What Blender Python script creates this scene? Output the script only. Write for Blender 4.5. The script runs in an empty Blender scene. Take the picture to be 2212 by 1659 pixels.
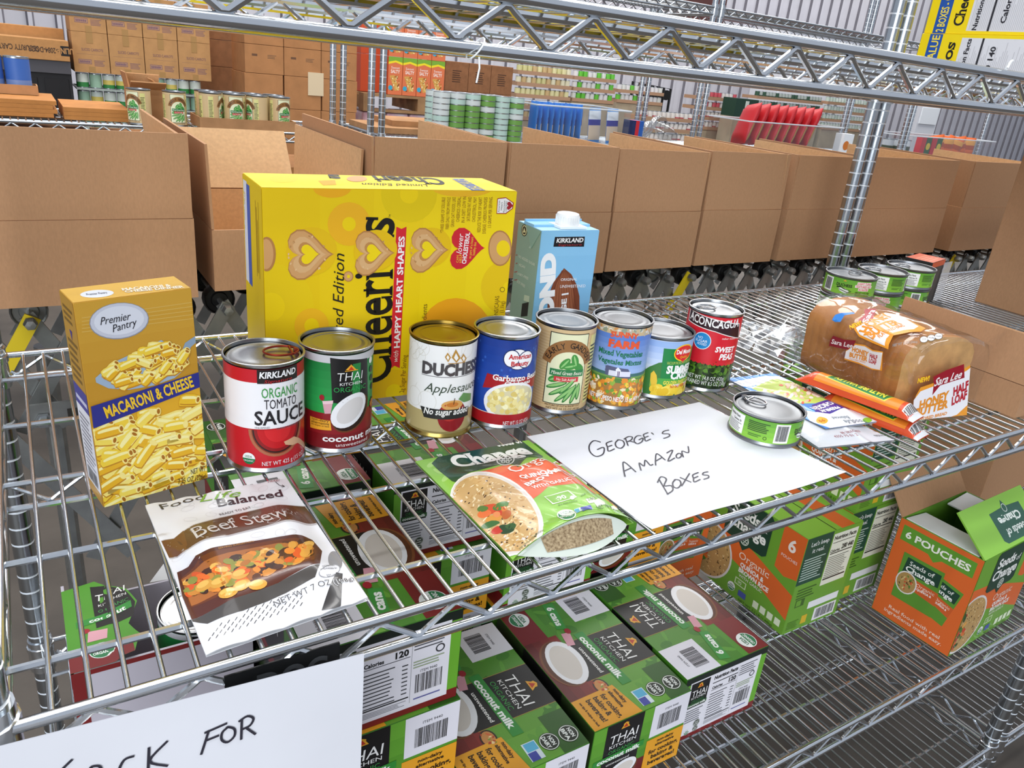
import bpy, bmesh, math, random
from mathutils import Vector, Matrix
from mathutils.geometry import tessellate_polygon
random.seed(7)
PI = math.pi
SC = bpy.context.scene
COL = SC.collection

# ------------------------------------------------------------------ camera
cam_d = bpy.data.cameras.new('camera'); cam = bpy.data.objects.new('camera', cam_d); COL.objects.link(cam)
cam_d.sensor_fit = 'HORIZONTAL'; cam_d.sensor_width = 36.0; cam_d.lens = 1673.39 / 2212 * 36.0
cam_d.clip_start = 0.02; cam_d.clip_end = 100
CR = Vector((0.8517623, -0.5149993, 0.0963158)); CU = Vector((0.1212003, 0.3725274, 0.9200727)); CF = Vector((0.5097171, 0.7720098, -0.3797229))
cam.matrix_world = Matrix(((CR.x, CU.x, -CF.x, 0.2185742), (CR.y, CU.y, -CF.y, -0.4281461), (CR.z, CU.z, -CF.z, 0.3878925), (0, 0, 0, 1)))
SC.camera = cam
# ------------------------------------------------------------------ colour management
SC.view_settings.view_transform = 'Standard'; SC.view_settings.look = 'None'
SC.view_settings.gamma = 1.0; SC.view_settings.use_curve_mapping = False
SC.view_settings.exposure = -0.2
# ------------------------------------------------------------------ world and lights (warehouse: open roller door behind, tube lamps overhead)
W = bpy.data.worlds.new('world'); SC.world = W; W.use_nodes = True
bg = W.node_tree.nodes['Background']; bg.inputs[0].default_value = (0.80, 0.87, 1.0, 1); bg.inputs[1].default_value = 0.72
def area(name, loc, target, sx, sy, power, col):
    d = bpy.data.lights.new(name, 'AREA'); d.shape = 'RECTANGLE'; d.size = sx; d.size_y = sy; d.energy = power; d.color = col
    o = bpy.data.objects.new(name, d); COL.objects.link(o); o.location = loc
    o.rotation_euler = (Vector(target) - Vector(loc)).to_track_quat('-Z', 'Y').to_euler(); return o
area('door_daylight', (-3.4, -4.8, 2.0), (0.8, 0.8, -0.1), 4.4, 3.8, 400, (0.90, 0.95, 1.0))
area('ceiling_area_light', (1.6, 1.0, 5.4), (1.6, 1.0, 0), 6.0, 3.0, 170, (1.0, 0.98, 0.95))  # broad unseen area light standing in for the ceiling fixtures
area('tube_lamp', (-0.4, -0.8, 3.6), (-0.4, -0.8, 0), 2.6, 0.16, 45, (0.93, 0.97, 1.0))
area('tube_lamp_b', (2.8, -0.6, 3.6), (2.8, -0.6, 0), 2.6, 0.16, 45, (0.93, 0.97, 1.0))
for k_, (lx, ly) in enumerate(((1.5, 4.0), (6.5, 4.4), (4.0, 8.0), (10.0, 8.0), (16.0, 8.4))): area('far_area_light', (lx, ly, 4.9), (lx, ly, 0), 4.5, 1.2, 250, (1.0, 0.98, 0.95))  # unseen area lights added to light the far wall

# ------------------------------------------------------------------ helpers: colour, materials
def srgb(h):
    if not isinstance(h, str): return tuple(h)
    h = h.lstrip('#'); o = []
    for i in (0, 2, 4):
        c = int(h[i:i+2], 16) / 255; o.append(c / 12.92 if c <= 0.04045 else ((c + 0.055) / 1.055) ** 2.4)
    return tuple(o)
MATS = {}
def mat(name, col='ffffff', rough=0.5, metal=0.0, spec=0.5, noise=0.0, nscale=40, bump=0.0, bscale=200, trans=0.0, alpha=1.0, coat=0.0, attr=False, stretch=None, col2=None, ior=1.45):
    if name in MATS: return MATS[name]
    m = bpy.data.materials.new(name); m.use_nodes = True; nt = m.node_tree; N = nt.nodes; L = nt.links
    b = N['Principled BSDF']; c = srgb(col)
    b.inputs['Base Color'].default_value = (*c, 1); b.inputs['Roughness'].default_value = rough; b.inputs['Metallic'].default_value = metal
    b.inputs['Specular IOR Level'].default_value = spec; b.inputs['Transmission Weight'].default_value = trans; b.inputs['Alpha'].default_value = alpha
    b.inputs['Coat Weight'].default_value = coat; b.inputs['IOR'].default_value = ior
    tc = None
    if noise or bump:
        tc = N.new('ShaderNodeTexCoord'); mp = N.new('ShaderNodeMapping'); L.new(tc.outputs['Object'], mp.inputs[0])
        if stretch: mp.inputs['Scale'].default_value = stretch
    src = None
    if attr:
        a = N.new('ShaderNodeVertexColor'); a.layer_name = 'Col'; src = a.outputs[0]
    if noise:
        nz = N.new('ShaderNodeTexNoise'); nz.inputs['Scale'].default_value = nscale; nz.inputs['Detail'].default_value = 5; L.new(mp.outputs[0], nz.inputs['Vector'])
        mx = N.new('ShaderNodeMix'); mx.data_type = 'RGBA'
        c2 = srgb(col2) if col2 else tuple(x * (1 - noise) for x in c)
        mx.inputs[6].default_value = (*c2, 1); mx.inputs[7].default_value = (*[min(1, x * (1 + noise * 0.5)) for x in c], 1) if not col2 else (*c, 1)
        rp = N.new('ShaderNodeMapRange'); rp.inputs[1].default_value = 0.3; rp.inputs[2].default_value = 0.7
        L.new(nz.outputs[0], rp.inputs[0]); L.new(rp.outputs[0], mx.inputs[0])
        if attr:
            mm = N.new('ShaderNodeMix'); mm.data_type = 'RGBA'; mm.blend_type = 'MULTIPLY'; mm.inputs[0].default_value = 1
            L.new(src, mm.inputs[6]); L.new(mx.outputs[2], mm.inputs[7]); src = mm.outputs[2]
        else: src = mx.outputs[2]
    if src is not None: L.new(src, b.inputs['Base Color'])
    if bump:
        nb = N.new('ShaderNodeTexNoise'); nb.inputs['Scale'].default_value = bscale; nb.inputs['Detail'].default_value = 3; L.new(mp.outputs[0], nb.inputs['Vector'])
        bp = N.new('ShaderNodeBump'); bp.inputs['Strength'].default_value = bump; bp.inputs['Distance'].default_value = 0.002; L.new(nb.outputs[0], bp.inputs['Height']); L.new(bp.outputs[0], b.inputs['Normal'])
    MATS[name] = m; return m
CHROME = mat('chrome', 'd6dade', 0.16, 1.0)
CHROME2 = mat('chrome_far', 'b9bec2', 0.3, 1.0)
STEEL = mat('galvanised', 'a3a5a3', 0.38, 0.9, noise=0.18, nscale=30)
TIN = mat('tinplate', 'a8aaac', 0.26, 1.0)
TINGOLD = mat('tinplate_gold', 'a08a4a', 0.26, 1.0)
TINDULL = mat('tinplate_dull', '8e9093', 0.34, 1.0)
CARD = mat('cardboard', 'b28865', 0.85, spec=0.2, noise=0.07, nscale=420, stretch=(1, 1, 0.35), bump=0.08, bscale=600)
CARD2 = mat('cardboard_inside', 'cfa87d', 0.85, spec=0.2, noise=0.10, nscale=160)
CARD3 = mat('cardboard_far', 'b1835a', 0.85, spec=0.2, noise=0.16, nscale=22)
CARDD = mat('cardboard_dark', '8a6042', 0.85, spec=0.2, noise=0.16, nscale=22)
PRINT = mat('label_print', rough=0.33, attr=True)
PRINTM = mat('carton_print', rough=0.42, attr=True)
PRINTP = mat('pouch_print', rough=0.24, attr=True, coat=0.25)
INK = mat('marker_ink', '2b2a33', 0.5)
PAPER = mat('paper', 'f1f1f4', 0.75, spec=0.3, noise=0.03, nscale=14)
BLACK = mat('black_rubber', '141414', 0.45)
PLASTW = mat('white_plastic', 'f2f4f5', 0.35)

# ------------------------------------------------------------------ helpers: meshes
def link(o, parent=None):
    COL.objects.link(o)
    if parent is not None: o.parent = parent
    return o
class MB:
    def __init__(s): s.v = []; s.f = []; s.m = []
    def add(s, vs, fs, mi=0):
        b = len(s.v); s.v += [tuple(x) for x in vs]; s.f += [tuple(b + i for i in f) for f in fs]; s.m += [mi] * len(fs); return s
    def box(s, c, d, mi=0, rot=None):
        x, y, z = d[0] / 2, d[1] / 2, d[2] / 2
        vs = [Vector((a * x, b * y, e * z)) for e in (-1, 1) for b in (-1, 1) for a in (-1, 1)]
        if rot is not None: vs = [rot @ v for v in vs]
        c = Vector(c); return s.add([v + c for v in vs], [(0, 2, 3, 1), (4, 5, 7, 6), (0, 1, 5, 4), (2, 6, 7, 3), (0, 4, 6, 2), (1, 3, 7, 5)], mi)
    def bx(s, x0, x1, y0, y1, z0, z1, mi=0): return s.box(((x0 + x1) / 2, (y0 + y1) / 2, (z0 + z1) / 2), (x1 - x0, y1 - y0, z1 - z0), mi)
    def tube(s, pts, r, n=6, mi=0, cap=True, closed=False):
        P = [Vector(p) for p in pts]; k = len(P); rings = []
        up = None
        for i in range(k):
            if closed: t = (P[(i + 1) % k] - P[i - 1])
            else: t = P[min(i + 1, k - 1)] - P[max(i - 1, 0)]
            t.normalize()
            if up is None:
                up = Vector((0, 0, 1)) if abs(t.z) < 0.9 else Vector((1, 0, 0))
            a = t.cross(up).normalized(); b = a.cross(t).normalized(); up = b
            rr = r[i] if isinstance(r, (list, tuple)) else r
            rings.append([P[i] + (a * math.cos(2 * PI * j / n) + b * math.sin(2 * PI * j / n)) * rr for j in range(n)])
        vs = [v for q in rings for v in q]; fs = []
        for i in range(k if closed else k - 1):
            i2 = (i + 1) % k
            for j in range(n):
                j2 = (j + 1) % n; fs.append((i * n + j, i * n + j2, i2 * n + j2, i2 * n + j))
        if cap and not closed: fs.append(tuple(range(n - 1, -1, -1))); fs.append(tuple((k - 1) * n + j for j in range(n)))
        return s.add(vs, fs, mi)
    def lathe(s, prof, n=32, c=(0, 0, 0), mi=0, axis='z'):
        vs = []; fs = []; k = len(prof)
        for r, z in prof:
            for j in range(n):
                a = 2 * PI * j / n; p = (r * math.cos(a), r * math.sin(a), z)
                if axis == 'y': p = (p[0], p[2], p[1])
                if axis == 'x': p = (p[2], p[0], p[1])
                vs.append((p[0] + c[0], p[1] + c[1], p[2] + c[2]))
        for i in range(k - 1):
            for j in range(n):
                j2 = (j + 1) % n; fs.append((i * n + j, i * n + j2, (i + 1) * n + j2, (i + 1) * n + j))
        if prof[0][0] > 1e-6: fs.append(tuple(range(n - 1, -1, -1)))
        if prof[-1][0] > 1e-6: fs.append(tuple((k - 1) * n + j for j in range(n)))
        return s.add(vs, fs, mi)
    def grid(s, fn, nu, nv, mi=0, wrapu=False):
        vs = [fn(i / nu, j / nv) for j in range(nv + 1) for i in range(nu + (0 if wrapu else 1))]
        w = nu if wrapu else nu + 1
        fs = [(j * w + i, j * w + (i + 1) % w, (j + 1) * w + (i + 1) % w, (j + 1) * w + i) for j in range(nv) for i in range(nu)]
        return s.add(vs, fs, mi)
    def mesh(s, name, mats, smooth=False, sharp=0.6):
        me = bpy.data.meshes.new(name); me.from_pydata(s.v, [], s.f)
        for m in (mats if isinstance(mats, (list, tuple)) else [mats]): me.materials.append(m)
        if len(me.materials) > 1: me.polygons.foreach_set('material_index', s.m)
        if smooth:
            me.polygons.foreach_set('use_smooth', [True] * len(me.polygons))
            me.update(); me.set_sharp_from_angle(angle=sharp)
        me.update(); return me
    def build(s, name, mats, parent=None, smooth=False, loc=None, sharp=0.6):
        o = bpy.data.objects.new(name, s.mesh(name, mats, smooth, sharp)); link(o, parent)
        if loc: o.location = loc
        return o
def tag(o, label, cat, group=None, kind=None):
    if label: o['label'] = label
    if cat: o['category'] = cat
    if group: o['group'] = group
    if kind: o['kind'] = kind
    return o
def thing(name, label, cat, loc=(0, 0, 0), rz=0, group=None):
    o = bpy.data.objects.new(name, None); o.empty_display_size = 0.02; COL.objects.link(o)
    o.location = loc; o.rotation_euler = (0, 0, rz); return tag(o, label, cat, group)
def struct(o): o['kind'] = 'structure'; return o
def clone(root, loc, rot=(0, 0, 0), label=None, group=None):
    r = root.copy(); COL.objects.link(r); r.location = loc; r.rotation_euler = rot if isinstance(rot, tuple) else (0, 0, rot)
    if label: r['label'] = label
    if group: r['group'] = group
    for ch in [c for c in root.children]:
        q = ch.copy(); COL.objects.link(q); q.parent = r
        for g in [c for c in ch.children]:
            d = g.copy(); COL.objects.link(d); d.parent = q
    return r
def put(me, name, loc, rot=(0, 0, 0), parent=None, scale=None):
    o = bpy.data.objects.new(name, me); link(o, parent); o.location = loc; o.rotation_euler = rot
    if scale: o.scale = scale
    return o

# ------------------------------------------------------------------ printed artwork as thin inlaid geometry
_glyph = {}
def glyphs(s, bold=0.0, serif=False, res=2):
    key = (s, bold, serif, res)
    if key in _glyph: return _glyph[key]
    cu = bpy.data.curves.new('t', 'FONT'); cu.body = s; cu.size = 1.0; cu.offset = bold; cu.resolution_u = res; cu.fill_mode = 'FRONT'
    ob = bpy.data.objects.new('t', cu); COL.objects.link(ob); bpy.context.view_layer.update()
    me = bpy.data.meshes.new_from_object(ob.evaluated_get(bpy.context.evaluated_depsgraph_get()))
    V = [(v.co.x, v.co.y) for v in me.vertices]; F = [tuple(p.vertices) for p in me.polygons]
    polys = [[V[i] for i in f] for f in F]
    if serif:
        cnt = {}
        for f in F:
            for a, b in zip(f, f[1:] + f[:1]): cnt.setdefault(frozenset((a, b)), []).append((a, b))
        bd = [e[0] for e in cnt.values() if len(e) == 1]; nxt = {}; prv = {}
        for a, b in bd: nxt[a] = b; prv[b] = a
        def unit(a, b):
            dx, dy = V[b][0] - V[a][0], V[b][1] - V[a][1]; d = math.hypot(dx, dy) or 1; return dx / d, dy / d
        t = 0.05
        for a, b in bd:
            if a not in prv or b not in nxt: continue
            p, q, r = unit(prv[a], a), unit(a, b), unit(b, nxt[b])
            if abs(p[0] * q[0] + p[1] * q[1]) > 0.55 or abs(r[0] * q[0] + r[1] * q[1]) > 0.55: continue
            if p[0] * r[0] + p[1] * r[1] > -0.5: continue
            (x0, y0), (x1, y1) = V[a], V[b]
            if abs(y0 - y1) < 0.03 and 0.05 < abs(x1 - x0) < 0.24:
                c = (x0 + x1) / 2; w = abs(x1 - x0) / 2 + 0.07; d = t if p[1] < 0 else -t
                polys.append([(c - w, y0), (c + w, y0), (c + w * 0.7, y0 + d), (c - w * 0.7, y0 + d)] if d > 0 else [(c - w * 0.7, y0 + d), (c + w * 0.7, y0 + d), (c + w, y0), (c - w, y0)])
            elif abs(x0 - x1) < 0.03 and 0.05 < abs(y1 - y0) < 0.16:
                c = (y0 + y1) / 2; w = abs(y1 - y0) / 2 + 0.045
                polys.append([(x0 - t / 2, c - w), (x0 + t / 2, c - w), (x0 + t / 2, c + w), (x0 - t / 2, c + w)])
    xs = [p[0] for q in polys for p in q] or [0, 1]
    bpy.data.objects.remove(ob); bpy.data.curves.remove(cu); bpy.data.meshes.remove(me)
    _glyph[key] = (polys, min(xs), max(xs)); return _glyph[key]
CAPH = 0.729
class Art:
    def __init__(s): s.shp = []; s.k = 0
    def put(s, polys, col, L):
        s.k += 1; off = L * 1.5e-4 + (s.k % 40) * 3.2e-6
        c = col if callable(col) else srgb(col)
        s.shp.append((polys, c, off)); return s
    def poly(s, pts, col, L=1):
        tri = tessellate_polygon([[Vector((p[0], p[1], 0)) for p in pts]])
        out = []
        for t in tri:
            q = [pts[i] for i in t]
            ar = (q[1][0] - q[0][0]) * (q[2][1] - q[0][1]) - (q[2][0] - q[0][0]) * (q[1][1] - q[0][1])
            out.append(q if ar > 0 else q[::-1])
        return s.put(out, col, L)
    def rect(s, x0, y0, x1, y1, col, L=1):
        x0, x1 = min(x0, x1), max(x0, x1); y0, y1 = min(y0, y1), max(y0, y1)
        return s.put([[(x0, y0), (x1, y0), (x1, y1), (x0, y1)]], col, L)
    def quad(s, a, b, c, d, col, L=1): return s.poly([a, b, c, d], col, L)
    def grad(s, x0, y0, x1, y1, c0, c1, L=1, n=6, vert=True):
        a, b = srgb(c0), srgb(c1)
        for i in range(n):
            t = (i + 0.5) / n; c = tuple(a[j] + (b[j] - a[j]) * t for j in range(3))
            if vert: s.rect(x0, y0 + (y1 - y0) * i / n, x1, y0 + (y1 - y0) * (i + 1) / n, c, L)
            else: s.rect(x0 + (x1 - x0) * i / n, y0, x0 + (x1 - x0) * (i + 1) / n, y1, c, L)
        return s
    def ell(s, cx, cy, rx, ry, col, L=2, rot=0, n=18, a0=0, a1=2 * PI):
        c, d = math.cos(rot), math.sin(rot); full = abs(a1 - a0 - 2 * PI) < 1e-6
        pts = []
        for i in range(n + (0 if full else 1)):
            a = a0 + (a1 - a0) * i / n; x, y = rx * math.cos(a), ry * math.sin(a); pts.append((cx + x * c - y * d, cy + x * d + y * c))
        return s.put([[pts[0], pts[i], pts[i + 1]] for i in range(1, len(pts) - 1)], col, L)
    def ring(s, cx, cy, rx, ry, w, col, L=2, rot=0, n=22):
        c, d = math.cos(rot), math.sin(rot); out = []
        def P(a, k): x, y = (rx - k) * math.cos(a), (ry - k) * math.sin(a); return (cx + x * c - y * d, cy + x * d + y * c)
        for i in range(n):
            a, b = 2 * PI * i / n, 2 * PI * (i + 1) / n; out.append([P(a, w), P(a, 0), P(b, 0), P(b, w)])
        return s.put(out, col, L)
    def stroke(s, pts, w, col, L=3, taper=False):
        out = []
        for i in range(len(pts) - 1):
            (x0, y0), (x1, y1) = pts[i], pts[i + 1]; d = math.hypot(x1 - x0, y1 - y0) or 1e-9
            k0 = k1 = w / 2
            if taper: k0 = w / 2 * (1 - i / len(pts)); k1 = w / 2 * (1 - (i + 1) / len(pts))
            nx, ny = -(y1 - y0) / d, (x1 - x0) / d; ex, ey = (x1 - x0) / d * w * 0.25, (y1 - y0) / d * w * 0.25
            out.append([(x0 - nx * k0 - ex, y0 - ny * k0 - ey), (x1 - nx * k1 + ex, y1 - ny * k1 + ey), (x1 + nx * k1 + ex, y1 + ny * k1 + ey), (x0 + nx * k0 - ex, y0 + ny * k0 - ey)])
        return s.put(out, col, L)
    def text(s, t, cx, cy, h, col, w=None, L=4, al='c', bold=0.0, serif=False, shear=0.0, rot=0.0, bow=0.0, sx=1.0, edge=None, ew=0.04):
        if edge is not None: s.text(t, cx, cy, h, edge, w, L - 1, al, bold + ew, serif, shear, rot, bow, sx)
        polys, x0, x1 = glyphs(t, bold, serif, 5 if h > 0.016 else 2); k = h / CAPH; kx = (w / (x1 - x0)) if w else k * sx
        W_ = (x1 - x0) * kx; ox = {'c': -W_ / 2, 'l': 0, 'r': -W_}[al]; c, d = math.cos(rot), math.sin(rot); out = []
        for q in polys:
            r = []
            for (x, y) in q:
                yy = y * k - h / 2; xx = (x - x0) * kx + ox + shear * yy; yy += bow * (xx + (0 if al == 'c' else ox + W_ / 2)) ** 2
                r.append((cx + xx * c - yy * d, cy + xx * d + yy * c))
            out.append(r)
        return s.put(out, col, L)
    def lines(s, x0, y0, x1, y1, n, col, L=3, fill=0.45, rag=0.25, seed=1, vert=False):
        R = random.Random(seed); out = []
        for i in range(n):
            e = 1 - R.random() * rag
            if vert:
                a = x0 + (x1 - x0) * i / n; out.append([(a, y0), (a + (x1 - x0) / n * fill, y0), (a + (x1 - x0) / n * fill, y0 + (y1 - y0) * e), (a, y0 + (y1 - y0) * e)])
            else:
                b = y1 - (y1 - y0) * (i + 1) / n; hh = (y1 - y0) / n * fill; out.append([(x0, b), (x0 + (x1 - x0) * e, b), (x0 + (x1 - x0) * e, b + hh), (x0, b + hh)])
        return s.put(out, col, L)
    def barcode(s, x0, y0, x1, y1, L=4, col='1a1a1a', seed=3, n=34, vert=False):
        R = random.Random(seed); out = []; p = 0.0; span = (y1 - y0) if vert else (x1 - x0)
        while p < 1:
            w = R.choice((0.5, 1, 1, 1.6, 2)) / (n * 1.9); 
            a, b = p * span, min(1, p + w) * span
            out.append([(x0, y0 + a), (x1, y0 + a), (x1, y0 + b), (x0, y0 + b)] if vert else [(x0 + a, y0), (x0 + b, y0), (x0 + b, y1), (x0 + a, y1)])
            p += w + R.choice((0.6, 1, 1.5)) / (n * 1.9)
        return s.put(out, col, L)
    def heart(s, cx, cy, r, col, L=2, rot=0, n=26):
        pts = []
        for i in range(n):
            t = 2 * PI * i / n; x = 16 * math.sin(t) ** 3; y = 13 * math.cos(t) - 5 * math.cos(2 * t) - 2 * math.cos(3 * t) - math.cos(4 * t)
            x, y = x / 16 * r, y / 16 * r; c, d = math.cos(rot), math.sin(rot); pts.append((cx + x * c - y * d, cy + x * d + y * c))
        return s.poly(pts[::-1], col, L)
    def scatter(s, n, inside, size, cols, L=3, seed=5, asp=(0.45, 0.8), box=None, ns=8):
        R = random.Random(seed); x0, y0, x1, y1 = box; c = 0; tries = 0
        while c < n and tries < n * 30:
            tries += 1; x, y = x0 + (x1 - x0) * R.random(), y0 + (y1 - y0) * R.random()
            if not inside(x, y): continue
            r = size * (0.75 + 0.5 * R.random()); s.ell(x, y, r, r * R.uniform(*asp), R.choice(cols), L + R.choice((0, 0.3, 0.6)), R.random() * PI, ns); c += 1
        return s
    def hull(s, x0, y0, x1, y1):        # clip everything to a panel rectangle
        def clip(q, ax, lim, keep_less):
            out = []
            for i in range(len(q)):
                a, b = q[i], q[(i + 1) % len(q)]
                ia = (a[ax] <= lim) if keep_less else (a[ax] >= lim); ib = (b[ax] <= lim) if keep_less else (b[ax] >= lim)
                if ia: out.append(a)
                if ia != ib:
                    t = (lim - a[ax]) / (b[ax] - a[ax]); out.append((a[0] + (b[0] - a[0]) * t, a[1] + (b[1] - a[1]) * t))
            return out
        S2 = []
        for polys, c, off in s.shp:
            o = []
            for q in polys:
                for ax, lim, kl in ((0, x0, False), (0, x1, True), (1, y0, False), (1, y1, True)):
                    q = clip(q, ax, lim, kl)
                    if len(q) < 3: break
                if len(q) >= 3: o.append(q)
            if o: S2.append((o, c, off))
        s.shp = S2; return s
    def build(s, name, fn, material, parent=None, du=None, dv=None):
        vs, fs, cols, nrm = [], [], [], []
        def split(q, ax, step):
            lo = min(p[ax] for p in q); hi = max(p[ax] for p in q)
            if hi - lo <= step * 0.75: return [q]
            out = []; k = math.floor(lo / step)
            rest = q
            while True:
                lim = (k + 1) * step; k += 1
                if lim >= hi - 1e-9: out.append(rest); break
                if lim <= lo + 1e-9: continue
                A, B = [], []
                for i in range(len(rest)):
                    a, b = rest[i], rest[(i + 1) % len(rest)]
                    if a[ax] <= lim: A.append(a)
                    if a[ax] >= lim: B.append(a)
                    if (a[ax] < lim) != (b[ax] < lim) and a[ax] != lim and b[ax] != lim:
                        t = (lim - a[ax]) / (b[ax] - a[ax]); p = (a[0] + (b[0] - a[0]) * t, a[1] + (b[1] - a[1]) * t); A.append(p); B.append(p)
                if len(A) >= 3: out.append(A)
                if len(B) < 3: break
                rest = B
            return out
        for polys, c, off in s.shp:
            for q in polys:
                Q = split(q, 0, du) if du else [q]
                if dv: Q = [r for z in Q for r in split(z, 1, dv)]
                for r in Q:
                    b = len(vs); fs.append(tuple(range(b, b + len(r))))
                    for (u, v) in r:
                        p, n_ = fn(u, v); vs.append((p[0] + n_[0] * off, p[1] + n_[1] * off, p[2] + n_[2] * off)); nrm.append(n_)
                        cc = c(u, v) if callable(c) else c; cols += [cc[0], cc[1], cc[2], 1.0]
        me = bpy.data.meshes.new(name); me.from_pydata(vs, [], fs); me.materials.append(material)
        at = me.color_attributes.new('Col', 'FLOAT_COLOR', 'POINT'); at.data.foreach_set('color', cols)
        me.polygons.foreach_set('use_smooth', [True] * len(me.polygons)); me.update()
        me.normals_split_custom_set_from_vertices(nrm)
        o = bpy.data.objects.new(name, me); link(o, parent); return o
def plane_fn(O, U, V):
    O, U, V = Vector(O), Vector(U), Vector(V); N = tuple(U.cross(V).normalized())
    return lambda u, v: (tuple(O + U * u + V * v), N)
def cyl_fn(r, z0=0.0, a0=-PI / 2):
    def f(u, v):
        a = u / r + a0; c, d = math.cos(a), math.sin(a); return ((r * c, r * d, z0 + v), (c, d, 0.0))
    return f
def face_fn(w, d, h, face):
    return {'front': plane_fn((-w / 2, -d / 2, 0), (1, 0, 0), (0, 0, 1)), 'right': plane_fn((w / 2, -d / 2, 0), (0, 1, 0), (0, 0, 1)),
            'left': plane_fn((-w / 2, d / 2, 0), (0, -1, 0), (0, 0, 1)), 'back': plane_fn((w / 2, d / 2, 0), (-1, 0, 0), (0, 0, 1)),
            'top': plane_fn((-w / 2, -d / 2, h), (1, 0, 0), (0, 1, 0))}[face]
def rbox(w, d, h, bev=0.0012):
    bm = bmesh.new(); bmesh.ops.create_cube(bm, size=1.0, matrix=Matrix.Translation((0, 0, h / 2)) @ Matrix.Diagonal((w, d, h, 1)))
    bmesh.ops.bevel(bm, geom=bm.edges[:], offset=bev, segments=2, affect='EDGES', profile=0.5)
    return bm
def bm_obj(bm, name, mats, parent=None, smooth=False):
    me = bpy.data.meshes.new(name); bm.to_mesh(me); bm.free()
    for m in (mats if isinstance(mats, (list, tuple)) else [mats]): me.materials.append(m)
    if smooth: me.polygons.foreach_set('use_smooth', [True] * len(me.polygons))
    o = bpy.data.objects.new(name, me); link(o, parent); return o
# ================================================================== SETTING
FLOOR = -0.92
FLOORM = mat('concrete_floor', '4f4841', 0.6, noise=0.35, nscale=5, bump=0.15, bscale=60)
WALLM = mat('painted_steel_wall', 'c6c4cb', 0.5, noise=0.06, nscale=3)
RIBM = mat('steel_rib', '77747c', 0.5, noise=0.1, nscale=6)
m = MB(); m.bx(-8, 34, -7, 11.6, FLOOR - 0.1, FLOOR); struct(m.build('floor', FLOORM))
WALLY = 11.2
m = MB(); m.bx(-8, 34, WALLY + 0.03, WALLY + 0.2, FLOOR, 5.6); wall = struct(m.build('wall_back', WALLM))
pm = MB()                                   # one ribbed sheet, 1.8 m wide
pitch = 0.30; PH = 6.4
for i in range(6):
    x = i * pitch
    pm.bx(x, x + 0.215, 0.012, 0.03, 0, PH, 0)
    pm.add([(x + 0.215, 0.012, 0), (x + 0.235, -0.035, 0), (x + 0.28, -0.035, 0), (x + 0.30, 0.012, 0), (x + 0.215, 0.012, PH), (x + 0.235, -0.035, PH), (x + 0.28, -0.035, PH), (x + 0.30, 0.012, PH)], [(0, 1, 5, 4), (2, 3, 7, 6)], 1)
    pm.add([(x + 0.235, -0.035, 0), (x + 0.28, -0.035, 0), (x + 0.28, -0.035, PH), (x + 0.235, -0.035, PH)], [(0, 1, 2, 3)], 0)
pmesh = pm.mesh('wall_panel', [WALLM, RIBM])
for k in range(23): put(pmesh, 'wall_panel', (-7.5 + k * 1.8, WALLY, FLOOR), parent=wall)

# ================================================================== WIRE SHELVING
PER = 0.06297; PK0 = 0.4074; WX0 = 0.2174
POSTM = mat('post_chrome', 'b4babf', 0.2, 1.0); GROOVE_GLINT = mat('groove_glint', 'e9edf1', 0.45, 0.55)  # pale groove colour paints in the bright glint of the post rings
def post_mesh(z0, z1, r=0.0132):
    mb = MB(); z = z0; n = 16
    while z < z1 - 0.0254:
        mb.lathe([(r, z), (r, z + 0.0226)], n, mi=0); del mb.f[-2:]; del mb.m[-2:]
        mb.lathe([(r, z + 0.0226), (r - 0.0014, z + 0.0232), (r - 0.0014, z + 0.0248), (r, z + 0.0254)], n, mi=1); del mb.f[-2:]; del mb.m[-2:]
        z += 0.0254
    mb.lathe([(r, z), (r, z + 0.002)], n); return mb.mesh('post', [POSTM, GROOVE_GLINT], smooth=True, sharp=0.5)
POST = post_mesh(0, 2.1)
def zig(mb, a, b, z, axis, other, r=0.0023, per=PER, ph=0.0):
    k0 = math.ceil((a - ph) / (per / 2)); pts = []
    while ph + k0 * per / 2 <= b:
        p = ph + k0 * per / 2; hi = (k0 % 2 == 0); zz = z - 0.005 if hi else z - 0.025; e = 0.006
        for q, zq in ((p - e, zz + (-0.0032 if hi else 0.0032)), (p - e * 0.3, zz), (p + e * 0.3, zz), (p + e, zz + (-0.0032 if hi else 0.0032))):
            pts.append((q, other, zq) if axis == 'x' else (other, q, zq))
        k0 += 1
    mb.tube(pts, r, 6)
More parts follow.
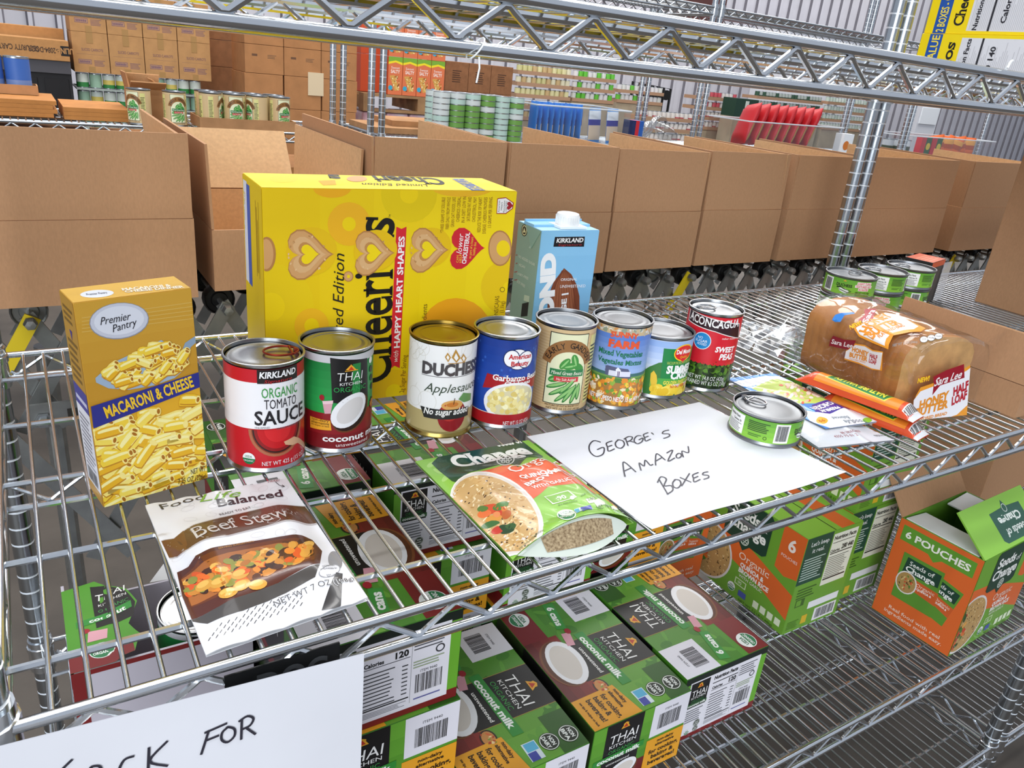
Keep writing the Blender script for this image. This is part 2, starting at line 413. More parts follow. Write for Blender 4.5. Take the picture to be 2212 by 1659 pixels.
def shelf(parent, X0, X1, Y0, Y1, z, sup, joined=False, material=None, thick=1.0, per=PER):
    M_ = material or CHROME; mb = MB(); R = 0.0041 * thick
    for y in (Y0, Y1):
        for dz in (0, -0.0295): mb.tube([(X0, y, z + dz), (X1, y, z + dz)], R, 8)
        zig(mb, X0, X1, z, 'x', y, 0.0023 * thick, per, PK0)
    for x in (X0, X1):
        for dz in (0, -0.0295): mb.tube([(x, Y0, z + dz), (x, Y1, z + dz)], R * 0.9, 8)
        zig(mb, Y0, Y1, z, 'y', x, 0.0023 * thick, per, Y0)
    yc = sup[len(sup) // 2]
    if not joined:
        mb.tube([(X0, yc, z - 0.0295), (X1, yc, z - 0.0295)], R * 0.75, 6); zig(mb, X0, X1, z, 'x', yc, 0.002, per, PK0 + 0.02)
    for y in sup: mb.tube([(X0, y, z - 0.0045), (X1, y, z - 0.0045)], 0.0027 * thick, 6)
    for x in (X0 - 0.006, X1 + 0.006):
        for y in (Y0 + 0.008, Y1 - 0.008):
            mb.lathe([(0.0138, z + 0.014), (0.0152, z + 0.014), (0.0168, z - 0.036), (0.0138, z - 0.036)], 16, (x, y, 0))
            for dz in (0, -0.0295): mb.lathe([(0.0150, z + dz - 0.005), (0.0172, z + dz - 0.004), (0.0172, z + dz + 0.004), (0.0150, z + dz + 0.005)], 14, (x, y, 0))
    sh = mb.build('shelf', M_, parent, smooth=True, sharp=0.9)
    n0 = math.ceil((X0 + 0.006 - WX0) / 0.02099)
    if not joined:
        wm = MB(); wm.tube([(0, Y0, 0), (0, Y1, 0)], 0.00175, 6); wme = wm.mesh('shelf_wire', M_, smooth=True, sharp=1.2)
        k = n0
        while WX0 + k * 0.02099 < X1 - 0.006: put(wme, 'shelf_wire', (WX0 + k * 0.02099, 0, z + 0.0003), parent=sh); k += 1
    else:
        wm = MB(); k = n0
        while WX0 + k * 0.02099 < X1 - 0.006: x = WX0 + k * 0.02099; wm.tube([(x, Y0, z), (x, Y1, z)], 0.0019, 4, cap=False); k += 1
        o = wm.build('wire_mat', M_, sh, smooth=True, sharp=1.2); o['kind'] = 'stuff'
    return sh
SUP = (0.057, 0.181, 0.309, 0.436, 0.566)
YD = 0.637
rack = thing('wire_shelving_rack', 'chrome wire shelving rack carrying the loose cans, pouches and coconut milk cartons', 'shelf rack', (0, 0, FLOOR))
def H(z): return z - FLOOR
for x in (0.164, 1.728):
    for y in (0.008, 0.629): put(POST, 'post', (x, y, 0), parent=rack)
for z in (0.0, -0.438, -0.765, 0.4235): shelf(rack, 0.170, 1.722, 0, YD, H(z), SUP)
rack2 = thing('wire_shelving_rack', 'chrome wire shelving rack joined to the end, holding the big plain carton and cereal boxes', 'shelf rack', (0, 0, FLOOR))
for x in (1.7635, 3.122):
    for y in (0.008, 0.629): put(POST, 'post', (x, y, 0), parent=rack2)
for z in (0.0, -0.438, -0.765, 0.4235): shelf(rack2, 1.7695, 3.116, 0, YD, H(z), SUP)
# far row of racks
YB0, YB1 = 2.49, 2.94
SUPB = (2.58, 2.71, 2.85)
far_lab = ['far chrome wire rack under the flat brown cartons and green bean cans', 'far chrome wire rack under the tuna can towers and the bin of blue pouches', 'far chrome wire rack under the bin of red bags and the orange snack bags']
for k, (a, b) in enumerate(((-0.25, 1.385), (1.43, 3.05), (3.095, 4.75))):
    rk = thing('wire_shelving_rack', far_lab[k], 'shelf rack', (0, 0, FLOOR))
    for x in (a, b):
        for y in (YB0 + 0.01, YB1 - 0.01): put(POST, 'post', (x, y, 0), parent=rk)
    for z in ((0.08, -0.35) if k == 0 else (0.08, 0.72, -0.35)): shelf(rk, a + 0.006, b - 0.006, YB0, YB1, H(z), SUPB, joined=True, material=CHROME2, thick=1.15)
rk = thing('wire_shelving_rack', 'farthest chrome wire rack at the end of the far row', 'shelf rack', (0, 0, FLOOR))
for x in (4.795, 6.4):
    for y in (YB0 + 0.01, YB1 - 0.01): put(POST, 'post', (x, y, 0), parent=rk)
for z in (0.08, -0.35): shelf(rk, 4.80, 6.394, YB0, YB1, H(z), SUPB, joined=True, material=CHROME2, thick=1.15)

# ================================================================== EXPANDING SKATE WHEEL CONVEYOR
CY0, CY1 = 0.785, 1.21; CZ = -0.006
conv = thing('skate_wheel_conveyor', 'expanding conveyor with black skate wheels and grey scissor bars behind the shelf', 'conveyor', (0, 0, FLOOR))
ax = MB(); ax.tube([(0, CY0 - 0.012, 0), (0, CY1 + 0.012, 0)], 0.0045, 8); ax.lathe([(0.0, CY0 - 0.024), (0.007, CY0 - 0.023), (0.009, CY0 - 0.017), (0.009, CY0 - 0.010)], 6, axis='y'); axm = ax.mesh('axle', STEEL, smooth=True)
wh = MB(); wh.lathe([(0.006, -0.010), (0.012, -0.010), (0.0135, -0.006), (0.021, -0.006), (0.0225, -0.011), (0.0245, -0.008), (0.0245, 0.008), (0.0225, 0.011), (0.021, 0.006), (0.0135, 0.006), (0.012, 0.010), (0.006, 0.010)], 18, axis='y'); whm = wh.mesh('skate_wheel', BLACK, smooth=True)
wh2m = wh.mesh('skate_wheel', STEEL, smooth=True)
YELL = mat('yellow_tag', 'd2b81e', 0.5)
def bar_mesh(dx, mt=STEEL, name='scissor_bar'):
    b = MB(); L_ = math.hypot(dx, 0.16); a = math.atan2(dx, 0.16)
    b.box((-dx / 2, 0, -0.08), (0.021, 0.0035, L_ + 0.016), rot=Matrix.Rotation(a, 3, 'Y')); return b.mesh(name, mt)
b1 = bar_mesh(0.092); b2 = bar_mesh(-0.092); b3 = bar_mesh(0.092, YELL)
CP = 0.0655
for k in range(46):
    x = -0.12 + k * CP
    put(axm, 'axle', (x, 0, H(CZ)), parent=conv)
    for j, y in enumerate((CY0 + 0.02 + (k % 2) * 0.03, CY0 + 0.15 + (k % 2) * 0.03, CY0 + 0.36)): put(wh2m if (k % 6 == 5 and j == 0) else whm, 'skate_wheel', (x, y, H(CZ)), parent=conv)
    put(b3 if k in (5, 24, 40) else b1, 'scissor_bar', (x, CY0 - 0.004, H(CZ)), parent=conv)
    put(b2, 'scissor_bar', (x, CY0 + 0.004, H(CZ)), parent=conv)
    put(b1, 'scissor_bar', (x, CY1, H(CZ)), parent=conv)
# leg frame with slotted plate at the left end
lg = MB(); lg.bx(0.19, 0.36, 0.745, 0.750, H(-0.152), H(-0.117)); pl = lg.build('slotted_plate', STEEL, conv)
for sx in (0.255, 0.315):
    sl = MB(); sl.bx(sx - 0.018, sx + 0.018, 0.7435, 0.7446, H(-0.141), H(-0.128)); sl.build('slot', mat('dark_slot', '2b2723', 0.8), pl)
for bx_, bz in ((0.207, -0.141), (0.343, -0.134), (0.268, -0.235)):
    q = MB(); q.lathe([(0.0, 0.7295), (0.006, 0.7295), (0.008, 0.734), (0.008, 0.7396), (0.0115, 0.7398), (0.0115, 0.7435)], 6, axis='y', c=(bx_, 0, H(bz))); q.build('bolt', CHROME2, conv)
for dx in (-1, 1):
    q = MB(); c_ = 0.275; q.box((c_ + dx * 0.05, 0.757 + dx * 0.004, H(-0.27)), (0.024, 0.004, 0.30), rot=Matrix.Rotation(dx * 0.55, 3, 'Y')); q.build('leg_brace', STEEL, conv)
for x in (0.22, 1.2, 2.3):
    q = MB(); q.tube([(x, 1.0, 0.06), (x, 1.0, H(-0.12))], 0.016, 10); q.lathe([(0, 0), (0.03, 0.0), (0.034, 0.012), (0.034, 0.048), (0.03, 0.06), (0, 0.06)], 14, (x, 1.0, 0)); q.build('leg', STEEL, conv, smooth=True)

# ================================================================== CARDBOARD CARTONS
def carton(name, label, x0, x1, y0, y1, z0, h, fl=(90, 90, 90, 90), flh=None, group=None, t=0.004, mo=None, mi=None, floor_in=True):
    """open carton; flap angles (front, back, left, right): 90 upright, 0 closed, 180 folded outward; None = no flap"""
    w, d = x1 - x0, y1 - y0; mo = mo or CARD; mi = mi or CARD2
    r = thing(name, label, 'box', ((x0 + x1) / 2, (y0 + y1) / 2, z0), 0, group)
    b = MB()
    def wall(x0, x1, y0, y1, inner):     # inner: axis/sign of inner side
        n = len(b.f); b.bx(x0, x1, y0, y1, 0, h, 0); b.m[n + inner] = 1
    wall(-w / 2, w / 2, -d / 2, -d / 2 + t, 3); wall(-w / 2, w / 2, d / 2 - t, d / 2, 2)
    wall(-w / 2, -w / 2 + t, -d / 2 + t, d / 2 - t, 5); wall(w / 2 - t, w / 2, -d / 2 + t, d / 2 - t, 4)
    n = len(b.f); b.bx(-w / 2 + t, w / 2 - t, -d / 2 + t, d / 2 - t, 0, t); b.m[n + 1] = 1
    b.build('carton_body', [mo, mi], r)
    fh = flh or min(w, d) / 2
    for k, ang in enumerate(fl):
        if ang is None: continue
        f = MB(); ln = (w if k < 2 else d) - 0.003
        f.bx(-ln / 2, ln / 2, -t / 2, t / 2, 0.001, fh, 0); f.m[-6 + 3] = 1      # inner face is +y side
        o = f.build('flap', [mo, mi], r)
        rz = (0, PI, -PI / 2, PI / 2)[k]; loc = ((0, -d / 2 + t / 2, h), (0, d / 2 - t / 2, h), (-w / 2 + t / 2, 0, h), (w / 2 - t / 2, 0, h))[k]
        o.location = loc; o.rotation_euler = (Matrix.Rotation(rz, 3, 'Z') @ Matrix.Rotation(math.radians(ang - 90), 3, 'X')).to_euler()
    return r
BZ = 0.0195
g = 'open cartons in a row on the conveyor'
carton('open_carton', 'wide open carton with upright flaps behind the macaroni box', 0.00, 0.427, 0.765, 1.12, BZ, 0.118, (90, None, 88, 84), 0.118, g)
carton('open_carton', 'open carton with its back flap leaning back behind the yellow cereal box', 0.456, 0.690, 0.79, 1.15, BZ, 0.095, (None, 125, 92, 92), 0.125, g)
carton('open_carton', 'open carton with tall side flap directly behind the yellow cereal box', 0.701, 0.946, 0.765, 1.125, BZ, 0.121, (90, None, 92, 90), 0.122, g)
carton('open_carton', 'open carton standing behind the blue almond drink carton', 0.953, 1.196, 0.765, 1.105, BZ, 0.121, (90, None, 91, 88), 0.122, g)
carton('open_carton', 'open carton with narrow gap flap behind the blue vegetable can', 1.205, 1.442, 0.77, 1.11, BZ, 0.120, (88, None, 92, 90), 0.120, g)
carton('open_carton', 'open carton with upright flaps behind the red pea can', 1.455, 1.700, 0.775, 1.115, BZ, 0.121, (88, None, 92, 84), 0.122, g)
carton('open_carton', 'open carton beside the twin chrome posts behind the tuna stacks', 1.722, 1.95, 0.775, 1.115, BZ, 0.121, (90, None, 92, 90), 0.122, g)
carton('open_carton', 'wide open carton on the conveyor right of the twin posts', 1.965, 2.36, 0.77, 1.115, BZ, 0.122, (90, None, 92, 86), 0.125, g)
carton('open_carton', 'last open carton on the conveyor beside the big closed carton', 2.435, 2.80, 0.77, 1.115, BZ, 0.122, (90, None, 92, 90), 0.125, g)
# ================================================================== CANS
CAMXY = (0.2186, -0.4281)
def facing(x, y): return math.atan2(CAMXY[1] - y, CAMXY[0] - x) + PI / 2
class CanArt(Art):
    """label artwork laid out from measured positions on the can's visible side"""
    def __init__(s, cx, R, yt, yb, b, r, h, lo=0.0055, hi=None):
        super().__init__(); s.p = (cx, R, yt, yb, b); s.r, s.h = r, h; s.lo, s.hi = lo, hi or h - 0.005; s.o = (0, 0, 1)
    def crop(s, ox, oy, w=700): s.o = (ox, oy, w / 2212); return s
    def uv(s, px, py):
        cx, R, yt, yb, b = s.p; x, y = s.o[0] + px * s.o[2], s.o[1] + py * s.o[2]
        k = (5386 - (y - b)) / (5386 - (yt - b)); c = 450 + (cx - 450) * k; RR = R * k ** 1.6
        q = max(-0.998, min(0.998, (x - c) / RR)); yy = y + b * (1 - math.sqrt(1 - q * q))
        return s.r * math.asin(q), (yb - yy) / (yb - yt) * (s.h - 0.002)
    def T(s, t, x0, y0, x1, y1, col, **k):      # text filling a measured box
        u0, v0 = s.uv(x0, (y0 + y1) / 2); u1, v1 = s.uv(x1, (y0 + y1) / 2); m0, a = s.uv((x0 + x1) / 2, y0); m1, b = s.uv((x0 + x1) / 2, y1)
        return s.text(t, (u0 + u1) / 2, (a + b) / 2, abs(a - b), col, w=u1 - u0, **k)
    def B(s, x0, y0, x1, y1, col, L=1):
        u0, _ = s.uv(x0, (y0 + y1) / 2); u1, _ = s.uv(x1, (y0 + y1) / 2); _, a = s.uv((x0 + x1) / 2, y0); _, b = s.uv((x0 + x1) / 2, y1)
        return s.rect(u0, b, u1, a, col, L)
    def P(s, pts, col, L=2): return s.poly([s.uv(*p) for p in pts], col, L)
    def E(s, x, y, rx, ry, col, L=2, rot=0, n=20):
        u, v = s.uv(x, y); k = s.h * s.o[2] / (s.p[3] - s.p[2]); return s.ell(u, v, rx * k, ry * k, col, L, rot, n)
    def band(s, v0, v1, col, L=0): return s.rect(-PI * s.r, v0, PI * s.r, v1, col, L)
    def full(s, col): return s.band(s.lo, s.hi, col, 0)
def can_body(r, h, kind='tin', tab=False, parent=None, stack=False):
    M_ = {'tin': TIN, 'gold': TINGOLD, 'dull': TINDULL}[kind]; b = MB(); q = r - 0.0016
    b.lathe([(r - 0.004, 0.0022), (r - 0.0012, 0.0), (r, 0.0008), (r, 0.0028), (q, 0.0042), (q, h - 0.0042), (r, h - 0.0028), (r + 0.0002, h - 0.0006), (r - 0.0008, h), (r - 0.0019, h - 0.0004), (r - 0.0022, h - 0.0042)], 48)
    b.build('can_body', M_, parent, smooth=True, sharp=0.9)
    l = MB(); z = h - 0.0042; R2 = r - 0.0021; pr = [(R2, z)]
    if tab: steps = ((0.96, 0), (0.93, 0.0005), (0.89, 0.0005), (0.86, 0.0001), (0.62, 0.0001), (0.57, 0.0004), (0.3, 0.0005), (0.0, 0.0005))
    else: steps = ((0.95, 0), (0.91, 0.0006), (0.86, 0.0006), (0.81, 0.0001), (0.75, 0.0001), (0.70, 0.0005), (0.66, 0.0005), (0.61, 0.0001), (0.45, 0.0004), (0.0, 0.0005))
    for a, dz in steps: pr.append((max(R2 * a, 1e-5), z + dz))
    l.lathe(pr, 48); l.build('lid', M_, parent, smooth=True, sharp=2.5)
def ring_tab(parent, r, h, ang, col=None, sc=1.0):
    z = h - 0.0012; t = MB(); c, s = math.cos(ang), math.sin(ang); k = 0.0105 * sc
    def P(x, y, dz=0): return (x * c - y * s, x * s + y * c, z + dz)
    x0 = r * 0.42
    t.tube([P(x0 + 1.25 * k * math.cos(a), k * 0.95 * math.sin(a)) for a in [2 * PI * i / 22 for i in range(22)]], 0.0011, 6, closed=True)
    t.tube([P(x0 + 0.9 * k, 0), P(r * 0.78, 0), P(r * 0.84, 0, -0.0012)], 0.0024, 6); t.tube([P(x0 + 0.7 * k, -k * 0.85), P(x0 + 0.7 * k, k * 0.85)], 0.0013, 6)
    t.build('pull_tab', col or TIN, parent, smooth=True)
def can(name, label, x, y, z, r, h, art, kind='tin', tab=None, tabcol=None, group=None, rz=None, cat='can', tabs=1.0):
    root = thing(name, label, cat, (x, y, z), facing(x, y) if rz is None else rz, group)
    can_body(r, h, kind, tab is not None, root)
    if tab is not None: ring_tab(root, r, h, tab, tabcol, tabs)
    art.hull(-PI * r, art.lo, PI * r, art.hi)
    art.build('paper_label', cyl_fn(r - 0.0012), PRINT, root, du=0.0042)
    return root
ZS = 0.0022
R0, H0 = 0.0381, 0.1125
# --- tomato sauce
a = CanArt(570.5, 92, 796, 1024, 33, R0, H0).crop(0, 500); a.full('c8202b'); a.band(0.0475, 0.0945, 'f4f3f5', 1)
a.B(1752, 948, 2024, 1040, '1a1718', 2); a.T('KIRKLAND', 1770, 962, 2012, 1003, 'f6f6f6', bold=0.03, shear=0.12, L=4); a.T('Signature', 1800, 1014, 1985, 1034, 'c02a30', shear=0.35, L=4)
a.T('ORGANIC', 1776, 1064, 2016, 1132, '3f9a4a', bold=0.005); a.T('TOMATO', 1790, 1140, 2004, 1206, '26242b', bold=0.0); a.T('SAUCE', 1722, 1216, 2048, 1312, '201e24', bold=0.02)
a.T('VINE-RIPENED', 1720, 1329, 1820, 1343, '6a6a70'); a.T('ORGANIC CALIFORNIA ROMA TOMATOES', 1862, 1322, 2060, 1336, '6a6a70')
u, v = a.uv(1875, 1352); 
for rr, c, L in ((0.0265, '8d3a22', 1), (0.0240, '2c1410', 1.3), (0.0225, '8f1518', 1.6), (0.0195, 'c4161d', 1.9), (0.0130, 'd6262a', 2.2)): a.ell(u, v + 0.0005, rr, rr * 1.05, c, L, n=30, a0=PI, a1=2 * PI)
a.stroke([(u + 0.0262 * math.cos(PI + PI * i / 18), v + 0.0272 * math.sin(PI + PI * i / 18)) for i in range(19)], 0.0028, 'b06a4a', 2.4)
a.band(0.0475, 0.056, 'f4f3f5', 2.6)
sp = [a.uv(*q) for q in ((1905, 1440), (1975, 1410), (2010, 1425), (2085, 1500), (2090, 1540), (2000, 1460), (1960, 1470), (1915, 1462))]; a.poly(sp, 'e0b08a', 3)
a.E(1672, 1545, 40, 40, 'f5f6f4', 3); u, v = a.uv(1672, 1545); a.ell(u, v, 0.0062, 0.0062, '1f7a46', 3.4, n=16, a0=PI, a1=2 * PI); a.T('USDA', 1650, 1522, 1694, 1538, '1f7a46', L=5); a.T('ORGANIC', 1640, 1553, 1704, 1566, 'f5f6f4', L=5)
a.T('NET WT 425 g (15 OZ)', 1756, 1562, 2030, 1592, 'f4f3f5', L=4)
can('tomato_sauce_can', 'red and white organic tomato sauce can with a red pull ring', 0.3968, 0.274, ZS, R0, H0, a, tab=0.15, tabcol=mat('red_tab', '8e2f22', 0.3, 0.8), tabs=1.25)
# --- coconut milk
a = CanArt(724.5, 83.5, 764, 982, 29, R0, H0).crop(450, 400); a.full('1f8f43'); a.grad(-0.06, 0.045, 0.0, 0.10, '2aa04c', '167a38', 0.3)
a.band(0.0055, 0.045, '8c1a20', 0.6); a.band(0.0055, 0.022, '7c141b', 0.8); a.rect(0.062, 0.0055, 0.12, 0.108, 'f0f0ee', 0.7); a.rect(-0.12, 0.0055, -0.062, 0.108, 'f0f0ee', 0.7); a.lines(0.064, 0.02, 0.10, 0.10, 24, '3a3a3a', 1)
a.band(0.0995, 0.108, 'c9c9cc', 1.6)
a.P([(822, 1180), (1072, 1178), (1060, 1480), (822, 1480)], '121112', 2); a.rect(0.016, 0.050, 0.025, 0.098, '1b7f3c', 2.2)
a.P([(920, 1260), (958, 1222), (996, 1260)], 'e8a92c', 3); a.P([(938, 1260), (958, 1235), (978, 1260)], 'c2331f', 3.4); a.rect(*a.uv(915, 1266), *a.uv(1002, 1258), 'e8a92c', 3)
a.T('THAI', 862, 1272, 1028, 1330, 'f4f4f2', bold=-0.01, shear=0.1); a.T('KITCHEN', 878, 1340, 1022, 1360, 'f4f4f2'); a.T('ORGANIC', 836, 1370, 1046, 1404, '2f9e4f')
for yy in (1190, 1250, 1310, 1370): a.E(1095, yy, 20, 22, 'f0f3ee' if yy == 1190 else '1d1d1d', 3)
a.crop(600, 800)
u, v = a.uv(460, 272)
a.ell(u + 0.0022, v - 0.0035, 0.0235, 0.0175, '6b3a1c', 3, 0.75, 26); a.ell(u + 0.0018, v - 0.003, 0.0222, 0.0163, '2b1710', 3.3, 0.75, 26); a.ell(u, v, 0.0222, 0.0150, 'efeef0', 3.6, 0.75, 26); a.ell(u + 0.001, v, 0.017, 0.0105, 'd9d4d2', 4, 0.75, 22)
a.P([(285, 205), (355, 200), (335, 290), (296, 292)], 'd7a3ad', 4); a.P([(285, 205), (355, 200), (352, 222), (288, 226)], 'ecc9cf', 4.4); a.E(283, 182, 16, 20, 'a01826', 4)
a.E(612, 222, 26, 40, '2a1a12', 3); a.E(612, 222, 19, 30, 'd08a3c', 3.4); a.scatter(14, lambda x, y: True, 0.0012, ['c8402a', '5d8a2a', 'e8c27a'], 4, box=(a.uv(596, 245)[0], a.uv(612, 245)[1], a.uv(626, 245)[0], a.uv(612, 198)[1]))
a.P([(200, 312), (330, 340), (334, 408), (198, 392)], 'eda82f', 4); a.T('non-dairy', 212, 326, 320, 346, '2a1a10', L=5.5); a.T('alternative', 208, 346, 322, 366, '2a1a10', L=5.5); a.T('see recipes on back', 206, 368, 322, 380, '2a1a10', L=5.5)
a.T('coconut milk', 274, 438, 612, 482, 'f5f2f0', bold=0.03, L=5); a.T('unsweetened', 358, 490, 562, 516, 'f5e8e6', L=5)
can('coconut_milk_can', 'black, green and maroon coconut milk can beside the tomato sauce can', 0.4738, 0.288, ZS, R0, H0, a)
# --- applesauce
a = CanArt(958.5, 76, 747, 947, 25, R0, H0).crop(450, 400); a.full('efeeec'); a.band(0.0055, 0.031, 'b6a571', 0.6); a.band(0.0055, 0.008, '8f7f4c', 0.8)
for (lx, ly, lr) in ((1410, 1150, 52), (1470, 1130, 46), (1700, 1110, 60), (1770, 1120, 50), (1400, 1450, 58), (1480, 1480, 62), (1790, 1500, 60), (1450, 1180, 40)):
    u, v = a.uv(lx, ly); k = lr * 0.3165 * a.h / 200; a.ring(u, v, k, k * 1.1, 0.00045, 'd8d4cb', 1)
    a.stroke([(u, v + k), (u + k * 0.3, v + k * 1.6)], 0.0005, 'd8d4cb', 1)
for i in range(5): u, v = a.uv(1375 + i * 22, 1150 + (i % 2) * 30); a.stroke([(u, v), (u + 0.004, v + 0.003), (u + 0.006, v + 0.006)], 0.0005, 'd2cdbf', 1)
for (x0, w_) in ((1632, 20), (1686, 30), (1736, 20)): a.P([(x0 - w_, 1180), (x0, 1125 if w_ == 30 else 1150), (x0 + w_, 1180), (x0, 1212)], 'b98a3c', 3); a.P([(x0 - w_ * .5, 1180), (x0, 1150 if w_ == 30 else 1165), (x0 + w_ * .5, 1180), (x0, 1200)], 'efeeec', 3.5)
q_ = a.uv(1688, 1218)[1]; a.rect(a.uv(1632, 1218)[0], q_, a.uv(1744, 1218)[0], q_ + 0.0009, 'b98a3c', 3)
a.T('DUCHESS', 1462, 1222, 1818, 1298, '4a4648', bold=0.05, L=4); q_ = a.uv(1640, 1312)[1]; a.rect(a.uv(1455, 1312)[0], q_, a.uv(1815, 1312)[0], q_ + 0.0006, '6a6668', 3)
a.T('Applesauce', 1480, 1352, 1800, 1412, '3c4a3a', shear=0.35, L=4)
a.crop(600, 800); u, v = a.uv(1172, 300)
a.ell(u, v - 0.001, 0.0168, 0.0188, '8e1a20', 2, 0, 26); a.ell(u - 0.003, v + 0.004, 0.011, 0.011, 'b3302a', 2.3, 0, 20); a.ell(u - 0.001, v + 0.012, 0.0125, 0.0058, 'd9a25a', 2.5); a.ell(u - 0.001, v + 0.0128, 0.007, 0.0028, 'c7762f', 2.8)
a.stroke([(u, v + 0.013), (u + 0.001, v + 0.020)], 0.0009, '5a3a20', 3); a.P([(1215, 190), (1250, 145), (1305, 150), (1300, 195), (1250, 210)], '5f8f4e', 3.2)
a.P([(965, 248), (1280, 235), (1272, 300), (985, 322)], '2a2b29', 3.5); a.T('No sugar added', 990, 256, 1268, 300, 'f2f0ea', bold=0.02, shear=0.15, L=5)
a.T('15 OZ', 1272, 362, 1312, 388, '3a352a', L=4)
can('applesauce_can', 'white applesauce can with gold lid and red apple picture', 0.592, 0.281, ZS, R0, H0, a, kind='gold')
# --- garbanzo beans
a = CanArt(1095, 72.5, 733, 928, 24, R0, H0).crop(1000, 450); a.full('1c45a0'); a.grad(-0.12, 0.05, 0.12, 0.108, '1d4aa8', '15378a', 0.4)
R_ = random.Random(4)
for i in range(26):
    u, v = R_.uniform(-0.055, 0.05), R_.uniform(0.05, 0.104); r_ = 0.0022; a.poly([(u + r_ * (1 if k % 2 == 0 else 0.42) * math.sin(k * PI / 5), v + r_ * (1 if k % 2 == 0 else 0.42) * math.cos(k * PI / 5)) for k in range(10)][::-1], '3564bd', 1)
a.band(0.0055, 0.0185, 'a8161f', 1.2); a.band(0.018, 0.0192, 'e7d9c9', 1.4)
for i, (ex, ey, rx, ry) in enumerate(((330, 1025, 46, 52), (425, 1020, 52, 52), (375, 990, 50, 28), (375, 1060, 56, 30))):
    a.E(ex, ey, rx + 6, ry + 6, '14295f', 1.8); a.E(ex, ey, rx, ry, 'f3f2f3', 2.2)
a.T('American', 312, 990, 458, 1022, 'c01c28', bold=0.03); a.T('Beauty', 326, 1036, 440, 1066, 'c01c28', bold=0.03)
a.P([(130, 1235), (165, 1135), (492, 1105), (492, 1190), (300, 1208)], 'a5151f', 2); a.T('Garbanzo Beans', 202, 1132, 484, 1172, 'f5f3f0', bold=0.02, serif=True); a.T('Chickpeas', 278, 1172, 442, 1196, 'f5f3f0', bold=0.02, serif=True)
u, v = a.uv(320, 1325); a.ell(u, v + 0.001, 0.0335, 0.0245, 'efeef2', 2.4, n=30); a.ell(u + 0.001, v + 0.002, 0.030, 0.0205, 'd9cfa8', 2.7, n=26)
a.rect(-0.06, 0.0055, 0.06, 0.0185, 'a8161f', 4.6)
a.scatter(95, lambda x, y: ((x - u) / 0.028) ** 2 + ((y - v - 0.002) / 0.0185) ** 2 < 1, 0.0029, ['ecdc96', 'f3e8ae', 'e3cf7e', 'f7f0c4', 'd9c06a'], 3, 9, (0.8, 1.0), (u - 0.03, v - 0.02, u + 0.03, v + 0.023), 9)
a.T('NET WT 15 OZ (425g)', 254, 1440, 412, 1470, 'f5f3f0', L=6)
can('garbanzo_bean_can', 'blue garbanzo bean can with starry label', 0.670, 0.277, ZS, R0, H0, a)
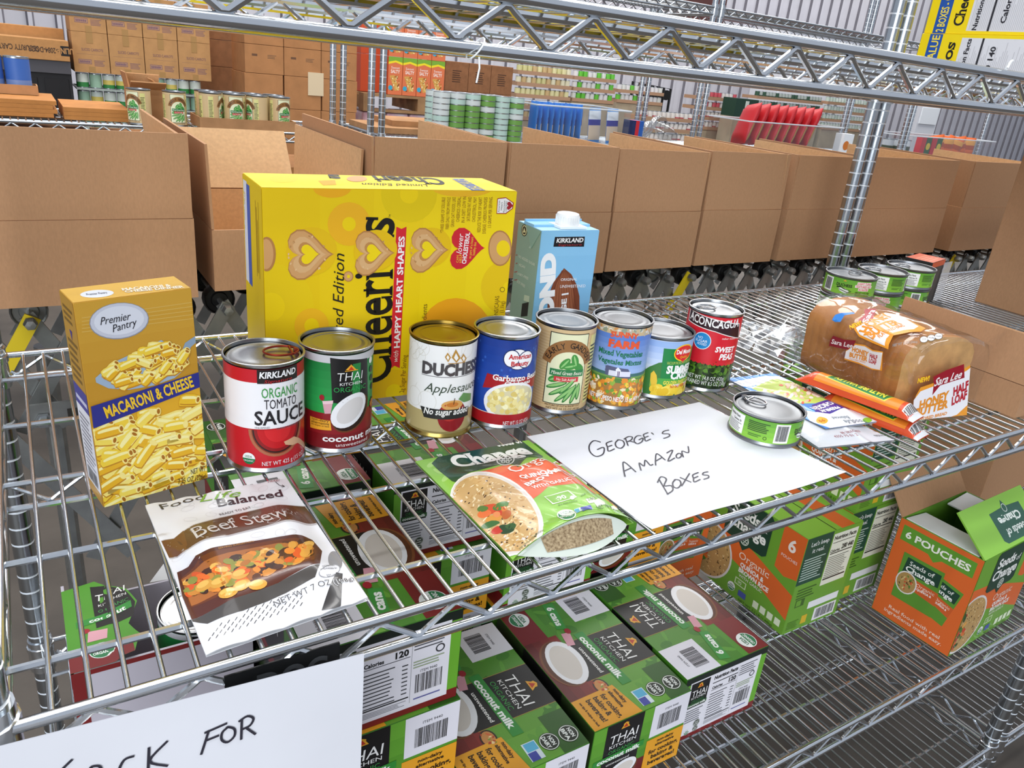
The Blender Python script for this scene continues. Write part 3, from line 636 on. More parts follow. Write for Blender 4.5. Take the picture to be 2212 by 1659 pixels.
# --- cut green beans (also used in the far trays)
def green_art(scale=True):
    a = CanArt(1225, 68, 714, 896, 23, R0, H0).crop(1000, 450); a.full('d6b98a'); a.lines(-0.06, 0.01, 0.06, 0.104, 26, 'cfae7c', 0.5, fill=0.5, rag=0.6)
    u0, v0 = a.uv(545, 1330); u1, v1 = a.uv(835, 862); u1 = 0.031
    a.rect(u0 - 0.0012, v0 - 0.001, u1 + 0.001, v1 + 0.001, '2c2a22', 1); a.rect(u0, v0, u1, v1, 'e5e5bd', 1.4)
    cu = (u0 + u1) / 2 + 0.001; pts = []; N_ = 14
    for i in range(N_ + 1): t = PI * (0.06 + 0.88 * i / N_); pts.append((cu + 0.034 * math.cos(t), 0.060 + 0.036 * math.sin(t)))
    for i in range(N_, -1, -1): t = PI * (0.06 + 0.88 * i / N_); pts.append((cu + 0.022 * math.cos(t), 0.060 + 0.021 * math.sin(t)))
    a.poly(pts, '96683a', 2)
    tx = 'EARLY GARDEN'
    for i, ch in enumerate(tx):
        t = PI * (0.86 - 0.72 * i / (len(tx) - 1))
        if ch != ' ': a.text(ch, cu + 0.0285 * math.cos(t), 0.060 + 0.0292 * math.sin(t), 0.0074, '1d1812', L=4, rot=t - PI / 2, serif=True, sx=0.9)
    for i, (dx, dy, ro, ln) in enumerate(((-0.006, 0.028, 0.55, 0.028), (0.0, 0.023, 0.75, 0.028), (0.006, 0.024, 1.0, 0.026), (-0.011, 0.034, 0.35, 0.024), (0.012, 0.022, 1.25, 0.022), (0.003, 0.034, 0.85, 0.026), (0.017, 0.026, 1.55, 0.02))):
        a.ell(cu + dx, dy + 0.004, ln / 1.8, 0.0030, '2f7a34', 2.6 + i * 0.1, ro, 14); a.ell(cu + dx, dy + 0.0046, ln / 2.1, 0.0017, '8cc070', 3.4 + i * 0.1, ro, 12)
    for (dx, dy, ro) in ((-0.014, 0.046, 0.4), (-0.004, 0.066, 0.9), (0.008, 0.070, 1.9), (0.003, 0.063, 0.2), (0.013, 0.062, 2.6)): a.ell(cu + dx, dy, 0.0085, 0.0045, '3f8f3c', 2.6, ro, 14); a.ell(cu + dx, dy, 0.007, 0.0012, '8fc878', 2.9, ro, 10)
    a.rect(cu - 0.021, 0.0500, cu + 0.021, 0.0585, '2b7a45', 4.4); a.text('Mixed Green Beans', cu, 0.0543, 0.0046, 'f3efdc', w=0.038, L=5.4, serif=True, shear=0.15)
    a.rect(cu - 0.015, 0.0432, cu + 0.015, 0.0495, 'c8323a', 4.4); a.text('No Salt Added', cu, 0.0463, 0.0034, 'f3efdc', w=0.024, L=5.4, serif=True)
    a.text('MIXTURE OF CUT & SHORT CUT', cu, 0.0115, 0.0024, '2a241a', w=0.045, L=4, serif=True); a.text('NET WT 14 1/2 OZ (411g)', cu + 0.001, 0.0062 + 0.0015, 0.0027, '4a3a28', w=0.043, L=4, serif=True)
    for s_ in (-1, 1): a.rect(s_ * 0.045 - 0.008, 0.012, s_ * 0.045 + 0.008, 0.10, 'dcd68a', 1.5); a.lines(s_ * 0.045 - 0.007, 0.015, s_ * 0.045 + 0.007, 0.09, 16, '4a4632', 2)
    a.rect(-0.11, 0.012, -0.075, 0.10, 'dcd68a', 1.5); a.lines(-0.108, 0.015, -0.078, 0.09, 16, '4a4632', 2)
    return a
green_can = can('green_bean_can', 'tan green bean can with an arched brown banner and bean picture', 0.760, 0.287, ZS, R0, H0, green_art(), kind='dull')
# --- mixed vegetables
a = CanArt(1345.5, 66.5, 711, 888, 22, R0, H0).crop(1000, 450); a.full('4c7fd0'); a.grad(-0.12, 0.048, 0.12, 0.107, '9cb6df', '3f6fc6', 0.4, 8)
a.band(0.0985, 0.1075, 'c9b48e', 1); a.scatter(60, lambda x, y: True, 0.003, ['b8b0a0', 'c98f52', '8f9a86', 'd8d4cc'], 1.3, 3, (0.5, 0.9), (-0.058, 0.0995, 0.058, 0.1065), 5)
a.band(0.037, 0.0485, '6f9a4e', 1); a.band(0.037, 0.043, '4f7f3a', 1.3); a.rect(-0.06, 0.0455, 0.06, 0.0495, '3d6a6a', 1.2)
a.T('SUNNY', 1016, 862, 1198, 896, 'e0562c', bold=0.045, serif=True, L=4, bow=-5); a.T('FARM', 994, 918, 1198, 966, 'e0562c', bold=0.05, serif=True, L=4)
a.T('Mixed Vegetables', 932, 985, 1216, 1022, '12714e', bold=0.02, serif=True, L=4); a.T('Vegetales Mixtos', 922, 1042, 1206, 1076, '12714e', bold=0.02, serif=True, L=4)
a.P([(968, 1150), (975, 1090), (1125, 1098), (1138, 1155)], '565a78', 2.5); a.B(992, 1118, 1132, 1152, 'd9d9e6', 2.8); a.P([(968, 1120), (985, 1088), (1122, 1096), (1138, 1128)], '4a4e6c', 3); a.P([(1040, 1152), (1040, 1108), (1056, 1092), (1072, 1108), (1072, 1152)], 'e9e9f2', 3.4); a.B(1048, 1118, 1064, 1152, '7a6a86', 3.7)
a.band(0.0055, 0.037, 'a8783c', 1.6)
a.scatter(150, lambda x, y: True, 0.0042, ['e08a2c', 'e9a03a', 'd9702a', 'f0b64c', 'f2ead8', 'ead9b0', '8fae3e', 'f5c23e', 'd8822e'], 2, 12, (0.45, 0.75), (-0.058, 0.007, 0.058, 0.0415), 5)
a.scatter(12, lambda x, y: True, 0.0022, ['6f9a34', '4f8a2e'], 3.4, 8, (0.9, 1), (-0.05, 0.009, 0.05, 0.036), 9)
a.T('NET WT./PESO NETO 15 oz (439 g)', 858, 1290, 1180, 1322, 'f6f2ec', bold=0.03, L=6)
can('mixed_vegetable_can', 'blue mixed vegetable can with farm barn and diced carrots', 0.8362, 0.273, ZS, R0, H0, a, kind='dull')
# --- sweet corn (short wide can)
R1, H1 = 0.0437, 0.0855
a = CanArt(1432, 74, 737, 867, 22, R1, H1).crop(1300, 560, 500); a.full('dfe8f4'); a.grad(-0.14, 0.03, 0.14, 0.080, 'e6ecf6', '8fb0e0', 0.4)
a.P([(395, 1330), (405, 1110), (470, 1060), (560, 1010), (600, 1000), (560, 1330)], '3c7a38', 1); a.scatter(40, lambda x, y: True, 0.003, ['2f6a30', '5f9a48', '4a8a3c', '7fae5e'], 1.5, 5, (0.3, 0.5), (-0.045, 0.008, -0.012, 0.045), 6)
a.P([(480, 1330), (470, 1200), (480, 1120), (510, 1090), (535, 1130), (540, 1220), (510, 1330)], 'e9c23a', 2.4); a.P([(480, 1330), (462, 1240), (472, 1180), (492, 1330)], '8fb84a', 2.8)
a.P([(545, 1290), (612, 870), (900, 800), (880, 1300)], '15803f', 2); a.rect(a.uv(700, 1000)[0], 0.0055, 0.10, 0.064, '15803f', 1.8)
u, v = a.uv(808, 880); a.ell(u, v, 0.0165, 0.0115, 'f5c526', 3, 0, 22); a.ell(u, v, 0.0150, 0.0100, 'd8232a', 3.4, 0, 22); a.heart(u, v - 0.004, 0.0105, 'd8232a', 3.5); a.text('Del Monte', u, v + 0.002, 0.0062, 'f8f4ee', w=0.026, L=5, bold=0.03); a.text('Quality', u, v - 0.0052, 0.0034, 'f5c526', w=0.013, L=5)
a.T('VACUUM PACKED FOR FRESHNESS', 640, 968, 852, 996, 'c9d86a', L=4)
u0, v0 = a.uv(630, 1060); a.text('SUMMER', u0, v0, 0.0105, 'f6f6f2', L=5, bold=0.05, al='l', w=0.045); u1, v1 = a.uv(665, 1110); a.text('CRISP', u1, v1, 0.0105, 'f6f6f2', L=5, bold=0.05, al='l', w=0.034)
a.rect(a.uv(540, 1170)[0], a.uv(640, 1212)[1], 0.10, a.uv(640, 1145)[1], '4aa544', 3.2); u2, v2 = a.uv(592, 1188); a.text('GOLDEN SWEET CORN', u2, v2, 0.0052, 'f2e05a', L=5, bold=0.03, al='l', w=0.052)
u3, v3 = a.uv(636, 1222); a.rect(u3, v3 - 0.0028, u3 + 0.04, v3 + 0.0028, 'f3e8e6', 4); a.text('NO SALT ADDED', u3 + 0.003, v3, 0.0038, 'c8282e', L=5.5, bold=0.02, al='l', w=0.03)
a.scatter(26, lambda x, y: y < 0.016, 0.0062, ['f2cf3c', 'f7dc5a', 'e9bf2c'], 4.4, 3, (0.8, 1), (a.uv(480, 1300)[0], 0.006, 0.07, 0.016), 12)
a.rect(-0.055, 0.010, -0.038, 0.04, '1d1d1d', 3)
can('sweet_corn_can', 'short wide sweet corn can with green label half hidden behind the vegetable can', 0.9185, 0.287, ZS, R1, H1, a, kind='dull')
# --- sweet peas
a = CanArt(1544, 63.5, 687, 851, 20, R0 - 0.0005, H0 - 0.001).crop(1300, 560, 500); a.full('d3202f'); a.band(0.0055, 0.042, '1e2a18', 1)
a.scatter(230, lambda x, y: True, 0.0031, ['2f4a1c', '44661f', '5c8a28', '1f3014', '3a5a20', '24381a'], 1.3, 4, (0.85, 1), (-0.056, 0.008, 0.056, 0.042), 8)
for i in range(18): a.ell(-0.056 + i * 0.0066, 0.0425, 0.0036, 0.0030, 'd3202f', 2.6)
a.P([(835, 525), (1080, 600), (1320, 590), (1310, 725), (1080, 715), (815, 640)], 'f0ece8', 2); a.P([(840, 535), (1080, 608), (1316, 598), (1306, 718), (1080, 708), (822, 635)], '331820', 2.4)
a.T('ACONCAGUA', 828, 602, 1300, 676, 'f6f2f0', serif=True, bold=0.02, L=4, bow=2.0); a.T('saber nuestro', 1145, 738, 1282, 756, 'f6e8e6', shear=0.25)
a.E(948, 812, 78, 78, 'e8f0f6', 3); a.E(948, 812, 72, 72, '1f86c4', 3.4); a.T('NO', 912, 768, 958, 792, 'f4f8fa', L=5); a.T('SUGAR', 886, 798, 1000, 824, 'f4f8fa', L=5); a.T('ADDED', 900, 828, 990, 852, 'f4f8fa', L=5)
a.T('SWEET', 1078, 832, 1248, 880, 'f7f3f2', bold=0.04, shear=0.12); a.T('PEAS', 1116, 892, 1230, 944, 'f7f3f2', bold=0.04, shear=0.12)
a.T('NET WT 14.8 OZ (420g)', 800, 1130, 1142, 1170, 'f2f2ee', L=5); a.T('DRAINED WT 8.5 OZ (240g)', 782, 1178, 1150, 1218, 'f2f2ee', L=5)
can('sweet_pea_can', 'red sweet pea can with dark banner and easy-open lid', 1.0005, 0.276, ZS, R0 - 0.0005, H0 - 0.001, a, tab=PI + 0.5)
# --- tuna cans
RT, HT = 0.0435, 0.0365
def tuna_art(turn=0.0):
    a = Art(); a.lo, a.hi = 0.0048, HT - 0.0048; C_ = 2 * PI * RT
    a.grad(-C_, a.lo, C_, a.hi, '8cc63f', '5f9f34', 0, 4)
    def seg(o):
        a.rect(o - 0.036, 0.0065, o - 0.006, 0.0300, 'f3f3f1', 1); a.text('Nutrition Facts', o - 0.033, 0.0262, 0.0032, '222222', w=0.020, L=2.5, al='l', bold=0.02); a.text('Calories 70', o - 0.024, 0.0212, 0.0026, '222222', w=0.014, L=2.5, al='l', bold=0.02); a.lines(o - 0.034, 0.008, o - 0.008, 0.0190, 6, '777777', 2, fill=0.4)
        a.lines(o, 0.016, o + 0.026, 0.0290, 6, '2f4a24', 2, fill=0.5); a.ring(o + 0.022, 0.0100, 0.0022, 0.0022, 0.0006, '2f4a24', 2); a.lines(o + 0.002, 0.0095, o + 0.018, 0.0135, 2, '3f6a30', 2)
        a.rect(o + 0.032, 0.0060, o + 0.050, 0.0300, 'f3f3f1', 1); a.barcode(o + 0.034, 0.0085, o + 0.048, 0.0282, 2.4, seed=5)
        a.text('DUCHESS', o + 0.071, 0.0215, 0.0050, '1c2418', w=0.026, L=2.5, bold=0.03)
        a.poly([(o + 0.068, 0.0278), (o + 0.071, 0.0312), (o + 0.074, 0.0278)], 'c9a23a', 2)
        a.stroke([(o + 0.060, 0.0165), (o + 0.066, 0.0175), (o + 0.074, 0.0145), (o + 0.082, 0.0140)], 0.0024, '20281c', 2.4, True); a.ell(o + 0.072, 0.0125, 0.009, 0.0035, 'eef3ea', 2, -0.2); a.stroke([(o + 0.064, 0.0135), (o + 0.078, 0.0100), (o + 0.084, 0.0125)], 0.0012, '20281c', 2.6)
        for i, t_ in enumerate(('LIGHT TUNA', 'TEXTURED SOY', 'IN WATER')): y_ = 0.0278 - i * 0.0052; w_ = (0.024, 0.029, 0.017)[i]; a.rect(o + 0.104 - w_ / 2 - 0.001, y_ - 0.0024, o + 0.104 + w_ / 2 + 0.001, y_ + 0.0024, 'f3e6e4', 1.6); a.text(t_, o + 0.104, y_, 0.0036, 'd0303a', w=w_, L=2.6, bold=0.02)
        a.text('NET WT 5 OZ (142g)', o + 0.104, 0.0120, 0.0030, '1f3a18', w=0.026, L=2.5, bold=0.02); a.text('DR WT 3.5 OZ (99g)', o + 0.104, 0.0078, 0.0028, '1f3a18', w=0.026, L=2.5, bold=0.02)
    seg(-0.020)
    return a
tuna = can('tuna_can', 'single flat green tuna can standing on the handwritten paper sheet', 0.957, 0.124, 0.0030, RT, HT, tuna_art(), kind='dull', tab=PI * 0.86)
tuna.rotation_euler = (0, 0, facing(0.957, 0.124) + 0.03)
TG = 'stacked tuna cans behind the bread'
cols = ((1.432, 0.380, 'left', (-1.38, 0.0, 0.3)), (1.534, 0.388, 'middle', (0.94, -1.7, 0.0)), (1.634, 0.396, 'right', (1.05, 0.05, -1.03)))
for (x, y, nm, tr) in cols:
    for k in range(3):
        where = {'left': 'beside the clear tray', 'middle': 'between the other two tuna stacks', 'right': 'beside the brown cartons'}[nm]
        lab = 'flat green tuna can, %s of the stack %s' % (('lowest', 'second', 'topmost')[k], where)
        o = clone(tuna, (x + 0.002 * (k - 1), y, ZS + 0.0362 * k), (0, 0, facing(x, y) + tr[2 - k]), lab, TG)
# ================================================================== ITEMS LYING OR STANDING ON THE MIDDLE SHELF
CAMP = Vector((0.2185742, -0.4281461, 0.3878925))
class PlaneArt(Art):
    """artwork for a flat panel; positions are measured in the photograph and intersected with the panel's real plane"""
    def __init__(s, O, U, V): super().__init__(); s.O, s.U, s.V = Vector(O), Vector(U), Vector(V); s.N = s.U.cross(s.V); s.o = (0, 0, 1)
    def crop(s, ox, oy, w=700, full=2212): s.o = (ox, oy, w / full); return s
    def uv(s, px, py):
        x, y = s.o[0] + px * s.o[2], s.o[1] + py * s.o[2]; d = CF + CR * ((x - 1106) / 1673.39) - CU * ((y - 829.5) / 1673.39)
        P = CAMP + d * ((s.O - CAMP).dot(s.N) / d.dot(s.N)) - s.O; return P.dot(s.U), P.dot(s.V)
    def T(s, t, x0, y0, x1, y1, hp, col, **k):      # from middle of first letter edge to middle of last letter edge, cap height in picture pixels
        a, b = s.uv(x0, y0), s.uv(x1, y1); L_ = math.hypot(b[0] - a[0], b[1] - a[1]); r = math.atan2(b[1] - a[1], b[0] - a[0])
        mx, my = (x0 + x1) / 2, (y0 + y1) / 2; d = math.hypot(x1 - x0, y1 - y0); nx, ny = (y1 - y0) / d * hp / 2, -(x1 - x0) / d * hp / 2
        p, q = s.uv(mx + nx, my + ny), s.uv(mx - nx, my - ny); h = abs(-(p[0] - q[0]) * math.sin(r) + (p[1] - q[1]) * math.cos(r))
        return s.text(t, (a[0] + b[0]) / 2, (a[1] + b[1]) / 2, h, col, w=L_, rot=r, **k)
    def P(s, pts, col, L=2): return s.poly([s.uv(*p) for p in pts], col, L)
    def K(s, px, py, d):                            # metres for d picture pixels, locally
        a, b = s.uv(px - d / 2, py), s.uv(px + d / 2, py); e, f = s.uv(px, py - d / 2), s.uv(px, py + d / 2)
        return math.hypot(b[0] - a[0], b[1] - a[1]), math.hypot(f[0] - e[0], f[1] - e[1])
    def E(s, x, y, rx, ry, col, L=2, rot=0, n=24):  # an ellipse measured in the picture, laid on the panel
        return s.poly([s.uv(x + rx * math.cos(2 * PI * i / n) * math.cos(rot) - ry * math.sin(2 * PI * i / n) * math.sin(rot), y - rx * math.cos(2 * PI * i / n) * math.sin(rot) - ry * math.sin(2 * PI * i / n) * math.cos(rot)) for i in range(n)], col, L)
    def S(s, pts, w, col, L=3): return s.stroke([s.uv(*p) for p in pts], w, col, L)
def boxthing(name, label, cat, cx, cy, a, w, d, h, z0, base, tilt=(0, 0), group=None, bev=0.0012, mt=None):
    """carton standing with its front-left foot at cx, cy; returns root and panel layouts"""
    ca, sa = math.cos(a), math.sin(a); loc = (cx + ca * w / 2 - sa * d / 2, cy + sa * w / 2 + ca * d / 2, z0)
    r = thing(name, label, cat, loc, 0, group); R_ = Matrix.Rotation(a, 3, 'Z') @ Matrix.Rotation(tilt[0], 3, 'Y') @ Matrix.Rotation(tilt[1], 3, 'X'); r.rotation_euler = R_.to_euler()
    bm_obj(rbox(w, d, h, bev), 'carton_body', mt or mat('carton_' + base, base, 0.45), r)
    fr = {'front': ((-w / 2, -d / 2, 0), (1, 0, 0), (0, 0, 1)), 'right': ((w / 2, -d / 2, 0), (0, 1, 0), (0, 0, 1)), 'left': ((-w / 2, d / 2, 0), (0, -1, 0), (0, 0, 1)), 'top': ((-w / 2, -d / 2, h), (1, 0, 0), (0, 1, 0))}
    arts = {}
    for k, (O, U, V) in fr.items():
        arts[k] = PlaneArt(R_ @ Vector(O) + Vector(loc), R_ @ Vector(U), R_ @ Vector(V)); arts[k].wh = {'front': (w, h), 'right': (d, h), 'left': (d, h), 'top': (w, d)}[k]
    def done(k, nm=None):
        A = arts[k]; A.hull(0.0006, 0.0006, A.wh[0] - 0.0006, A.wh[1] - 0.0006); return A.build(nm or k + '_panel', face_fn(w, d, h, k), PRINTM, r)
    return r, arts, done
# ---------------------------------------------------------------- macaroni box
r, A, done = boxthing('macaroni_box', 'yellow macaroni and cheese box with spoon picture', 'box', 0.2462, 0.229, 0.177, 0.0905, 0.040, 0.1845, 0.0032, 'c9962f', (-0.024, 0))
f = A['front'].crop(0, 500); w, h = f.wh
f.rect(0, 0, w, h, 'c4922c', 0.2); f.grad(0, h * 0.45, w, h, 'c08a22', 'd0a038', 0.4, 6)
for i in range(5): f.S([(560, 590 + i * 24), (1335, 480 + i * 28)], 0.0006, 'd8b35c', 1)
f.E(812, 610, 204, 124, '8d94a4', 1.6, 0.11); f.E(812, 608, 198, 119, 'c9ccd8', 2, 0.11); f.E(812, 606, 172, 98, 'dcdfe8', 2.3, 0.11)
f.T('Premier', 688, 610, 890, 572, 54, '23222a', shear=0.3, L=4); f.T('Pantry', 770, 660, 930, 612, 52, '23222a', shear=0.3, L=4)
f.P([(655, 1030), (650, 1000), (760, 900), (1100, 740), (1285, 860), (1270, 930), (1190, 1000), (1050, 1050), (880, 1080), (740, 1070)], '9fb4c9', 2)
f.P([(1235, 830), (1262, 760), (1350, 700), (1365, 730), (1300, 790), (1285, 870)], '8ea3b8', 2.2)
Rn = random.Random(2)
def maca(art, n, poly, cols, seed, ln=(0.014, 0.026), wd=0.0046, L=3):
    R_ = random.Random(seed); xs = [p[0] for p in poly]; ys = [p[1] for p in poly]; c = 0
    def ins(x, y):
        k = False
        for i in range(len(poly)):
            (x0, y0), (x1, y1) = poly[i - 1], poly[i]
            if (y0 > y) != (y1 > y) and x < (x1 - x0) * (y - y0) / (y1 - y0) + x0: k = not k
        return k
    while c < n:
        x, y = R_.uniform(min(xs), max(xs)), R_.uniform(min(ys), max(ys))
        if not ins(x, y): continue
        c += 1; a = R_.uniform(-0.6, 0.9); l = R_.uniform(*ln) / 2; k = R_.choice(cols); q = L + (c % 5) * 0.35
        dx, dy = math.cos(a), math.sin(a)
        def tube(o, l_, w_, c_, Lq): art.poly([(x + o[0] + dx * l_ * sx_ - dy * w_ * sy_ + 0.12 * l_ * (1 - abs(sx_)) * -dy, y + o[1] + dy * l_ * sx_ + dx * w_ * sy_ + 0.12 * l_ * (1 - abs(sx_)) * dx) for sx_, sy_ in ((-1, -.8), (-.5, -1), (.5, -1), (1, -.8), (1.08, 0), (1, .8), (.5, 1), (-.5, 1), (-1, .8), (-1.08, 0))], c_, Lq)
        tube((0.0003, -0.0009), l * 1.04, wd * 1.08, 'c4871c', q); tube((0, 0), l, wd, k, q + 0.12); tube((-dy * wd * 0.35, dx * wd * 0.35), l * 0.8, wd * 0.30, 'fcf0a4', q + 0.24)
        art.ell(x + dx * l * 0.98, y + dy * l * 0.98, wd * 0.5, wd * 0.85, 'f9e58a', q + 0.27, a, 10); art.ell(x + dx * l * 1.0, y + dy * l * 1.0, wd * 0.3, wd * 0.55, 'a96a14', q + 0.3, a, 8)
YC = ['f3cf3e', 'efc02c', 'f6da5a', 'e9b224', 'f8e27a']
maca(f, 60, [f.uv(*p) for p in ((665, 1000), (770, 920), (960, 790), (1100, 765), (1260, 850), (1230, 930), (1010, 1020), (780, 1050))], YC, 3, (0.010, 0.016), 0.0034)
f.crop(0, 800); f.P([(640, 385), (1390, 105), (1450, 760), (725, 950)], 'e3ab26', 0.8)
maca(f, 150, [f.uv(*p) for p in ((650, 400), (1385, 160), (1440, 740), (735, 930))], YC, 7)
f.P([(618, 245), (1385, 0), (1392, 100), (636, 395)], '2a2f86', 6); f.T('MACARONI & CHEESE', 712, 285, 1312, 68, 78, 'f1c62c', bold=0.03, L=7.5)
f.T('NET WT', 1300, 690, 1398, 664, 36, '3a2a12', L=7); f.T('7.25 OZ (206g)', 1212, 756, 1404, 716, 36, '3a2a12', L=7); done('front')
f = A['left']; w, h = f.wh; f.rect(0, 0, w, h, 'b98a30', 0.2); f.rect(0, 0.012, w, 0.087, 'e4e1e6', 0.6); f.rect(0, 0.087, w, 0.106, '4a4590', 0.6); f.rect(0.004, 0.092, w - 0.004, 0.096, 'c9c6dd', 1); f.lines(0.005, 0.03, w - 0.004, 0.082, 12, '8a8790', 1); f.barcode(0.006, 0.015, w - 0.006, 0.028); f.lines(0.006, 0.112, w - 0.005, 0.15, 6, '7a5a1e', 1); f.poly([(0.016, 0.156), (0.024, 0.156), (0.02, 0.147)], '4a3a80', 1); f.lines(0.006, 0.162, w - 0.006, 0.178, 3, '7a5a1e', 1); done('left')
f = A['top'].crop(0, 500); w, h = f.wh; f.rect(0, 0, w, h, 'd8a93c', 0.2); f.E(662, 426, 115, 26, 'dcdfe8', 1, 0.06); f.T('Premier Pantry', 590, 432, 730, 418, 14, '2a2a30', L=2.4); f.T('MACARONI &', 832, 398, 1165, 368, 16, 'f1e6cc', bold=0.04, L=2.4); f.T('CHEESE DINNER', 850, 412, 1255, 378, 16, 'f1e6cc', bold=0.04, L=2.4); done('top')
# ---------------------------------------------------------------- cereal double pack lying on its side
r, A, done = boxthing('cereal_box', 'large yellow double cereal box lying on its side behind the cans', 'box', 0.4235, 0.371, -0.037, 0.2950, 0.0925, 0.2475, 0.0030, 'ecce00', bev=0.002)
f = A['front'].crop(450, 400); w, h = f.wh
f.rect(0, 0, w, h, 'f2d200', 0.2); f.grad(0, 0, w, h, 'e9c400', 'f6d90a', 0.3, 5, False)
def O_(x, y, R1_, R2_, c, L, c2='f2d200'): f.E(x, y, R1_, R1_ * 1.02, c, L); f.E(x, y, R2_, R2_ * 1.05, c2, L + 0.3)
O_(1370, 60, 192, 62, 'e6c800', 0.6); O_(430, 830, 290, 92, 'ebca04', 0.6); O_(960, 265, 146, 46, 'f0b51c', 1.0); O_(705, 960, 118, 50, 'efb81a', 1.2); f.E(845, 20, 130, 66, 'efae14', 0.8); f.E(1735, 20, 210, 60, 'efb820', 0.8)
f.E(1690, 1010, 245, 240, 'eea416', 0.9); O_(2050, 700, 190, 40, 'ecc60a', 0.7); O_(1270, 1420, 160, 60, 'edc00c', 0.7)
TO, TO2 = 'd3a066', 'b67f46'
def toast(x, y, rr, L):
    rot = PI / 2; ku, kv = f.K(x, y, rr * 2); u, v = f.uv(x, y)
    f.ell(u + ku * 0.10, v + kv * 0.07, ku * 0.55, kv * 0.52, 'e8be0a', L - 0.3, 0, 24); f.heart(u, v, ku * 0.56, TO2, L, rot); f.heart(u - ku * 0.012, v, ku * 0.525, TO, L + 0.3, rot); f.heart(u - ku * 0.01, v, ku * 0.40, 'dcb07a', L + 0.5, rot); f.heart(u + ku * 0.01, v + kv * 0.01, ku * 0.27, 'c08a4c', L + 0.8, rot); f.heart(u + ku * 0.03, v + kv * 0.012, ku * 0.215, 'f4d60c', L + 1.1, rot)
    R_ = random.Random(int(x)); 
    for i in range(16): t = R_.uniform(0, 2 * PI); f.ell(u + ku * 0.40 * math.cos(t), v + kv * 0.40 * math.sin(t), ku * 0.03, kv * 0.018, R_.choice(('c99a62', 'e3bd8c', 'b98850')), L + 0.7, R_.random() * 3, 7)
toast(675, 475, 158, 2); toast(1490, 445, 130, 2)
f.T('Cheeri', 1108, 1350, 1114, 578, 280, '15120e', serif=True, bold=0.008, L=3); f.T('s', 1112, 352, 1120, 218, 300, '15120e', serif=True, bold=0.01, L=3)
toast(1115, 465, 135, 4); f.T('TM', 1236, 222, 1238, 200, 14, '15120e', L=3)
f.E(398, 470, 62, 118, TO2, 2); f.E(394, 470, 50, 104, TO, 2.3); f.E(955, 622, 34, 36, TO2, 3); f.E(955, 622, 28, 30, TO, 3.3); f.E(956, 622, 11, 12, 'f2d200', 3.6)
f.E(1990, 430, 80, 122, TO2, 2); f.E(1990, 430, 72, 112, TO, 2.3); f.E(2012, 432, 46, 56, 'f3d20c', 2.6)
f.T('Limited Edition', 878, 1180, 888, 462, 78, '1b1710', shear=0.35, L=3)
f.P([(1236, 1258), (1270, 1232), (1306, 1248), (1352, 283), (1318, 298), (1283, 283)], 'd52331', 2); f.T('with', 1274, 1206, 1280, 1128, 34, 'f6efe6', shear=0.3, L=3.4); f.T('HAPPY HEART SHAPES', 1284, 1110, 1318, 348, 40, 'f7f2f0', bold=0.03, L=3.4)
for i, t_ in enumerate(('*THREE GRAMS OF SOLUBLE', 'FIBER DAILY FROM WHOLE', 'GRAIN OAT FOODS, LIKE', 'CHEERIOS CEREAL,', 'IN A DIET LOW IN', 'SATURATED FAT AND', 'CHOLESTEROL, MAY', 'REDUCE THE RISK OF HEART', 'DISEASE. CHEERIOS PROVIDES', '1.5 GRAMS PER SERVING.')):
    y1 = (325, 300, 285, 250, 255, 245, 250, 320, 330, 290)[i]; f.T(t_, 1592 + i * 36, y1, 1604 + i * 36, (82, 82, 82, 78, 78, 80, 82, 82, 82, 78)[i], 24, '8a5a14', L=3)
u, v = f.uv(1752, 432); ku, kv = f.K(1752, 432, 250); f.heart(u, v, ku * 0.52, 'cf2330', 2, PI / 2); f.T('CAN', 1698, 528, 1700, 478, 16, 'f2d23a', L=3.4); f.T('HELP', 1718, 528, 1720, 470, 16, 'f2d23a', L=3.4); f.T('lower', 1708, 462, 1722, 330, 40, 'f8f2f0', shear=0.3, L=3.4); f.T('CHOLESTEROL', 1742, 536, 1770, 322, 30, 'f8f2f0', bold=0.03, L=3.4); f.T('as part of a heart', 1782, 500, 1800, 352, 18, 'f2d23a', L=3.4); f.T('healthy diet', 1808, 478, 1820, 388, 18, 'f2d23a', L=3.4)
f.P([(1966, 195), (1972, 90), (2030, 82), (2085, 120), (2078, 160), (2030, 196)], 'a31c26', 2); f.P([(1970, 190), (1976, 95), (2030, 88), (2078, 122), (2072, 158), (2028, 190)], 'f5f2f0', 2.4); ku, kv = f.K(2056, 140, 50); f.heart(*f.uv(2056, 140), ku * 0.48, 'a31c26', 3, PI / 2)
f.T('American', 1980, 185, 1984, 105, 13, '3a3030', L=3.4); f.T('Heart', 1998, 170, 2002, 115, 13, '3a3030', L=3.4); f.T('Association', 2014, 188, 2020, 105, 13, '3a3030', L=3.4); f.T('CERTIFIED', 2030, 182, 2036, 108, 11, '3a3030', L=3.4)
f.T('2g Sugar Per Serving', 1318, 1415, 1338, 1160, 34, '7a4c10', L=3); f.T('CARTONS/CAJAS', 1955, 985, 1970, 756, 30, '6a4a10', L=3); f.T('(1.1kg)', 2000, 870, 2006, 792, 30, '6a4a10', L=3); f.T('ingredients', 1468, 1010, 1476, 812, 34, '6a4a10', L=3); f.E(2006, 712, 17, 17, '6a4a10', 3); f.E(2006, 712, 13, 13, 'efcf04', 3.3)
done('front')
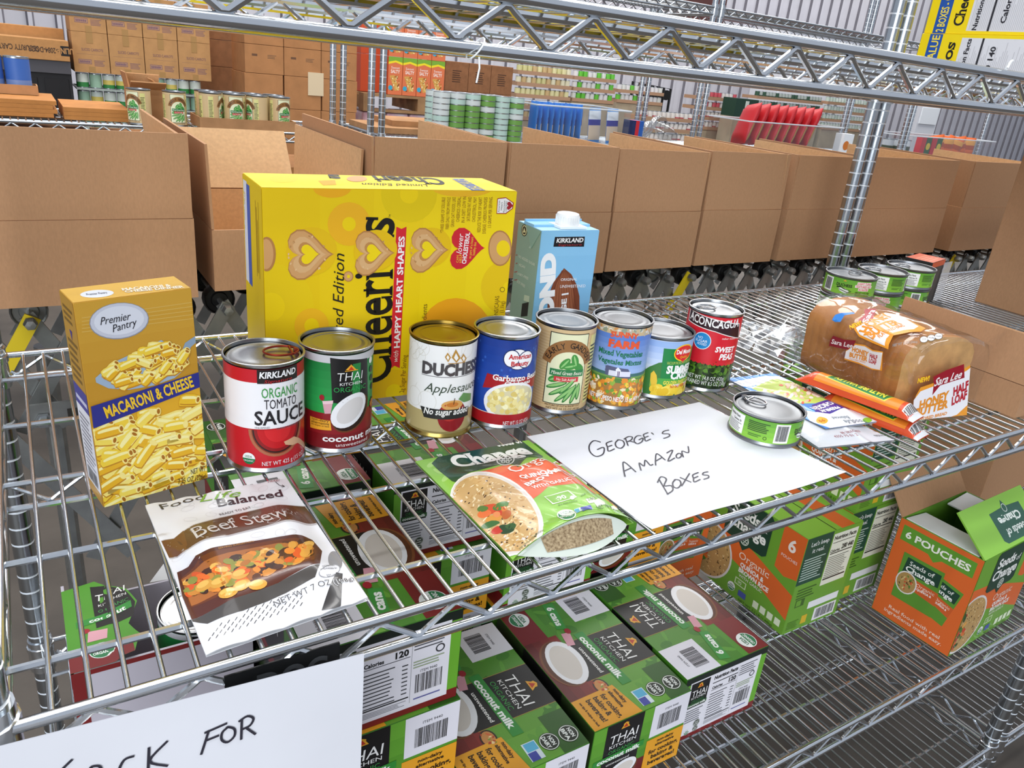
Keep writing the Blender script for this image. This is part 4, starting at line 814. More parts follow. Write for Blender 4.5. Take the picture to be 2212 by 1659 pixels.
f = A['left'].crop(450, 400); w, h = f.wh; f.rect(0, 0, w, h, 'e6c400', 0.2); f.rect(0.004, h * 0.52, 0.022, h - 0.006, 'dfe2ee', 0.6); f.rect(0.020, h * 0.52, 0.036, h - 0.008, '1f57b4', 1); f.T('2 BOXES - GREAT VALUE', 246, 372, 246, 40, 12, 'f0d84a', L=2); f.rect(0.062, h * 0.60, 0.0635, h - 0.018, 'a07a10', 1); f.rect(0.074, h * 0.60, 0.0755, h - 0.018, 'a07a10', 1); f.lines(0.065, h * 0.62, 0.073, h - 0.022, 2, 'a07a10', 1, vert=True); done('left')
f = A['top'].crop(600, 0); w, h = f.wh; f.rect(0, 0, w, h, 'f2d614', 0.2); f.E(40, 1222, 100, 26, 'e9cc10', 0.6); f.T('Cheeri', 1130, 1242, 650, 1220, 44, '1c1810', serif=True, bold=0.03, L=2); f.T('s', 430, 1216, 350, 1212, 40, '1c1810', serif=True, bold=0.03, L=2); f.E(540, 1222, 70, 20, TO, 2); f.P([(275, 1235), (390, 1230), (400, 1262), (310, 1266)], 'e0a81c', 1.4); f.T('Limited Edition', 1020, 1268, 575, 1258, 16, '3a3010', L=2, shear=0.3); f.P([(1190, 1222), (1270, 1222), (1430, 1308), (1342, 1310)], '1f57b4', 1); f.T('GREAT VALUE', 1385, 1300, 1230, 1228, 40, 'f0d84a', L=2); done('top')
# ---------------------------------------------------------------- almond drink carton
r, A, done = boxthing('almond_drink_carton', 'light blue almond drink carton with white screw cap', 'carton', 0.818, 0.446, -0.049, 0.0965, 0.066, 0.1795, 0.0030, '8cc4e8', bev=0.0016)
f = A['front'].crop(1000, 450); w, h = f.wh; f.rect(0, 0, w, h, '86c3ea', 0.2); f.grad(0, 0, w, h, '74b4de', '8fcaf0', 0.3, 5)
f.P([(628, 195), (832, 193), (826, 262), (617, 262)], '17161a', 1); f.T('KIRKLAND', 640, 219, 822, 215, 30, 'f6f6f6', bold=0.03, shear=0.12, L=3); f.T('Signature', 650, 250, 812, 246, 14, 'b0333a', shear=0.35, L=3)
f.P([(690, 408), (740, 450), (775, 520), (795, 600), (795, 800), (570, 800), (580, 600), (620, 500)], '7c4127', 1.2); f.P([(690, 415), (720, 450), (745, 520), (755, 600), (750, 800), (600, 800), (610, 620), (640, 510)], '9a5b3a', 1.4)
for i in range(9): f.S([(690 + (i - 4) * 4, 425), (690 + (i - 4) * 16, 540), (690 + (i - 4) * 24, 800)], 0.0006, '6a331d', 2)
f.T('ALMOND', 548, 1130, 582, 305, 92, 'f4f7fa', bold=0.07, L=3.4); f.T('BEVERAGE |', 676, 960, 690, 580, 34, 'f4f7fa', bold=0.04, L=3.4); f.T('ORIGINAL', 667, 486, 778, 482, 19, 'f4f7fa', L=3.4); f.T('UNSWEETENED', 662, 532, 835, 528, 21, 'f4f7fa', L=3.4); done('front')
f = A['left'].crop(1000, 450); w, h = f.wh; f.rect(0, 0, w, h, '8aa79b', 0.2); f.E(420, 150, 21, 41, '20231f', 1); f.E(420, 150, 17, 35, 'd9d6a8', 1.4); f.E(420, 150, 13, 28, '20231f', 1.8); f.P([(410, 165), (420, 130), (430, 165)], 'd9d6a8', 2.2)
for t_, y0, x1, y1 in (('NO ADDED SUGAR', 325, 492, 385), ('VEGAN', 382, 425, 402), ('DAIRY-FREE', 440, 448, 480), ('SOY-FREE', 495, 425, 532)): f.T(t_, 382 if y0 < 430 else 370, y0, x1, y1, 18, 'd9e2d8', L=2); f.S([(352 if y0 > 400 else 362, y0 - 5), (372, y0 - 8)], 0.001, 'a8323a', 2)
f.P([(405, 650), (450, 640), (440, 735), (395, 740)], '20231f', 1); f.P([(420, 590), (455, 600), (452, 640), (415, 630)], 'b9cbb8', 1); f.P([(462, 275), (450, 270), (520, 150), (528, 160)], 'a9c4bc', 1.5); done('left')
f = A['top']; w, h = f.wh; f.rect(0, 0, w, h, 'a9d3ee', 0.2); f.rect(0.004, 0.026, 0.034, 0.048, 'dfe7ee', 0.8); f.lines(0.006, 0.03, 0.032, 0.046, 4, '8a98a4', 1.2); done('top')
m = MB(); m.box((0, 0.004, 0.1812), (0.094, 0.026, 0.003)); m.box((0.0, 0.016, 0.1825), (0.0955, 0.0025, 0.006)); m.build('top_fold', mat('carton_fold', '93c9ec', 0.4), r)
m = MB(); m.add([(-0.0488, -0.0328, 0.1792), (-0.0488, 0.012, 0.1792), (-0.0494, -0.0115, 0.150), (-0.0484, -0.0328, 0.1792), (-0.0484, 0.012, 0.1792), (-0.0484, -0.0115, 0.150)], [(0, 2, 1), (3, 4, 5), (0, 3, 5, 2), (2, 5, 4, 1), (1, 4, 3, 0)]); m.build('side_ear', mat('carton_ear', '86a99f', 0.4), r)
m = MB(); m.box((0.008, -0.010, 0.1815), (0.044, 0.034, 0.003)); m.build('spout_base', PLASTW, r)
cp = MB(); pr = []
cp.lathe([(0.0, 0.183), (0.0165, 0.183), (0.0168, 0.184), (0.0168, 0.1955), (0.0155, 0.1985), (0.013, 0.1993), (0.0, 0.1993)], 40, (0.008, -0.008, 0))
for i in range(30): a_ = 2 * PI * i / 30; cp.box((0.008 + 0.0168 * math.cos(a_), -0.008 + 0.0168 * math.sin(a_), 0.190), (0.0012, 0.0012, 0.010), rot=Matrix.Rotation(a_, 3, 'Z'))
cp.build('screw_cap', PLASTW, r, smooth=True)
# ---------------------------------------------------------------- pouches
def pouch(name, label, corners, hfun, nu=64, nv=80, base=0.0025, film='e9e9ea', seal=0.0):
    """soft pouch lying on the shelf; corners TL, TR, BR, BL in plan"""
    TL, TR, BR, BL = [Vector((*c, 0)) for c in corners]; c0 = (TL + TR + BR + BL) / 4
    r = thing(name, label, 'pouch', (c0.x, c0.y, base)); Wd = ((TR - TL).length + (BR - BL).length) / 2; Hd = ((TL - BL).length + (TR - BR).length) / 2
    def loc(s_, t_): return (BL * (1 - s_) + BR * s_) * (1 - t_) + (TL * (1 - s_) + TR * s_) * t_ - c0
    def P(s_, t_, top=True):
        p = loc(s_, t_); return (p.x, p.y, max(0.0006, hfun(s_, t_)) if top else -0.0006 + 0.0006)
    m = MB(); m.grid(lambda s_, t_: P(s_, t_), nu, nv); m.grid(lambda s_, t_: (lambda q: (q[0], q[1], 0.0))(P(1 - s_, t_)), 4, 4)
    m.build('film', mat('film_' + film, film, 0.25, coat=0.2), r, smooth=True, sharp=3)
    def fn(u, v):
        s_, t_ = u / Wd, v / Hd; e = 0.004; p = Vector(P(s_, t_)); dx = Vector(P(s_ + e, t_)) - Vector(P(s_ - e, t_)); dy = Vector(P(s_, t_ + e)) - Vector(P(s_, t_ - e)); n = dx.cross(dy).normalized(); return tuple(p + n * 0.0007), tuple(n)
    A = PlaneArt(BL + Vector((0, 0, base + 0.010)), (BR - BL).normalized(), Vector((0, 0, 1)).cross((BR - BL).normalized())); A.wh = (Wd, Hd); base_uv = A.uv
    # measured point -> nearest point on the bulging surface
    def uv(px, py):
        x, y = A.o[0] + px * A.o[2], A.o[1] + py * A.o[2]; d = CF + CR * ((x - 1106) / 1673.39) - CU * ((y - 829.5) / 1673.39); z = 0.008; s_ = t_ = 0.5
        for _ in range(6):
            q = CAMP + d * ((base + z - CAMP.z) / d.z) - c0; q.z = 0
            for _ in range(3):
                e = loc(s_, t_) - q; a1 = loc(s_ + 0.01, t_) - loc(s_ - 0.01, t_); b1 = loc(s_, t_ + 0.01) - loc(s_, t_ - 0.01); D = a1.x * b1.y - a1.y * b1.x
                s_ -= 0.02 * (e.x * b1.y - e.y * b1.x) / D; t_ -= 0.02 * (a1.x * e.y - a1.y * e.x) / D
            z = max(0.0006, hfun(min(1, max(0, s_)), min(1, max(0, t_))))
        return s_ * Wd, t_ * Hd
    A.uv = uv
    def done(mt=PRINTP): A.hull(0, 0, Wd, Hd); return A.build('printed_front', fn, mt, r, du=0.0036, dv=0.0036)
    return r, A, done
def puff(s_, t_, H_, top=0.10, side=0.06, bot=0.05):
    def e(x, k): x = max(0.0, min(1.0, x / k)); return x * x * (3 - 2 * x)
    return H_ * (e(s_, side * 3.2) * e(1 - s_, side * 3.2)) * e(t_, bot * 4) * e(max(0, 1 - top - t_), 0.35)
# quinoa pouch
def hq(s_, t_):
    b = puff(s_, t_, 0.017, 0.10, 0.07, 0.001); g = 0.024 * math.exp(-(t_ / 0.16) ** 2) * (max(0.0, math.sin(PI * min(1, max(0, s_)))) ** 0.8)
    return 0.001 + max(b, g) + 0.0006 * math.sin(23 * s_ + 9 * t_) * math.sin(17 * t_) * (0.3 + (1 - t_))
r, f, done = pouch('quinoa_rice_pouch', 'green quinoa and brown rice pouch lying on the paper corner', ((0.529, 0.206), (0.667, 0.206), (0.671, 0.026), (0.534, 0.020)), hq, film='8fbe4c')
w, h = f.wh; f.crop(600, 800); f.rect(0, 0, w, h, '8cc04a', 0.2)
for i in range(9): u_, v_ = 0.012 + 0.013 * (i % 3), h - 0.012 - 0.016 * (i // 3); f.ell(u_, v_, 0.0075, 0.0032, 'a8d070', 0.6, 0.6 + 1.2 * (i % 2), 12)
f.crop(1000, 800)
f.P([(-40, 800), (100, 700), (300, 650), (380, 665), (530, 610), (640, 640), (915, 850), (580, 800), (470, 890), (200, 900)], 'e8623a', 0.8)
f.crop(600, 800)
f.P([(1050, 640), (1120, 570), (1240, 520), (1650, 475), (1810, 592), (1790, 604), (1700, 600), (1640, 665), (1560, 640), (1400, 680), (1230, 772), (1190, 760)], '1f4a36', 1.4)
f.T('Seeds of', 1480, 505, 1650, 478, 50, 'f3f1ea', serif=True, bold=0.03, L=3); f.T('Change', 1190, 640, 1700, 545, 82, 'f3f1ea', serif=True, bold=0.04, L=3)
f.E(1555, 617, 62, 40, 'f3f1ea', 2.4, 0.1); f.E(1555, 617, 55, 35, '1f4a36', 2.7, 0.1)
for i in range(7): t_ = 2 * PI * i / 6; f.E(1555 + (30 * math.cos(t_) if i else 0), 617 + (18 * math.sin(t_) if i else 0), 14, 9, 'f3f1ea', 3, 0, 10); f.E(1555 + (30 * math.cos(t_) if i else 0), 617 + (18 * math.sin(t_) if i else 0), 9, 5, '1f4a36', 3.3, 0, 10)
f.crop(1000, 800)
f.T('Organic', 318, 690, 645, 632, 62, 'f6e6dc', serif=True, L=3); f.T('QUINOA &', 385, 735, 655, 688, 29, 'f6efe8', bold=0.04, L=3); f.T('BROWN RICE', 428, 790, 780, 712, 29, 'f6efe8', bold=0.04, L=3); f.T('WITH GARLIC', 470, 806, 732, 748, 21, 'f6efe8', bold=0.02, L=3)
f.E(230, 985, 352, 248, 'efe6de', 1.8, -0.62, 36); f.E(228, 985, 342, 238, 'd9cfc6', 2, -0.62, 36); f.E(222, 985, 326, 222, 'c9a26a', 2.2, -0.62, 36)
Rq = random.Random(6)
for i in range(420):
    t_, q_ = Rq.uniform(0, 2 * PI), math.sqrt(Rq.random()); x_, y_ = q_ * 322 * math.cos(t_), q_ * 218 * math.sin(t_); c_, s_ = math.cos(0.62), math.sin(0.62)
    X_, Y_ = 222 + x_ * c_ - y_ * s_, 985 + x_ * s_ + y_ * c_; u_, v_ = f.uv(X_, Y_); k = Rq.choice(('d9b680', 'e6cb9a', 'c49a5c', 'b98a4e', 'ecd8ae', '4a3222')); f.ell(u_, v_, 0.0022 if k != '4a3222' else 0.0011, 0.0008, k, 2.6 + Rq.random() * 0.6, Rq.random() * PI, 6)
for (x_, y_, rx, ry, c_) in ((180, 950, 70, 40, 'd0502a'), (255, 965, 40, 30, 'c8402a'), (150, 985, 50, 28, 'e0703a'), (300, 985, 34, 26, 'b8602e'), (215, 1015, 60, 24, 'd8943e'), (260, 930, 55, 26, '4a7a34'), (190, 1060, 70, 22, '3f6a34'), (300, 1085, 60, 38, '2a4426'), (240, 1100, 46, 24, 'c03a2a'), (330, 1060, 40, 24, '3c5a30'), (140, 950, 40, 22, '5a7a34'), (285, 950, 20, 16, 'd8843a'), (235, 985, 26, 20, 'e08a52')): f.E(x_, y_, rx, ry, c_, 3.6, 0.3, 14)
f.T('SERVING SUGGESTION', 388, 1228, 552, 1098, 12, '5a6a3a', L=4)
f.P([(552, 868), (720, 826), (778, 872), (612, 922)], 'e9f0da', 2.2); f.P([(560, 870), (716, 832), (766, 872), (616, 914)], '84b848', 2.5); f.T(':90', 634, 884, 700, 866, 28, 'e9f0da', bold=0.03, L=3.4); f.E(745, 876, 16, 14, 'e9f0da', 3); f.T('BPA FREE POUCH', 650, 928, 778, 896, 10, '3f6a24', L=3.4)
f.E(707, 992, 66, 36, 'f0f2ec', 2.4); f.E(707, 992, 58, 31, '1f7a46', 2.7); f.E(707, 982, 54, 20, 'f0f2ec', 3); f.T('USDA', 672, 990, 740, 974, 20, '1f7a46', L=4); f.T('ORGANIC', 668, 1012, 748, 996, 13, 'f0f2ec', L=4)
f.P([(758, 955), (868, 924), (888, 955), (776, 984)], 'd9e6ee', 2.4); f.P([(800, 942), (868, 925), (885, 952), (820, 972)], '4a50a8', 2.7); f.P([(760, 956), (790, 948), (800, 972), (778, 982)], '5ab0d8', 2.7)
for (x_, y_) in ((868, 892), (925, 915), (1020, 935)): f.P([(x_ - 32, y_ - 8), (x_ + 20, y_ - 20), (x_ + 44, y_ + 10), (x_ - 6, y_ + 24)], 'e9efd2', 2.4)
f.T('280', 848, 888, 900, 880, 20, '3f6a24', L=4); f.T('PER 1 CUP', 806, 866, 890, 852, 12, '3f6a24', L=4); f.T('NET WT 8.5 OZ (240g)', 915, 945, 1130, 1000, 18, '2f5a24', L=4)
done()
GRAIN = mat('grain_window', 'b9a480', 0.3, noise=0.55, nscale=420, col2='6a5236', coat=0.3); FILMC = mat('pale_film', 'c9d0c4', 0.18, coat=0.4)
m = MB()
def gus(s_, t_):
    x = -0.060 + 0.122 * s_; k = math.sin(PI * s_); return (x + (0.006 - 0.012 * s_) * t_, -0.089 - 0.018 * t_ * (0.25 + k), max(0.0006, (0.0245 * (k ** 0.8)) * (1 - t_) ** 1.3 + 0.0006))
m.grid(gus, 22, 8); m.build('bottom_gusset', FILMC, r, smooth=True, sharp=3)
m = MB()
def win(s_, t_):
    q = gus(0.18 + 0.64 * s_, 0.12 + 0.62 * t_); return (q[0], q[1] - 0.0004, q[2] + 0.0005)
m.grid(win, 16, 6); m.build('grain_window', GRAIN, r, smooth=True, sharp=3)
# beef stew pouch
def hb(s_, t_):
    b = puff(s_, t_, 0.013, 0.12, 0.08, 0.06); return 0.0012 + b * (1 + 0.10 * math.sin(9 * s_ + 2) * math.sin(7 * t_)) + 0.0011 * math.exp(-((s_ - 0.12 - 0.10 * math.sin(6 * t_)) / 0.03) ** 2) * (0.2 < t_ < 0.75) + 0.0016 * abs(math.sin(14 * s_ + 3 * t_)) * math.exp(-(t_ / 0.12) ** 2) + 0.0008 * math.sin(30 * s_) * math.exp(-((1 - t_) / 0.06) ** 2)
r, f, done = pouch('beef_stew_pouch', 'white and brown beef stew pouch with dish picture', ((0.2775, 0.2165), (0.401, 0.2195), (0.405, 0.021), (0.2865, 0.010)), hb, film='e6e6e8')
w, h = f.wh; f.crop(0, 800); f.rect(0, 0, w, h, 'e8e7ea', 0.2)
for i in range(40): u_, v_ = Rq.uniform(0.005, w - 0.005), Rq.uniform(0.09, h - 0.005); f.ring(u_, v_, 0.006, 0.004, 0.0004, 'd8d5d6', 0.5, Rq.random() * 3, 12)
f.T('Food', 1092, 940, 1388, 868, 40, '3a3438', L=3, sx=1); f.T('Life', 1380, 880, 1650, 838, 52, '7fb23e', shear=0.4, L=3.4); f.T('Balanced', 1482, 912, 1925, 842, 52, '3a3438', bold=0.02, L=3); f.T('READY TO EAT', 1500, 993, 1712, 942, 15, '4a4448', L=3); f.T('OPEN', 1830, 752, 1905, 746, 12, '8a4040', L=3); f.T('HERE!', 1830, 768, 1905, 760, 12, '8a4040', L=3); f.S([(1880, 768), (1905, 790), (1940, 800)], 0.0006, '3a3438', 3); f.S([(1925, 788), (1942, 801), (1922, 803)], 0.0006, '3a3438', 3)
f.P([(1100, 1168), (1190, 1150), (1320, 1060), (1500, 1010), (1900, 922), (2085, 930), (2180, 1050), (2085, 1062), (1980, 1035), (1560, 1140), (1320, 1210), (1215, 1285), (1160, 1295)], 'b9b2b2', 0.8)
f.P([(1105, 1172), (1190, 1155), (1320, 1065), (1500, 1015), (1900, 925), (2080, 935), (2172, 1042), (2085, 1050), (1980, 1025), (1560, 1130), (1320, 1200), (1215, 1275), (1155, 1285)], '5c3a26', 1)
f.P([(1105, 1172), (1190, 1155), (1255, 1100), (1290, 1220), (1215, 1275), (1155, 1285)], '6e4426', 1.3)
f.T('Beef Stew', 1322, 1118, 1960, 975, 72, 'cfc8c4', serif=True, bold=-0.005, L=3)
f.crop(0, 1134)
f.P([(1210, 330), (1290, 290), (1340, 215), (1480, 155), (1900, 88), (2060, 78), (2130, 110), (2195, 185), (2180, 270), (1900, 400), (1500, 560), (1280, 660)], '54281e', 1.4)
f.P([(1240, 370), (1330, 290), (1380, 220), (1500, 175), (1900, 105), (2050, 98), (2120, 125), (2160, 190), (2140, 245), (1850, 360), (1480, 500), (1300, 570)], '6a3418', 1.7)
f.P([(1240, 380), (1380, 270), (1560, 195), (1900, 130), (2080, 135), (2130, 190), (2110, 235), (1850, 330), (1480, 480), (1310, 560)], 'a8622a', 2)
f.P([(1290, 660), (1500, 560), (1900, 400), (2180, 275), (2150, 360), (1950, 470), (1660, 590), (1420, 680)], '4a4644', 1.3)
for i in range(190):
    t_ = Rq.random(); x_ = 1290 + t_ * 810; y_ = 440 - t_ * 265 + Rq.uniform(-105, 75) * (0.65 + 0.7 * t_ * (1 - t_) * 2); c_ = Rq.choice(('c9822e', 'd89a3e', 'e0862e', 'd8561e', 'e46a22', '4a2410', '5a3018', '3a1c0e', 'b06a26', 'e6b25a', '8a8a3a')); f.E(x_, y_, Rq.uniform(26, 62), Rq.uniform(15, 26), c_, 2.5 + (i % 6) * 0.25, Rq.uniform(-0.2, 0.6), 9)
for (x_, y_, a_) in ((1500, 400, 0.35), (1650, 420, 0.4), (1760, 415, 0.2), (1640, 345, 0.3), (1400, 420, 0.5), (1560, 470, 0.3)): f.E(x_, y_, 66, 34, 'd39a3c', 4.2, a_, 14); f.E(x_ - 8, y_ - 8, 46, 20, 'e3b256', 4.5, a_, 12)
f.T('SERVING SUGGESTION', 1490, 168, 1730, 118, 12, 'c88a3a', L=3)
for j in range(9):
    for i in range(14):
        x_ = 1420 + i * 52 + j * 26; y_ = 800 - i * 20 - j * 34
        if x_ < 2060 and y_ > 720 - (x_ - 1400) * 0.42: f.P([(x_, y_), (x_ + 7, y_ - 2), (x_ + 22, y_ - 26), (x_ + 15, y_ - 25)], '4a484a', 2)
f.T('NET WT 7 OZ (198g)', 1870, 548, 2410, 372, 46, '5a585c', edge='f4f4f4', L=4)
f.crop(600, 1134); f.P([(300, 590), (395, 330), (440, 340), (430, 560), (410, 575)], '3a383a', 2); f.E(390, 250, 48, 66, '8e8d90', 2.2, 0.3); f.E(350, 320, 76, 40, '9a9a9e', 2.4, 0.3); f.E(350, 320, 70, 35, 'e8e7ea', 2.7, 0.3); f.T('EST.15893', 330, 352, 420, 345, 14, '6a6a6e', L=4); f.T('INSPECTED', 300, 290, 380, 282, 10, '6a6a6e', L=4); f.T('AND PASSED BY', 285, 310, 400, 302, 10, '6a6a6e', L=4)
done()
# ---------------------------------------------------------------- handwritten sheets
PAPERT = mat('paper_sheet', 'e3e3e8', 0.7, spec=0.3, noise=0.035, nscale=9)
STROKES = {'G': [[(.95, .78), (.6, .98), (.2, .8), (.05, .42), (.25, .06), (.7, .05), (.95, .28), (.95, .45), (.55, .42)]], 'E': [[(.85, .95), (.15, .9), (.12, .5), (.1, .05), (.85, .1)], [(.12, .5), (.7, .53)]], 'O': [[(.5, .97), (.12, .75), (.08, .3), (.45, .02), (.88, .25), (.9, .7), (.5, .97), (.35, .9)]],
 'R': [[(.12, 0), (.18, .95)], [(.02, .88), (.5, 1.0), (.85, .8), (.65, .52), (.2, .45)], [(.4, .48), (.95, .02)]], "'": [[(.3, 1.1), (.6, .75)]], 'S': [[(.9, .9), (.4, .95), (.2, .7), (.75, .42), (.7, .1), (.1, .05)]], 'A': [[(.02, 0), (.2, .55), (.5, 1.0), (.95, .02)], [(.15, .38), (.8, .40)]], 'M': [[(.02, 0), (.12, .85), (.35, .3), (.6, .85), (.78, .1), (.98, .05)]],
 'Z': [[(.1, .9), (.85, .95), (.1, .08), (.95, .12)]], 'N': [[(.08, 0), (.15, .85), (.75, .15), (.95, .98)]], 'o': [[(.5, .75), (.15, .55), (.15, .15), (.5, 0), (.85, .2), (.8, .6), (.5, .75)]], 'B': [[(.15, 0), (.2, .95)], [(-.1, .85), (.5, 1.05), (.85, .8), (.3, .52), (.9, .35), (.8, .08), (.1, .02)]], 'X': [[(.1, .95), (.9, .02)], [(.95, .98), (.05, .0)]],
 'F': [[(.1, -.15), (.2, .9)], [(.05, .85), (.95, 1.0)], [(.18, .45), (.7, .52)]], 'T': [[(.05, .9), (.95, .98)], [(.5, .95), (.45, 0)]], 'C': [[(.9, .85), (.4, .9), (.1, .45), (.35, .05), (.95, .12)]], 'K': [[(.15, 0), (.2, 1.0)], [(.95, 1.0), (.22, .45), (.95, .0)]]}
def smoothpts(p):
    if len(p) < 3: return p
    o = []
    for i in range(len(p) - 1):
        p0, p1, p2, p3 = p[max(i - 1, 0)], p[i], p[i + 1], p[min(i + 2, len(p) - 1)]
        for k in range(4):
            t = k / 4; o.append(tuple(0.5 * (2 * p1[j] + (p2[j] - p0[j]) * t + (2 * p0[j] - 5 * p1[j] + 4 * p2[j] - p3[j]) * t * t + (3 * p1[j] - p0[j] - 3 * p2[j] + p3[j]) * t ** 3) for j in (0, 1)))
    return o + [p[-1]]
def hand(art, txt, boxes, wd, col='34323c', L=2):    # boxes: per letter (x0, ytop, x1, ybottom, slant px)
    for ch, (bl, br, up) in zip(txt, boxes):         # baseline left, baseline right, up vector (px)
        for st in STROKES[ch]:
            pts = [art.uv(bl[0] + (br[0] - bl[0]) * x + up[0] * y, bl[1] + (br[1] - bl[1]) * x + up[1] * y) for x, y in smoothpts(st)]; art.stroke(pts, wd, col, L)
sh = thing('handwritten_sheet', "white paper sheet reading George's Amazon Boxes lying on the wire shelf", 'paper', (0.82, 0.115, 0.0024))
def pz(x, y):      # gentle droop between wires and a lifted near edge
    return 0.0004 * math.sin(x * 60) * math.sin(y * 40) + 0.006 * max(0, (0.035 - y) / 0.035) ** 2 * (0.5 + 0.5 * math.sin(x * 26 + 1.0))
PC = [(0.672, 0.217), (0.946, 0.2235), (0.9655, 0.0105), (0.679, 0.0095)]
def pxy(s_, t_): return [((PC[3][k] * (1 - s_) + PC[2][k] * s_) * (1 - t_) + (PC[0][k] * (1 - s_) + PC[1][k] * s_) * t_) for k in (0, 1)]
m = MB(); m.grid(lambda s_, t_: (lambda q: (q[0] - 0.82, q[1] - 0.115, pz(*q)))(pxy(s_, t_)), 30, 24); m.grid(lambda s_, t_: (lambda q: (q[0] - 0.82, q[1] - 0.115, pz(*q) - 0.0002))(pxy(1 - s_, t_)), 30, 24); m.build('sheet', PAPERT, sh, smooth=True, sharp=3)
def fsh(u, v): return ((u - 0.82, v - 0.115, pz(u, v) + 0.0002), (0, 0, 1))
def row(txt, spec): f = PlaneArt((0, 0, 0.003), (1, 0, 0), (0, 1, 0)).crop(1000, 800); hand(f, txt, spec, 0.0016); f.build('marker_writing', fsh, PRINTM, sh)
def Lt(x0, y0, x1, y1, ux, uy): return ((x0, y0), (x1, y1), (ux, uy))
row("GEORGE'S", [Lt(885, 600, 985, 570, -52, -105), Lt(990, 555, 1045, 538, -20, -62), Lt(1050, 540, 1115, 520, -22, -58), Lt(1120, 515, 1185, 492, -24, -52), Lt(1180, 510, 1240, 480, -26, -48), Lt(1245, 485, 1290, 470, -20, -52), Lt(1300, 470, 1325, 462, -18, -40), Lt(1365, 468, 1430, 448, -20, -48)])
row('AMAZoN', [Lt(1105, 725, 1185, 690, -45, -85), Lt(1215, 680, 1300, 640, -25, -55), Lt(1315, 645, 1385, 610, -25, -60), Lt(1395, 625, 1450, 605, -10, -65), Lt(1455, 605, 1500, 590, -10, -40), Lt(1500, 595, 1555, 560, -15, -45)])
row('BOXES', [Lt(1390, 850, 1450, 820, -65, -105), Lt(1440, 815, 1500, 790, -20, -60), Lt(1490, 790, 1565, 760, -15, -60), Lt(1575, 765, 1630, 745, -15, -55), Lt(1640, 745, 1695, 730, -18, -45)])
# hanging sheet on the front rail
hs = thing('hanging_sign', 'white paper sign reading stock for taped to the shelf front rail', 'sign', (0.28, -0.0150, -0.15))
m = MB(); SX0, SX1 = 0.146, 0.388
def hsf(s_, t_):
    x = SX0 + (SX1 - SX0) * s_; zt = 0.0065 - 0.0175 * s_; z = zt - 0.20 * (1 - t_); return (x - 0.28, -0.0015 - 0.006 * math.sin(PI * s_) * (1 - t_) - 0.004 * (1 - t_) * math.sin(9 * s_ + 4 * t_) - 0.004 * s_ * (1 - t_), z + 0.15)
m.grid(hsf, 24, 20); m.grid(lambda s_, t_: (lambda q: (q[0], q[1] + 0.0003, q[2]))(hsf(1 - s_, t_)), 24, 20); m.build('sheet', PAPERT, hs, smooth=True, sharp=3)
for wd_, bx_ in (('FOR', [Lt(1362, 1545, 1520, 1500, 36, -140), Lt(1505, 1500, 1612, 1465, 0, -100), Lt(1632, 1468, 1750, 1432, 0, -135)]), ('STOCK', [Lt(120, 2010, 300, 1880, -15, -170), Lt(330, 1950, 500, 1800, 0, -190), Lt(560, 1860, 700, 1760, 0, -150), Lt(800, 1760, 930, 1690, -5, -130), Lt(985, 1700, 1150, 1640, 0, -160)])):
    f = PlaneArt((SX0, -0.0195, -0.15), (1, 0, 0), (0, 0, 1)).crop(0, 1134); hand(f, wd_, bx_, 0.0017)
    def fhs(u, v):
        s_ = u / (SX1 - SX0); zt = 0.0065 - 0.0175 * s_; t_ = 1 - (zt + 0.15 - v) / 0.20; q = hsf(s_, t_); return ((q[0], q[1] - 0.0004, q[2]), (0, -1, 0))
    f.build('marker_writing', fhs, PRINTM, hs, du=0.006, dv=0.006)
TAPE = None
bk = thing('black_sign', 'small black plaque with grey lettering behind the hanging paper sign', 'sign', (0.345, -0.0025, -0.06))
m = MB(); m.bx(-0.05, 0.030, 0.0, 0.002, 0.0, 0.052); m.build('plaque', mat('black_plaque', '111213', 0.35), bk)
f = Art(); f.text('DOG', -0.004, 0.036, 0.020, '4a4c4e', w=0.05, L=1, bold=0.03); f.build('lettering', plane_fn((0, -0.0001, 0), (1, 0, 0), (0, 0, 1)), PRINTM, bk)
# ================================================================== BREAD
def film_mat(name, tint='ffffff', rough=0.06, k=0.16):
    if name in MATS: return MATS[name]
    m_ = bpy.data.materials.new(name); m_.use_nodes = True; nt = m_.node_tree; N = nt.nodes; L = nt.links; N.remove(N['Principled BSDF'])
    tr = N.new('ShaderNodeBsdfTransparent'); tr.inputs[0].default_value = (*srgb(tint), 1); gl = N.new('ShaderNodeBsdfGlossy'); gl.inputs['Roughness'].default_value = rough
    fr = N.new('ShaderNodeLayerWeight'); pw = N.new('ShaderNodeMath'); pw.operation = 'POWER'; pw.inputs[1].default_value = 4.0; L.new(fr.outputs['Facing'], pw.inputs[0]); mr = N.new('ShaderNodeMath'); mr.operation = 'MULTIPLY_ADD'; mr.inputs[1].default_value = 0.55; mr.inputs[2].default_value = k * 0.35; L.new(pw.outputs[0], mr.inputs[0])
    mx = N.new('ShaderNodeMixShader'); L.new(mr.outputs[0], mx.inputs[0]); L.new(tr.outputs[0], mx.inputs[1]); L.new(gl.outputs[0], mx.inputs[2]); L.new(mx.outputs[0], N['Material Output'].inputs[0])
    MATS[name] = m_; return m_
FILM = film_mat('clear_film'); FILMT = film_mat('clear_bin', 'fafbfc', 0.1, 0.12)
CRUST = mat('bread_crust', 'c0854a', 0.6, noise=0.5, nscale=16, col2='9a5f2c', bump=0.4, bscale=90)
CRUMB = mat('bread_crumb', 'cfa066', 0.8, noise=0.2, nscale=60)
BTH = -0.17; BC = Vector((1.2520, 0.174, 0.0022)); BLN = 0.085
bread = thing('bread_loaf', 'half loaf of honey butter bread in a clear printed bag', 'bread', BC, BTH)
